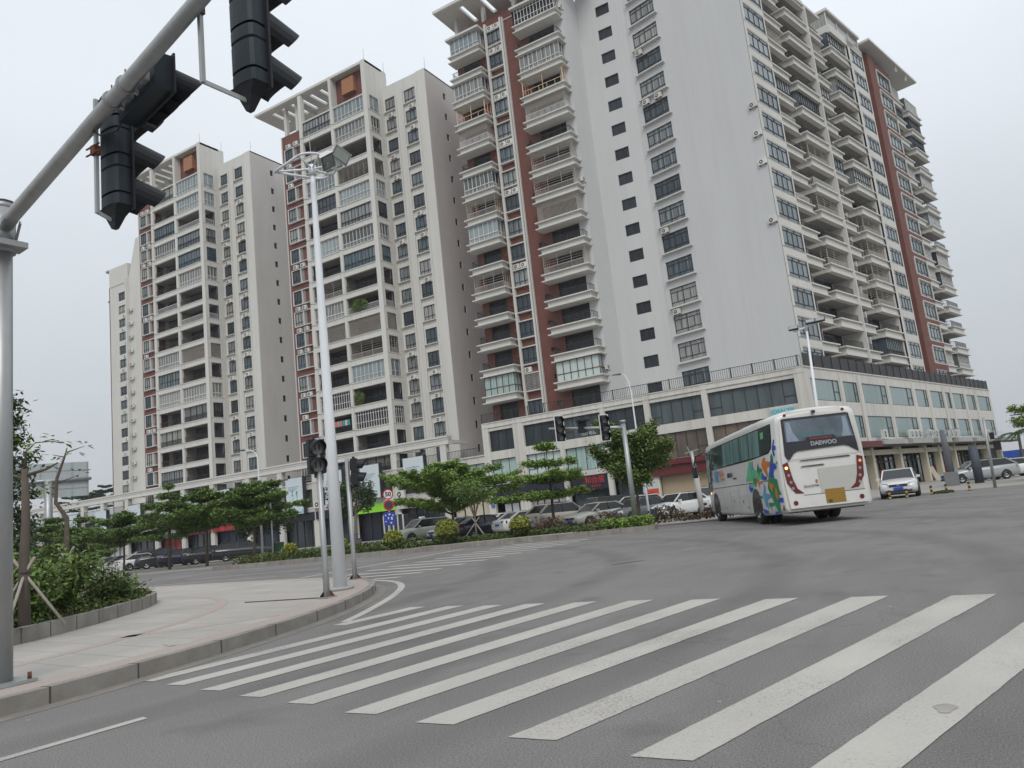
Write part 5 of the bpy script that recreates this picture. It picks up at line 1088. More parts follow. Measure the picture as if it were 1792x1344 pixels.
text_mesh('旅游客运车', .2, FDARK, 'side_lettering', T_, MS(3.7, 1.83)); text_mesh('TOURIST BUS', .1, ACF, 'side_lettering', T_, MS(2.9, 1.68)); text_mesh('客\n运', .3, ACF, 'side_lettering', T_, MS(7.35, 1.95))
def wheel(name, x, y, r, wd, parent, side=1):
    q = MB(); n = 24
    prof = [(r * .60, wd * .5), (r * .92, wd * .5), (r, wd * .38), (r, -wd * .38), (r * .92, -wd * .5), (r * .4, -wd * .5)]
    q.loft([[(x + p[0] * math.cos(2 * math.pi * i / n), y + p[1] * side, r + p[0] * math.sin(2 * math.pi * i / n)) for i in range(n)] for p in prof], RUB, caps=False); o_ = q.build(name, parent)
    q = MB(); q.loft([[(x + rr_ * math.cos(2 * math.pi * i / n), y + yy * side, r + rr_ * math.sin(2 * math.pi * i / n)) for i in range(n)] for rr_, yy in ((r * .62, wd * .5), (r * .58, wd * .30), (r * .25, wd * .25), (r * .22, wd * .44), (.02, wd * .46))], RIM, caps=False); q.build('rim', o_)
for x in (0, 7.2):
    q = MB(); pts = [(x + .66 * math.cos(R(a)), .55 + .68 * math.sin(R(a))) for a in range(-22, 203, 15)]
    q.poly([(p[0], YL + .013, p[1]) for p in pts][::-1], BBLK); q.build('wheel_arch', T_); q = MB(); q.poly([(p[0], YR - .013, p[1]) for p in pts], BBLK); q.build('wheel_arch', T_)
    wheel('wheel', x, YL - .14, .54, .30, T_); wheel('wheel', x, YR + .14, .54, .30, T_, -1)
wheel('wheel', 0, YL - .52, .54, .30, T_); wheel('wheel', 0, YR + .52, .54, .30, T_, -1)
q = MB(); q.box(-3.1, 9.1, YR + .2, YL - .2, .36, .6, BBLK); q.build('underbody', T_)
# rear: plane x = XR_ ; t measured from left side
def rp(t, z, off=0): 
    lean = .0 + .10 * max(0, (z - 2.6)) ; return (XR_ + .0 + lean - .03 - off, YL - t, z)
def rear(name, pts, m, off=.0): q = MB(); q.poly([rp(t, z, off) for t, z in pts][::-1], m); return q.build(name, T_)
q = MB()   # rear shell panel
q.loft([[rp(.16, .5), rp(2.44, .5), rp(2.5, 1.2), rp(2.48, 2.2), rp(2.36, 3.2), rp(2.1, 3.42), rp(.5, 3.42), rp(.24, 3.2), rp(.12, 2.2), rp(.10, 1.2)], [(XR_ + .3, p[1], p[2]) for p in [rp(.06, .45), rp(2.54, .45), rp(2.58, 1.2), rp(2.56, 2.2), rp(2.44, 3.2), rp(2.15, 3.46), rp(.45, 3.46), rp(.16, 3.2), rp(.04, 2.2), rp(.02, 1.2)]]], BW, smooth=False); q.build('rear_panel', T_)
rear('rear_window_frame', [(.28, 3.22), (.22, 2.1), (.32, 1.92), (.50, 2.14), (.62, 2.2), (2.0, 2.24), (2.14, 2.2), (2.42, 2.0), (2.40, 2.3), (2.32, 3.22)], BBLK, .003)
rear('rear_window', [(.36, 3.14), (.31, 2.48), (.86, 2.48), (.95, 2.58), (1.75, 2.58), (1.82, 2.48), (2.34, 2.48), (2.26, 3.14)], BRG, .006)
CURT = mat('coach_curtain', (.22, .27, .34), .7, var=.25, scale=4, stretch=(1, 6, .5))
rear('curtain', [(.40, 3.1), (.36, 2.5), (.72, 2.5), (.58, 2.75), (.52, 3.1)], CURT, .009); rear('curtain', [(2.22, 3.1), (2.28, 2.5), (2.0, 2.5), (2.08, 2.8), (2.1, 3.1)], CURT, .009)
for t in (.85, 1.25, 1.65): rear('seat_back', [(t - .17, 2.6), (t - .17, 2.74), (t + .16, 2.74), (t + .16, 2.6)], mat('seat_cloth', (.075, .14, .155), .8), .0075)
rear('brake_light', [(1.0, 2.50), (1.0, 2.555), (1.7, 2.555), (1.7, 2.50)], mat('dark_red_strip', (.16, .03, .04), .4, var=0), .008)
MR = lambda t, z, off=.012: Matrix.Translation(rp(t, z, off)) @ Matrix.Rotation(R(-90), 4, 'Z') @ Matrix.Rotation(R(90), 4, 'X')
text_mesh('DAEWOO', .17, CHR, 'rear_lettering', T_, MR(1.42, 2.37, .02), depth=.008, bold=.008)
text_mesh('GL6127HK', .10, FDARK, 'rear_lettering', T_, MR(.86, 1.12, .014))
for z, t0, t1 in ((1.88, .62, 2.15), (1.70, .62, 1.35)): rear('grille_slot', [(t0, z), (t0 + .05, z + .035), (t1 - .05, z + .045), (t1, z)], ACF, .007)
q = MB(); q.M = ID
rear('panel_seam', [(.25, 1.94), (.25, 1.955), (2.5, 1.98), (2.5, 1.965)], CONC, .005); rear('panel_seam', [(.6, .86), (.6, .875), (2.4, .875), (2.4, .86)], ACF, .005)
rear('blanked_patch', [(1.12, .88), (1.12, 1.62), (2.38, 1.62), (2.38, .88)], mat('patch_grey', (.45, .45, .42), .4, var=.04), .006)  # flat grey rectangle standing for a blanked-out area, not a hatch
rear('engine_vent', [(1.0, 1.2), (1.0, 1.3), (1.06, 1.3), (1.06, 1.2)], GOLD, .008)
PLT = mat('plate_ochre', (.27, .15, .02), .5, var=.06)
rear('number_plate', [(1.22, .56), (1.22, .98), (1.80, .98), (1.80, .56)], PLT, .010); text_mesh('22', .11, FDARK, 'plate_lettering', T_, MR(1.34, .62, .016), bold=.004)
for sgn, t0 in ((1, .02), (-1, 2.57)):
    f_ = lambda u: t0 + sgn * u
    q = MB(); P_ = [(f_(.08), 1.84), (f_(.25), 1.90), (f_(.33), 1.35), (f_(.42), 1.08), (f_(.60), .92), (f_(.34), .95), (f_(.13), 1.28)]
    q.poly([rp(t, z, .012) for t, z in (P_ if sgn < 0 else P_[::-1])], RLAMP); o_ = q.build('tail_light', T_)
    for i, z in enumerate((1.72, 1.5, 1.29, 1.1)):
        tt = f_(.18 + i * .035); m_l = HLAMP if i else mat('lit_indicator%d' % sgn, (1, .55, .2), .4, var=0, emit=(1, .5, .15, 2.5 if sgn > 0 else .0))
        q2 = MB(); q2.tube([rp(tt, z, .012), rp(tt, z, .022)], .045, m_l if i == 0 else RIM, 12); q2.build('lamp_lens', o_)
    q = MB(); q.tube([rp(f_(.30), .66, 0), rp(f_(.30), .66, .014)], .07, RLAMP, 16); q.build('reflector', T_)
    q = MB(); q.tube([rp(f_(.40), 3.32, -.02), rp(f_(.40), 3.32, .03)], .045, RLAMP, 12); q.build('marker_light', T_)
q = MB(); q.box(XR_ - .06, XR_ + .06, YL - 1.33, YL - 1.23, 3.30, 3.38, BBLK); q.tube([rp(1.28, 3.33, 0), rp(1.28, 3.33, .1)], .035, BBLK, 10); q.build('rear_camera', T_)
q = MB(); q.loft([[(2.4, YC - .5, 3.5), (2.4, YC + .5, 3.5), (4.6, YC + .5, 3.5), (4.6, YC - .5, 3.5)], [(2.7, YC - .4, 3.66), (2.7, YC + .4, 3.66), (4.4, YC + .4, 3.66), (4.4, YC - .4, 3.66)]], BW, smooth=False); q.build('roof_hatch', T_)
q = MB(); q.box(6.6, 7.0, YL - .5, YL - .2, 3.36, 3.40, BBLK); q.build('roof_vent', T_)
q = MB(); q.tube([(9.0, YL - .05, 3.1), (9.45, YL + .25, 3.0), (9.5, YL + .36, 2.6)], .035, BBLK, 8); q.loft([[(9.5 + .07 * math.cos(a), YL + .36 + .12 * math.sin(a), z) for a in [R(45 * i) for i in range(8)]] for z in (2.0, 2.1, 2.45, 2.6)], BBLK); q.build('mirror', T_)
q = MB(); q.tube([(8.05, YL + .02, 1.22), (8.05, YL + .035, 1.22)], .045, mat('side_indicator', (1, .6, .25), .4, var=0, emit=(1, .55, .2, 2.0)), 10); q.build('side_indicator', T_)
# ------------------------------------------------------------------ cars
def car_profile(kind):
    # stations x(front..rear), z_low, z_top(hood/belt), half width ; greenhouse: (x base front, x roof front, x roof rear, x base rear, roof z)
    if kind == 'sedan': return 4.55, 1.76, 1.44, [(.0, .42, .60, .62), (.08, .28, .68, .78), (.5, .22, .80, .87), (1.25, .2, .92, .88), (2.3, .2, .95, .88), (3.3, .2, .98, .88), (4.1, .24, 1.0, .86), (4.45, .3, .95, .80), (4.55, .42, .82, .70)], (1.15, 1.95, 3.25, 4.0)
    if kind == 'hatch': return 4.1, 1.74, 1.48, [(.0, .42, .62, .62), (.08, .28, .72, .78), (.45, .22, .84, .86), (1.1, .2, .95, .87), (2.2, .2, .98, .87), (3.2, .2, 1.02, .87), (3.9, .24, 1.03, .84), (4.05, .3, 1.0, .78), (4.1, .42, .85, .72)], (1.0, 1.75, 3.35, 4.0)
    if kind == 'suv': return 4.6, 1.84, 1.68, [(.0, .45, .72, .66), (.08, .32, .85, .82), (.45, .26, .98, .9), (1.2, .25, 1.08, .92), (2.3, .25, 1.1, .92), (3.5, .25, 1.12, .92), (4.35, .28, 1.14, .9), (4.53, .34, 1.1, .84), (4.6, .45, .9, .78)], (1.1, 1.8, 3.75, 4.45)
    if kind == 'van': return 4.3, 1.66, 1.88, [(.0, .42, .7, .66), (.06, .3, .9, .78), (.3, .25, 1.0, .83), (.7, .25, 1.08, .83), (2.0, .25, 1.1, .83), (3.4, .25, 1.1, .83), (4.15, .28, 1.1, .82), (4.25, .34, 1.08, .8), (4.3, .45, .9, .76)], (.5, 1.2, 3.95, 4.22)
    if kind == 'estate': return 4.9, 1.8, 1.55, [(.0, .42, .62, .62), (.08, .28, .72, .8), (.5, .22, .86, .88), (1.3, .2, .96, .9), (2.4, .2, 1.0, .9), (3.6, .2, 1.04, .9), (4.6, .24, 1.06, .88), (4.83, .3, 1.0, .82), (4.9, .42, .85, .74)], (1.2, 2.0, 4.1, 4.75)
    if kind == 'pickup': return 5.1, 1.84, 1.72, [(.0, .45, .72, .68), (.08, .34, .9, .84), (.5, .28, 1.02, .9), (1.3, .27, 1.08, .9), (2.3, .27, 1.1, .9), (3.4, .27, 1.1, .9), (4.8, .3, 1.1, .9), (5.05, .36, 1.08, .88), (5.1, .45, .95, .84)], (1.25, 1.95, 3.1, 3.4)
def make_car(kind, paint, lab, loc, ang, rack=False, taxi=False, plate_front=True):
    L_, W_, H_, st, (g0, g1, g2, g3) = car_profile(kind); T_ = thing('parked_car', lab, 'car', loc, ang, 'cars parked around the junction')
    cx = L_ / 2
    def X(u): return cx - u
    rings = []
    for u, zl, zt, hw in st:
        half = [(hw * .86, zl), (hw * .98, zl + .06), (hw, zl + (zt - zl) * .42), (hw * .985, zl + (zt - zl) * .72), (hw * .93, zt - .03), (hw * .80, zt + .015), (hw * .4, zt + .04), (0, zt + .045)]
        rings.append([(X(u), y, z) for y, z in half] + [(X(u), -y, z) for y, z in half[-2::-1]])
    b = MB(); b.loft(rings, paint)
    # roof and pillars
    def belt(u):
        for i in range(len(st) - 1):
            if st[i][0] <= u <= st[i + 1][0]:
                f_ = (u - st[i][0]) / (st[i + 1][0] - st[i][0]); return st[i][2] + f_ * (st[i + 1][2] - st[i][2]), st[i][3] + f_ * (st[i + 1][3] - st[i][3])
        return st[-1][2], st[-1][3]
    z0, w0 = belt(g0); z3, w3 = belt(g3); wr = W_ / 2 - .22; zm, wm = belt((g0 + g3) / 2)
    b.loft([[(X(g1) + .02, -wr, H_ - .05), (X(g1) + .02, wr, H_ - .05)], [(X(g1) - .25, -wr, H_), (X(g1) - .25, wr, H_)], [(X((g1 + g2) / 2), -wr, H_ + .02), (X((g1 + g2) / 2), wr, H_ + .02)], [(X(g2) + .2, -wr, H_ - .005), (X(g2) + .2, wr, H_ - .005)], [(X(g2) - .02, -wr, H_ - .06), (X(g2) - .02, wr, H_ - .06)]], paint, closed=False, caps=False)
    wb = W_ / 2 * .93
    for s_ in (1, -1):
        b.bar((X(g0), wb * .93 * s_, z0 + .01), (X(g1), wr * s_, H_ - .04), .06, paint); b.bar((X(g1), wr * s_, H_ - .04), (X(g2), wr * s_, H_ - .05), .06, paint)
        b.bar((X(g2), wr * s_, H_ - .05), (X(g3), wb * .93 * s_, z3 + .01), .09 if kind != 'van' else .06, paint)
        mid = g1 + (g2 - g1) * .42; b.bar((X(mid) - .02, wr * s_ * 1.01, H_ - .05), (X(mid) - .08, wb * s_ * .99, zm), .06, paint if kind == 'van' else FDARK)
    if kind == 'pickup': b.box(X(5.0), X(3.5), -.78, .78, 1.02, 1.105, RAILM)
    b.build('body', T_)
    q = MB(); A_ = [(X(g0) + .01, -wb * .92, z0), (X(g0) + .01, wb * .92, z0), (X(g1), wr, H_ - .05), (X(g1), -wr, H_ - .05)]
    q.poly(A_, CGL); q.build('windscreen', T_)
    q = MB(); q.poly([(X(g3), wb * .92, z3), (X(g3), -wb * .92, z3), (X(g2), -wr, H_ - .06), (X(g2), wr, H_ - .06)], CGL); q.build('rear_window', T_)
    for s_ in (1, -1):
        q = MB(); P_ = [(X(g0) - .02, wb * .965 * s_, z0), (X(g3) + .02, wb * .965 * s_, z3), (X(g2), wr * 1.0 * s_, H_ - .06), (X(g1), wr * 1.0 * s_, H_ - .05)]
        q.poly(P_ if s_ < 0 else P_[::-1], CGL); q.build('side_window', T_)
        q = MB(); q.box(X(g0 + .35) - .08, X(g0 + .35) + .06, wb * s_ + .02 * s_, (wb + .2) * s_, z0 + .02, z0 + .15, paint); q.build('mirror', T_)
        q = MB(); P_ = [(X(.05), (.42) * s_, .60), (X(.02), .44 * s_, .72), (X(.28), .76 * s_, .79), (X(.24), .80 * s_, .64)] if kind not in ('suv', 'pickup', 'van') else [(X(.03), .46 * s_, .68), (X(.03), .46 * s_, .86), (X(.2), .80 * s_, .9), (X(.15), .82 * s_, .72)]
        P_ = [(x + .035, y * 1.03, z + .01) for x, y, z in P_]; q.poly(P_ if s_ < 0 else P_[::-1], HLAMP); q.build('headlight', T_)
        zt_ = st[-1][2]; q = MB(); P_ = [(X(L_) - .02, .50 * s_, zt_ - .02), (X(L_) - .02, .50 * s_, zt_ + .08), (X(L_ - .28), .83 * s_ * W_ / 1.76, zt_ + .1), (X(L_ - .22), .84 * s_ * W_ / 1.76, zt_ - .06)]
        P_ = [(x - .03, y * 1.04, z) for x, y, z in P_]; q.poly(P_[::-1] if s_ < 0 else P_, RLAMP); q.build('tail_light', T_)
        for u in (L_ * .185, L_ * .79):
            r = .33 if kind not in ('suv', 'pickup') else .37
            q = MB(); q.prism([(X(u) + (r + .05) * math.cos(R(a)), (W_ / 2 - .055) * s_, r + (r + .05) * math.sin(R(a))) for a in range(-10, 200, 15)], (0, .045 * s_, 0), RAILM); q.build('wheel_arch', T_)
            wheel('wheel', X(u), (W_ / 2 - .09) * s_, r, .22, T_, s_)
    q = MB(); q.box(X(.02), X(-.045), -.22, .22, .40, .53, BLUEP); q.build('number_plate', T_); q = MB(); q.box(X(L_ + .03), X(L_ - .02), -.22, .22, .62, .75, BLUEP); q.build('number_plate', T_)
    q = MB(); q.box(X(.06), X(-.02), -.42, .42, .56, .68, FDARK); q.box(X(.06), X(-.015), -.6, .6, .28, .38, FDARK); q.box(X(.03), X(-.03), -.07, .07, .6, .67, CHR); q.build('grille', T_)
    q = MB(); q.box(X(L_ * .9), X(L_ * .1), -W_ / 2 + .1, W_ / 2 - .1, .16, .3, RAILM); q.build('underbody', T_)
    if rack:
        for s_ in (1, -1): q = MB(); q.bar((X(g1 + .1), .55 * s_, H_ + .05), (X(g2 - .1), .55 * s_, H_ + .05), .03, FDARK); q.build('roof_rail', T_)
    if taxi: q = MB(); q.box(X(2.3), X(2.1), -.3, .3, H_ + .02, H_ + .14, PWHITE); q.build('taxi_sign', T_)
    return T_
def paint(n, c, r=.3): return mat('car_paint_' + n, c, r, var=.02, coat=.6)
PW = paint('white', (.60, .61, .61)); PS = paint('silver', (.30, .32, .33), .35); PBk = paint('black', (.014, .015, .018)); PBe = paint('beige', (.30, .265, .23), .35); PG = paint('grey', (.09, .095, .10)); PBr = paint('brown', (.07, .04, .035)); PNv = paint('navy', (.012, .016, .035)); PSg = paint('champagne', (.33, .34, .30), .35)
def hd_(dx, dy): return math.atan2(dy, dx)
TO = hd_(-.42, -.91); AWY = hd_(.42, .91)
for kd_, pt, lab, x, y, h in (
    ('hatch', PW, 'white hatchback with black windows in front of the beige shutter', -16.6, 47.0, TO),
    ('suv', PW, 'white car with blue plate half hidden behind the nose of the coach', -15.2, 50.2, hd_(-.1, -1)),
    ('sedan', PSg, 'silver saloon facing the camera beside the red-leaved shrubs', -20.7, 44.0, TO),
    ('sedan', PG, 'dark grey saloon just behind the grey signal pole', -18.6, 45.5, TO),
    ('van', PBr, 'dark brown boxy van parked before the black shop sign', -24.6, 54.5, hd_(.35, .93)),
    ('suv', PBe, 'beige crossover seen from behind next to the round yellow bush', -23.1, 43.6, AWY),
    ('sedan', PW, 'long white saloon behind the round yellow bush', -26.0, 44.2, AWY),
    ('sedan', PS, 'silver saloon with lit red tail lamp in the second row', -26.9, 52.3, AWY),
    ('hatch', PW, 'white hatchback with dark boot in the second row, left of the silver saloon', -30.9, 50.2, AWY),
    ('sedan', PNv, 'dark blue saloon between the thin staked tree and the yellow bush', -29.6, 44.5, AWY),
    ('hatch', PW, 'small white hatchback behind the left round bush', -32.2, 45.0, TO),
    ('suv', PSg, 'champagne off-road car with a white box on its roof', -34.9, 44.8, TO),
    ('suv', PW, 'white tall car with red lamps behind the double street lamp', -21.6, 54.5, hd_(.5, .8)),
    ('sedan', PG, 'dark saloon in the second row behind the beige crossover', -29.0, 55.0, AWY),
    ('sedan', PW, 'white saloon seen from behind under the leftmost street trees', -66.1, 43.4, hd_(.3, .95)),
    ('pickup', PBk, 'black pickup with bright headlamps between two tree trunks at left', -63.2, 43.8, hd_(-.55, -.83)),
    ('sedan', PNv, 'dark blue saloon with its plate visible, beside the black pickup', -60.1, 43.5, hd_(.5, .86)),
    ('sedan', PBk, 'black saloon in the middle of the dark row at left', -57.1, 43.8, hd_(.5, .86)),
    ('estate', PBk, 'big black car at the right end of the dark row at left', -53.2, 44.0, hd_(.62, .78)),
    ('suv', PG, 'grey off-road car behind the white saloon at far left', -73, 49, hd_(.3, .95)),
    ('sedan', PSg, 'pale car behind the white railing, nearest its right end', -70.3, 44.0, hd_(-.4, -.9)),
    ('sedan', PS, 'silver car behind the middle of the white railing', -73.5, 44.6, hd_(-.4, -.9)),
    ('sedan', PG, 'dark car behind the left part of the white railing', -77.4, 45.1, hd_(-.4, -.9)),
    ('sedan', PW, 'white saloon facing the camera behind striped bollards, right of the coach', -3.85, 45.2, hd_(.05, -1)),
    ('estate', PS, 'silver estate car in profile by the dark grey utility post', -.3, 66.0, hd_(-.93, -.36)),
    ('sedan', PW, 'white saloon tail end behind the silver estate car', 1.6, 71.5, hd_(-.93, -.36)),
    ('van', paint('cream', (.50, .49, .42)), 'cream van cut off by the right edge of the photo', 3.3, 55.0, hd_(.1, -1))):
    make_car(kd_, pt, lab, (x, y, .012), h, rack=kd_ in ('suv', 'estate'), taxi='white box' in lab)
# ------------------------------------------------------------------ trees
def leaf(b, q, s, rd, m, flat=.5):
    d = Vector((rd.gauss(0, 1), rd.gauss(0, 1), rd.gauss(0, flat))).normalized(); e2 = d.cross(Vector((rd.gauss(0, .5), rd.gauss(0, .5), 1))).normalized()
    ss = s * rd.uniform(.6, 1.35); b.poly([q - d * ss, q - e2 * ss * .45 + d * ss * .2, q + d * ss, q + e2 * ss * .45 + d * ss * .2], m)
def tiered(seed, H, r, z0, tiers, dens, leafm_, ls=.12, cone=.75, lift=.12, thick=.16, sp=5):
    """layered umbrella tree: trunk, whorls of near-level branches carrying flat leaf sprays"""
    rd = random.Random(seed); tr = MB(); cr_ = MB()
    lean = rd.uniform(-.15, .15); pts = [(lean * t * t, .1 * math.sin(3 * t), H * .97 * t) for t in (0, .25, .5, .75, 1)]
    tr.tube(pts, [.05 * H * .42, .04 * H * .42, .032 * H * .4, .02 * H * .35, .015], BARK, 9)
    for k in range(tiers):
        f = k / max(1, tiers - 1); z = z0 + (H - z0 - .15) * f; R_ = r * (1 - f) ** cone if k < tiers - 1 else r * .16; R_ = max(R_, r * .12) * rd.uniform(.88, 1.1); z += rd.uniform(-.12, .12)
        n = rd.randint(sp, sp + 3); a0 = rd.uniform(0, 6.28); cx = lean * (z / H) ** 2
        for j in range(n):
            a = a0 + 6.283 * j / n + rd.uniform(-.25, .25); L_ = R_ * rd.uniform(.55, 1.2); up = lift * L_ * rd.uniform(.4, 1.6)
            c0 = Vector((cx, 0, z - .12)); p1_ = c0 + Vector((math.cos(a) * L_ * .5, math.sin(a) * L_ * .5, up * .75)); p2_ = c0 + Vector((math.cos(a) * L_, math.sin(a) * L_, up))
            tr.tube([c0, p1_, p2_], [.022 * r * .5 + .008, .012, .005], BARK, 5, cap=False)
            N_ = int(dens * 1.35 * L_ * (1.0 + .5 * rd.random()))
            side = Vector((-math.sin(a), math.cos(a), 0))
            ncl = max(6, int(L_ * 16)); cl = []
            for c in range(ncl):
                t = rd.uniform(.18, 1.04); wd = (.15 + .42 * L_ * t * (1.25 - t)) * rd.uniform(-1, 1)
                base = c0.lerp(p1_, t * 2) if t < .5 else p1_.lerp(p2_, t * 2 - 1)
                cl.append(base + side * wd + Vector((0, 0, rd.uniform(-.07, .18))))
            for _ in range(N_):
                c = rd.choice(cl); leaf(cr_, c + Vector((rd.gauss(0, .13), rd.gauss(0, .13), rd.gauss(0, thick * .45))), ls * .72, rd, leafm_, .45)
    return tr, cr_
def blobby(seed, H, r, z0, n, leafm_, ls=.12, trunks=1, ncl=26):
    rd = random.Random(seed); tr = MB(); cr_ = MB(); zc = (z0 + H) / 2
    for t in range(trunks):
        a = 6.28 * t / trunks; d = .25 if trunks > 1 else 0; tr.tube([(math.cos(a) * d, math.sin(a) * d, 0), (math.cos(a) * d * 1.6, math.sin(a) * d * 1.6, z0), (math.cos(a) * r * .3, math.sin(a) * r * .3, zc)], [.16, .12, .05], BARKL if trunks > 1 else BARK, 8)
    cl = []
    for _ in range(ncl):
        a = rd.uniform(0, 6.28); u = rd.uniform(-1, 1); rr = rd.uniform(.45, .95); h_ = (1 - u * u) ** .5
        c = Vector((math.cos(a) * h_ * r * rr, math.sin(a) * h_ * r * rr, zc + u * (H - z0) / 2 * rr)); cl.append((c, rd.uniform(.2, .36) * r)); tr.tube([(0, 0, z0), c * .6 + Vector((0, 0, z0)) * .4, c], [.05, .03, .01], BARK, 4, cap=False)
    for _ in range(n):
        c, q = rd.choice(cl); v = Vector((rd.gauss(0, 1), rd.gauss(0, 1), rd.gauss(0, .75))).normalized() * q * rd.uniform(.55, 1.05); leaf(cr_, c + v, ls, rd, leafm_, .8)
    return tr, cr_
def plant(name, lab, cat, loc, tc_, group=None, rz=0, cname='crown'):
    T_ = thing(name, lab, cat, loc, rz, group); tc_[0].build('trunk', T_); tc_[1].build(cname, T_); return T_
GT = 'trees along the shops'; LEAFO = leafm('leaf_olive', (.10, .155, .04), (.16, .22, .06))
plant('tree', 'wide layered tree nearest the white railing at left', 'tree', (-57.2, 36, .02), tiered(1, 4.5, 4.1, 2.3, 4, 360, LEAF2, .14, cone=.6, lift=.22), GT)
plant('tree', 'slender sparse layered tree with a pointed top at left', 'tree', (-51.6, 36, .02), tiered(2, 6.1, 2.7, 2.4, 6, 200, LEAF2, .12), GT)
plant('tree', 'broad dense layered tree over the dark parked cars', 'tree', (-47.4, 36, .02), tiered(3, 5.35, 4.2, 2.6, 5, 430, LEAF2, .14, cone=.55, lift=.22), GT)
plant('tree', 'tall layered tree with a pale leaning trunk right of the dark cars', 'tree', (-43.2, 36.6, .02), tiered(4, 5.35, 3.8, 2.5, 5, 400, LEAF2, .14, cone=.5, lift=.25), GT)
plant('tree', 'round dark green tree by the figured blue banner', 'tree', (-58.2, 50, .02), blobby(5, 5.9, 3.4, 2.0, 9000, LEAF3, .17, ncl=34), GT)
plant('tree', 'small dark tree with several pale trunks behind the white mast', 'tree', (-48.4, 52, .02), blobby(6, 6.0, 2.3, 2.6, 4500, LEAF3, .15, trunks=4), GT)
plant('tree', 'low layered tree far left behind the near shrubs', 'tree', (-69.5, 40, .02), tiered(7, 5.0, 4.2, 2.2, 4, 520, LEAF2, .15), GT)
plant('tree', 'bushy tree at far left below the billboard', 'tree', (-80, 43, .02), tiered(8, 5.8, 4.6, 1.6, 5, 560, LEAF2, .16), GT)
plant('tree', 'dark far tree peeping left of the layered ones', 'tree', (-92, 46, .02), blobby(18, 7.0, 5.0, .8, 7000, LEAF3, .2), GT)
plant('tree', 'large wide bright layered tree in front of the pale banners', 'tree', (-29.6, 41.0, .02), tiered(9, 4.7, 5.4, 1.9, 5, 360, LEAF1, .14, cone=.5, lift=.3), GT)
plant('tree', 'bright tree of separate flat tiers before the corner podium', 'tree', (-20.4, 37.6, .02), tiered(10, 4.9, 3.6, 2.0, 4, 330, LEAF1, .115, cone=.85, lift=.1, thick=.13), GT)
plant('tree', 'dense dark upswept tree beside the grey signal pole', 'tree', (-15.3, 37.4, .02), tiered(11, 4.4, 2.1, 1.9, 6, 520, LEAFO, .12, cone=.25, lift=.75, thick=.35), GT)
plant('tree', 'small light tree just showing over the coach roof', 'tree', (-11.6, 52.5, .02), tiered(12, 4.6, 2.2, 3.4, 3, 350, LEAF1, .13), GT)
plant('tree', 'distant flat-topped tree right of the billboard', 'tree', (-214.5, 130, 8), tiered(13, 14, 9, 9, 4, 120, LEAF3, .4, lift=.2), GT)
plant('tree', 'distant low tree beyond the colonnade beam', 'tree', (-228, 130, 8), tiered(14, 12.5, 11, 8, 3, 110, LEAF3, .4, lift=.1), GT)
# palm-like fronds at the right edge
def fronds(seed, H, n, L_, m):
    rd = random.Random(seed); tr = MB(); cr_ = MB(); tr.tube([(0, 0, 0), (.1, 0, H)], [.16, .11], BARK, 8)
    for j in range(n):
        a = 6.28 * j / n + rd.uniform(-.2, .2); pts = []
        for i in range(9):
            t = i / 8; pts.append(Vector((math.cos(a) * L_ * t, math.sin(a) * L_ * t, H + L_ * (.45 * t - .75 * t * t) * rd.uniform(.95, 1.05))))
        cr_.tube(pts, [.03] * 8 + [.008], m, 4, cap=False); side = Vector((-math.sin(a), math.cos(a), 0))
        for i in range(1, 9):
            for s_ in (1, -1):
                for u in (0, .5):
                    p = pts[i - 1].lerp(pts[i], u); q = p + side * s_ * .5 * math.sin(3.1 * (i / 9.5)) + Vector((math.cos(a), math.sin(a), 0)) * .25 + Vector((0, 0, -.14)); cr_.poly([p, p + Vector((0, 0, .02)) + (q - p) * .5 + Vector((.05, 0, 0)), q, p + (q - p) * .5 - Vector((.05, 0, 0))], m)
    return tr, cr_
plant('tree', 'broad layered tree tip entering at the right edge', 'tree', (4.0, 55, .02), tiered(15, 5.0, 3.0, 3.2, 3, 420, LEAF1, .13), GT)
plant('palm_tree', 'dark palm behind the cream van at the right edge', 'palm tree', (4.4, 78, .02), fronds(1, 3.6, 11, 2.6, LEAF3))
plant('palm_tree', 'small palm beside the blue sheet fence at right', 'palm tree', (3.4, 90, .02), fronds(2, 3.8, 10, 2.2, LEAF3))
# dark conical tree close on the left, pruned staked trees
rd = random.Random(21); tr = MB(); cr_ = MB(); tr.tube([(0, 0, 0), (.05, 0, 4.9)], [.09, .02], BARK, 8)
for k in range(26):
    z = .9 + 4.3 * k / 26; a = k * 2.4; L_ = (.62 if k < 18 else .5 - (k - 18) * .03) * rd.uniform(.75, 1.1); e_ = Vector((math.cos(a) * L_, math.sin(a) * L_, z + .18)); tr.tube([(0, 0, z), e_], [.02, .006], BARK, 4, cap=False)
    for _ in range(230): t = rd.uniform(.15, 1.05); leaf(cr_, Vector((0, 0, z)).lerp(e_, t) + Vector((rd.gauss(0, .14), rd.gauss(0, .14), rd.gauss(0, .11))), .065, rd, LEAF3, .8)
plant('tree', 'tall narrow dark tree just right of the thick steel pole', 'tree', (-20.0, 9.65, .15), (tr, cr_), 'trees on the near planter')
def stakes(T_, pts, h, r=.022):
    for i, (x, y) in enumerate(pts):
        b = MB(); b.tube([(x, y, -.05), (-x * .28, -y * .28, h)], r, WOODP, 7); b.build('stake', T_)
    b = MB(); b.tube([(.06 * math.cos(a), .06 * math.sin(a), h * .78) for a in [R(30 * i) for i in range(13)]], .012, FDARK, 5); b.build('tie', T_)
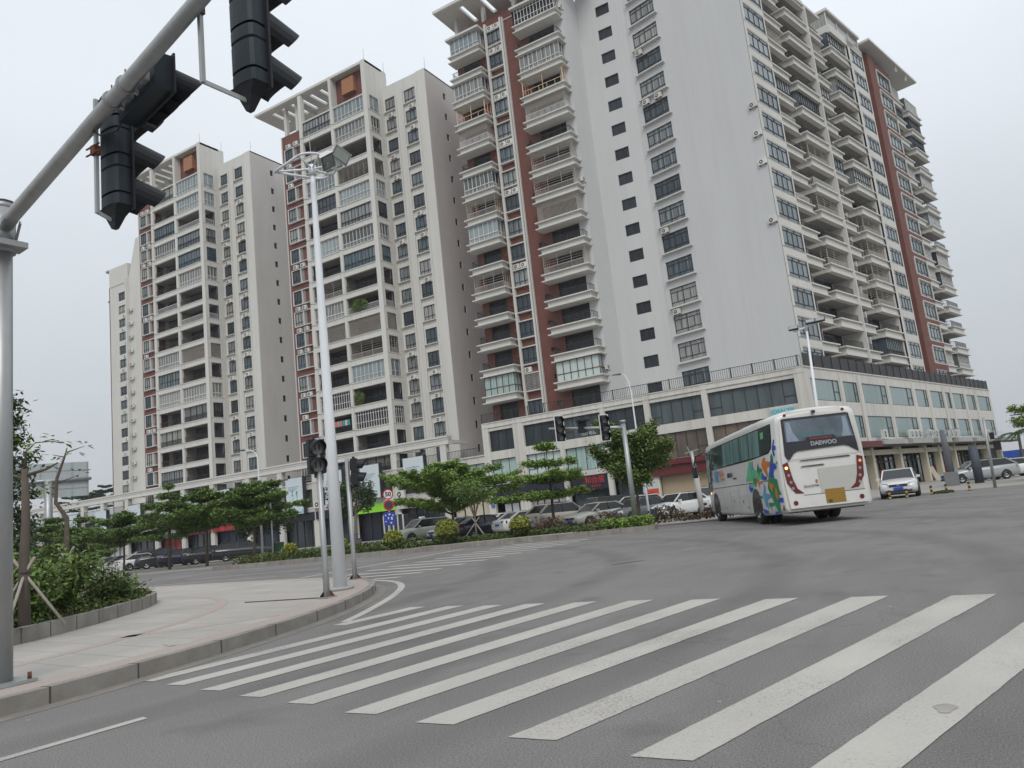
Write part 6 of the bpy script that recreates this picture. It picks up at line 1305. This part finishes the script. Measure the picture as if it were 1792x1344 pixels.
def sprig(b, c, n, s, rd, m, L_=.35):
    for _ in range(n):
        a = rd.uniform(0, 6.28); q = Vector(c) + Vector((math.cos(a) * rd.uniform(.05, L_), math.sin(a) * rd.uniform(.05, L_), rd.uniform(-.05, .1))); d = (q - Vector(c)).normalized(); w_ = d.cross(Vector((0, 0, 1))).normalized()
        b.poly([q, q + d * s * .5 + w_ * s * .3, q + d * s - Vector((0, 0, .03)), q + d * s * .5 - w_ * s * .3], m)
T_ = thing('tree', 'pruned staked trunk with a few yellow-green leaves, nearest the steel pole', 'tree', (-12.05, 6.07, .4), 0, 'trees on the near planter')
b = MB(); b.tube([(0, 0, 0), (-.02, 0, .8), (.0, .02, 1.5), (-.01, .01, 2.25)], [.085, .07, .058, .045], BARK, 10); b.tube([(0, .02, 2.1), (-.25, -.1, 2.2)], .02, BARK, 6); b.tube([(0, .02, 2.15), (.22, .2, 2.22), (.35, .3, 2.3)], [.03, .02, .01], BARK, 6); b.tube([(-.01, .01, 2.25), (.05, 0, 2.5), (.15, .08, 2.62), (.42, .28, 2.62)], [.03, .015, .01, .006], BARK, 6); b.build('trunk', T_)
rd = random.Random(3); b = MB(); sprig(b, (.15, .1, 2.62), 12, .13, rd, LEAFN, .3); sprig(b, (.4, .27, 2.63), 8, .13, rd, LEAFN, .15); sprig(b, (-.05, -.05, 2.55), 10, .12, rd, LEAFN, .2); b.build('leaves', T_)
stakes(T_, [(.42, .35), (-.4, -.3), (.38, -.45)], .95)
T_ = thing('tree', 'bent pruned staked trunk with small leaf tufts, second from the steel pole', 'tree', (-16.62, 9.2, .4), 0, 'trees on the near planter')
b = MB(); b.tube([(0, 0, 0), (.02, 0, 1.2), (.0, .02, 1.75), (-.16, -.12, 2.1), (-.15, -.1, 2.6), (-.03, .0, 3.05), (.02, .03, 3.25)], [.065, .055, .048, .04, .034, .022, .01], BARK, 8)
for p, q in (((-.15, -.1, 2.5), (.15, .12, 2.62)), ((-.03, 0, 3.05), (-.2, -.15, 3.12)), ((.02, .03, 3.15), (.3, .25, 3.25)), ((-.1, -.05, 2.8), (-.25, -.18, 2.9))): b.tube([p, q], [.015, .006], BARK, 5)
b.build('trunk', T_); b = MB()
for c in ((.3, .25, 3.26), (.12, .12, 3.12), (-.22, -.16, 2.92), (.2, .16, 2.65), (-.35, -.25, 2.4), (-.3, -.2, 2.3), (.05, .1, 1.95)): sprig(b, c, 7, .12, rd, LEAFN if rd.random() < .6 else LEAF2, .16)
b.build('leaves', T_); stakes(T_, [(.4, .4), (-.35, -.4), (.45, -.3)], 1.15)
T_ = thing('tree', 'thin staked young tree with upswept bare branches before the dark shop sign', 'tree', (-22.0, 32.4, .17), 0, GT); b = MB(); cr_ = MB(); rd = random.Random(9)
b.tube([(0, 0, 0), (0, 0, 1.25)], [.05, .035], BARKL, 7)
for j in range(9):
    a = 6.28 * j / 9; e_ = Vector((math.cos(a) * .8, math.sin(a) * .8, 2.7 + rd.uniform(-.3, .3))); m1 = Vector((math.cos(a) * .25, math.sin(a) * .25, 1.8)); b.tube([(0, 0, 1.1), m1, e_], [.025, .016, .006], BARKL, 5, cap=False)
    for _ in range(230): t = rd.uniform(.2, 1.15); leaf(cr_, m1.lerp(e_, t) + Vector((rd.gauss(0, .25), rd.gauss(0, .25), rd.gauss(0, .1))), .07, rd, LEAF2, .4)
b.build('trunk', T_); cr_.build('crown', T_); stakes(T_, [(-.75, -.3), (.75, -.1), (.1, .7)], 1.15, .028)
# ------------------------------------------------------------------ near planter with shrubs
pl = smooth([(-10.7, -3), (-11.1, 2.5), (-11.6, 4.6), (-12.0, 5.85), (-12.95, 7.47), (-14.3, 9.2), (-15.4, 10.35), (-16.5, 11.2), (-17.4, 11.55), (-18.3, 11.5), (-19.4, 10.9), (-24, 10.6), (-60, 11)], 2)
o = strip('planter_kerb', dens(pl, .2), 0, .16, .14, .37, KERB, .62, KERBD).build('planter_kerb'); o['kind'] = 'structure'
flatpoly('planter_soil', offset(pl, .15) + [(-60, -3)], .30, SOIL)
import bisect
def scatter(name, pts_fn, n, s, m, rd, kind='stuff', lab=None, cat=None, flat=.8):
    b = MB()
    for _ in range(n): leaf(b, pts_fn(rd), s, rd, m, flat)
    o_ = b.build(name); o_['kind'] = kind
    if lab: o_['label'] = lab
    if cat: o_['category'] = cat
    return o_
# individual shrubs behind the planter kerb
sh = [((-13.0, 6.6), .55, .95, LEAF2), ((-12.6, 5.2), .5, .9, LEAFR), ((-14.1, 7.7), .75, 1.15, LEAF2), ((-13.5, 6.9), .6, 1.1, LEAFG), ((-14.9, 9.0), .55, .75, LEAFG), ((-15.8, 9.9), .45, .5, LEAF2), ((-14.6, 7.4), .8, 1.35, LEAF2), ((-15.8, 8.6), .6, .85, LEAFR), ((-13.4, 5.6), .7, 1.25, LEAF2), ((-16.4, 9.7), .5, .6, LEAFG), ((-12.2, 4.0), .5, .95, LEAFR), ((-15.4, 6.6), .9, 1.5, LEAF2), ((-17.4, 8.6), .9, .7, LEAFG), ((-17.0, 10.5), .4, .4, LEAFG), ((-12.9, 2.8), .8, 1.3, LEAF2), ((-19.6, 9.4), 1.0, .55, LEAF2), ((-17.9, 7.0), 1.1, 1.3, LEAF3)]
lb = ['green shrub by the granite planter kerb', 'dark reddish shrub by the planter kerb', 'tall green shrub in the planter', 'olive shrub between two stakes', 'low olive shrub near the planter bend', 'small green shrub at the planter bend', 'tallest green shrub under the bent trunk', 'dull red shrub behind the bend', 'green shrub around the first staked trunk', 'low olive shrub toward the planter tip', 'reddish shrub beside the steel pole', 'large green shrub at the planter middle', 'olive shrub near the white railing', 'last tiny olive shrub at the planter tip', 'green shrub hidden by the steel pole', 'spreading green shrub behind the tip', 'dark shrub at the back of the planter']
for i, (((x, y), r_, h_, m), l_) in enumerate(zip(sh, lb)):
    rd = random.Random(100 + i); h_ *= .86; T_ = thing('shrub', l_, 'shrub', (x, y, .34), 0, 'shrubs in the near planter'); b = MB(); tw = MB()
    stems = [Vector((math.cos(a) * r_ * q, math.sin(a) * r_ * q, h_ * rd.uniform(.55, 1.05))) for a, q in [(rd.uniform(0, 6.28), rd.uniform(.1, .95)) for _ in range(16)]]
    for e_ in stems: tw.tube([(0, 0, 0), e_ * .5 + Vector((0, 0, h_ * .1)), e_], [.012, .008, .003], BARK, 4, cap=False)
    for _ in range(int(1500 * r_ * h_ / .5)): e_ = rd.choice(stems); t = rd.uniform(.15, 1.05); leaf(b, e_ * t + Vector((rd.gauss(0, .11), rd.gauss(0, .11), rd.gauss(0, .07))) + Vector((0, 0, h_ * .1 * math.sin(3.1 * t))), .05, rd, m if rd.random() > .12 else LEAFG, .8)
    tw.build('stems', T_); b.build('leaves', T_)
def in_pl(rd):
    i = rd.randint(6, len(pl) - 12); p = offset([pl[i]] + [pl[i + 1]], .2 + rd.random() ** 1.5 * 1.6)[0]; return Vector((p[0] + rd.uniform(-.15, .15), p[1] + rd.uniform(-.15, .15), .35 + abs(rd.gauss(0, .06))))
scatter('ground_cover', in_pl, 9000, .045, LEAFG, random.Random(5))
# ------------------------------------------------------------------ far planting strip
def in_bed(rd):
    x = rd.uniform(-35.6, -13.4); yk = 28.2 + (x + 35.6) * .085; h_ = .28 if x < -24 else .16; return Vector((x, yk + rd.uniform(.1, 2.6 if x < -23.5 or x > -16 else 1.8) + (1.2 if -23.8 < x < -15.5 else 0), .18 + rd.random() ** 1.3 * h_ * 1.6))
scatter('hedge_planting', in_bed, 16000, .075, LEAFG, random.Random(6), flat=1)
def in_red(rd):
    x = rd.uniform(-19.5, -8.8); return Vector((x, 32.6 + (x + 19.5) * .22 + rd.uniform(0, 1.6) , .15 + rd.random() * .8 * (.6 + .4 * math.sin(x * 2.3))))
scatter('red_leaved_planting', in_red, 5200, .075, LEAFR, random.Random(7), flat=1)
def in_tip(rd): return Vector((-13.0 + rd.uniform(-1.4, .8), 30.9 + rd.uniform(-.6, .6), .2 + rd.random() * .4))
scatter('tip_planting', in_tip, 2200, .08, LEAF1, random.Random(8), flat=1)
for i, (x, y, r_, l_) in enumerate(((-32.6, 30, .42, 'leftmost round yellow bush on the planting strip'), (-29.1, 30.2, .42, 'round yellow bush half hidden by the white mast'), (-25.5, 30.2, .48, 'round yellow bush below the 50 sign'), (-22.2, 30.2, .55, 'tall round yellow bush before the white hatchback'), (-18.7, 31.2, .5, 'rightmost round yellow bush, before the long white saloon'))):
    rd = random.Random(i + 40); T_ = thing('round_bush', l_, 'bush', (x, y, .2), 0, 'round yellow bushes on the planting strip'); b = MB()
    for _ in range(2200):
        v = Vector((rd.gauss(0, 1), rd.gauss(0, 1), rd.gauss(0, 1))).normalized() * r_ * rd.uniform(.72, 1.08); v.z = v.z * .9 + r_ * 1.0 + (.12 if i == 3 else 0); leaf(b, v, .06, rd, LEAFY if v.z > r_ * .85 and rd.random() < .8 else LEAFG, 1)
    b.build('leaves', T_); b = MB(); b.tube([(0, 0, -.05), (0, 0, r_ * 1.2)], .03, BARK, 6); b.build('stem', T_)
# ------------------------------------------------------------------ street furniture and odds
T_ = thing('railing', 'white picket railing at the road edge at left', 'railing', (-42.0, 26.3, 0)); b = MB()
WRL = mat('white_railing_paint', (.62, .62, .60), .5, var=.06)
for i in range(7): b.box(-i * 1.5 - .045, -i * 1.5 + .045, -.045, .045, 0, .98, WRL)
b.box(-9.0, 0, -.02, .02, .78, .83, WRL); b.box(-9.0, 0, -.02, .02, .15, .2, WRL)
for i in range(60): b.box(-.15 * i - .02, -.15 * i + .02, -.012, .012, .1, .93, WRL)
b.build('pickets', T_)
for i in range(7): q = MB(); q.box(-i * 1.5 - .22, -i * 1.5 + .22, -.16, .16, 0, .06, RAILM); q.build('foot', T_)
T_ = thing('billboard', 'large grey billboard seen from behind above the colonnade at far left', 'billboard', (-96.5, 52.5, 0), math.atan2(5.6, 3.1)); b = MB()
b.box(-5.3, 3.3, -.12, .12, 9.3, 13.5, mat('billboard_back', (.36, .40, .41), .6, var=.05)); b.build('panel', T_); b = MB()
for i in range(6): b.box(-5.2 + i * 1.66, -5.12 + i * 1.66, -.2, -.12, 9.3, 13.5, STEEL)
for z in (10.3, 12.5): b.box(-5.3, 3.3, -.18, -.12, z, z + .06, STEEL)
b.tube([(-5.4, -.4, 11.35), (3.6, -.4, 11.35)], .2, STEEL, 10); b.tube([(-1, -.5, 0), (-1, -.5, 11.3)], .45, STEEL, 14); b.build('frame', T_)
YB = mat('bollard_yellow', (.50, .30, .05), .6, var=.2)
for i, (x, y) in enumerate(((-4.15, 42.5), (-3.4, 42.6), (-2.4, 44.3), (-1.75, 44.6), (-.75, 45.0))):
    T_ = thing('bollard', 'black and yellow striped bollard, %s counted from the coach' % ORD[i + 1], 'bollard', (x, y, 0), 0, 'striped bollards at the right kerb'); b = MB()
    for j in range(4): b.tube([(0, 0, .11 * j), (0, 0, .11 * j + .11)], .055 if j < 3 else .06, YB if j % 2 == 0 else RAILM, 12)
    b.build('post', T_); q = MB(); q.tube([(0, 0, 0), (0, 0, .025)], .1, RAILM, 12); q.build('foot', T_)
def thing1(name, lab, cat, mb, group=None): return tag(mb.build(name), lab, cat, group)
b = MB()
for _ in range(500): pass
rd = random.Random(2)
for _ in range(700): a = rd.uniform(0, 6.28); q = rd.random() ** .5 * .5; leaf(b, Vector((-1.9 + math.cos(a) * q, 44.4 + math.sin(a) * q * .6, .03 + rd.random() * .14 * (1 - q))), .05, rd, LEAFG, 1)
thing1('weed_tuft', 'low green weed clump between the striped bollards', 'weed', b)
b = MB(); b.M = Matrix.Translation((2.0, 93, 0)) @ Matrix.Rotation(R(15), 4, 'Z'); b.box(0, 6, 0, .1, 0, 2.3, mat('blue_sheet', (.01, .07, .34), .5, var=.2, scale=1, stretch=(3, 1, .2)))
for i in range(13): b.box(i * .5 - .02, i * .5 + .02, -.03, 0, 0, 2.3, LV['blue'])
thing1('site_fence', 'bright blue sheet fence right of the corner podium', 'fence', b)
for i, (s_, l_) in enumerate(((16.2, 'orange shop display stand nearer the coach'), (22.8, 'orange shop display stand second from the coach'))):
    p = FR((-11.95, 71.5, 0), ud) @ Vector((s_, .9, 0)); b = MB(); b.M = Matrix.Translation(p) @ Matrix.Rotation(R(-20), 4, 'Z'); b.hexa([(-.35, -.2, 0), (.35, -.2, 0), (.35, .2, 0), (-.35, .2, 0), (-.3, -.04, 1.75), (.3, -.04, 1.75), (.3, .04, 1.75), (-.3, .04, 1.75)], ORS); thing1('display_stand', l_, 'display stand', b, 'orange display stands')
p = FR((-11.95, 71.5, 0), ud) @ Vector((33.5, .8, 0)); b = MB(); b.M = Matrix.Translation(p); b.box(-.6, .6, -.3, .3, 0, 1.7, REDL); b.box(-.5, .5, -.32, -.3, .8, 1.5, ORS); thing1('red_cabinet', 'red cabinet outside the shops at right', 'cabinet', b)
for i, (s_, l_) in enumerate(((28.3, 'steeper pale board leaning on the cream column'), (29.3, 'flatter pale board leaning on the cream column'))):
    p = FR((-11.95, 71.5, 0), ud) @ Vector((s_, -.5, 0)); b = MB(); b.M = Matrix.Translation(p) @ Matrix.Rotation(R(-15), 4, 'Z'); b.bar((0, 0, 0), (-.6 - .3 * i, .1, 1.6 - .3 * i), 1.0, mat('pale_board%d' % i, (.40, .36, .30), .8), .05); thing1('board', l_, 'board', b, 'boards leaning at the shops')
T_ = thing('kiosk', 'small white framed kiosk window behind the planting strip', 'kiosk', (-38.0, 45.2, 0)); b = MB(); b.box(-.95, .95, 0, .6, 0, .9, CONC); b.box(-.95, .95, .05, .6, .9, 2.2, DARKIN); b.build('cabin', T_); b = MB()
for x in (-.95, -.5, -.05, .4, .9): b.box(x - .04, x + .04, -.03, .05, .8, 2.3, FWHITE)
b.box(-.99, .94, -.03, .05, .8, .9, FWHITE); b.box(-.99, .94, -.03, .05, 2.2, 2.3, FWHITE); b.build('window_frame', T_)
b = MB(); b.M = Matrix.Translation((-44.2, 39.6, 0)); b.box(-.3, .3, -.3, .3, .08, 1.0, mat('bin_green', (.02, .10, .05), .5)); b.hexa([(-.33, -.33, 1.0), (.33, -.33, 1.0), (.33, .33, 1.0), (-.33, .33, 1.0), (-.3, -.3, 1.1), (.3, -.3, 1.08), (.3, .3, 1.12), (-.3, .3, 1.12)], mat('bin_lid', (.015, .07, .035), .5)); b.tube([(-.3, .25, .08), (.3, .25, .08)], .08, RUB, 8)
thing1('wheelie_bin', 'green wheeled bin beside the dark cars at left', 'bin', b)
# electric scooter parked by the banyan
T_ = thing('scooter', 'dark motor scooter parked behind the planting strip near the white mast', 'scooter', (-37.4, 40.5, 0), R(150)); b = MB()
b.loft([[(x, y * w_, z0_ + (z1_ - z0_) * zz_) for y, zz_ in ((-1, 0), (1, 0), (.8, 1), (-.8, 1))] for x, w_, z0_, z1_ in ((-.75, .08, .5, .72), (-.4, .17, .35, .75), (-.1, .16, .28, .72), (.05, .14, .25, .36), (.4, .14, .25, .36), (.5, .16, .3, .95), (.62, .1, .5, .98))], mat('scooter_grey', (.10, .10, .12), .4), smooth=False); b.build('body', T_)
b = MB(); b.tube([(.55, 0, .9), (.5, 0, 1.08)], .03, RAILM, 6); b.tube([(.47, -.3, 1.1), (.5, 0, 1.08), (.47, .3, 1.1)], .02, RAILM, 6); b.build('handlebar', T_); b = MB(); b.box(-.6, .0, -.12, .12, .73, .8, RAILM); b.build('seat', T_)
wheel('wheel', -.55, 0, .24, .1, T_); wheel('wheel', .72, 0, .24, .1, T_)
# marks on the road
b = MB(); b.poly([(-6.78, 14.70, .003), (-6.70, 14.68, .003), (-6.45, 15.05, .003), (-6.25, 15.30, .003), (-6.33, 15.36, .003), (-6.60, 15.02, .003)], mat('tar_patch', (.03, .03, .032), .8, var=.2)); struct('tar_patch', b)
b = MB(); b.poly([(-.38 + .05 * math.cos(a) * (1 + .3 * math.sin(3 * a)), 4.62 + .09 * math.sin(a), .0065) for a in [6.28 * i / 16 for i in range(16)]], mat('tar_spot', (.30, .285, .265), .85, var=.2)); struct('worn_patch', b)
b = MB(); b.prism([(-8.55, 5.85, .1505), (-8.3, 5.75, .1505), (-8.2, 5.98, .1505), (-8.45, 6.08, .1505)], (0, 0, .002), CONC); struct('pavement_cover', b)

rd = random.Random(31); FLK = mat('paint_fleck', (.33, .315, .29), .85, var=.2)
b = MB()
for _ in range(22):
    x = rd.uniform(-7, 1.5); y = rd.uniform(2.3, 13); a = rd.uniform(0, 6.28); q = rd.uniform(.01, .03); b.poly([(x + q * math.cos(a + t) * rd.uniform(.5, 1.2), y + q * math.sin(a + t) * rd.uniform(.5, 1.2), .0015) for t in (0, 1.2, 2.4, 3.7, 5)], FLK)
o = b.build('paint_flecks'); o['kind'] = 'stuff'
# thin air haze over the whole place
hm = bpy.data.materials.new('haze_air'); hm.use_nodes = True; t = hm.node_tree; t.nodes.clear(); ho = t.nodes.new('ShaderNodeOutputMaterial'); hv = t.nodes.new('ShaderNodeVolumePrincipled')
hv.inputs['Color'].default_value = (.93, .95, .98, 1); hv.inputs['Density'].default_value = .00028; t.links.new(hv.outputs[0], ho.inputs['Volume'])
b = MB(); b.box(-500, 500, -500, 500, -1, 76, hm); o = b.build('haze'); o['kind'] = 'stuff'
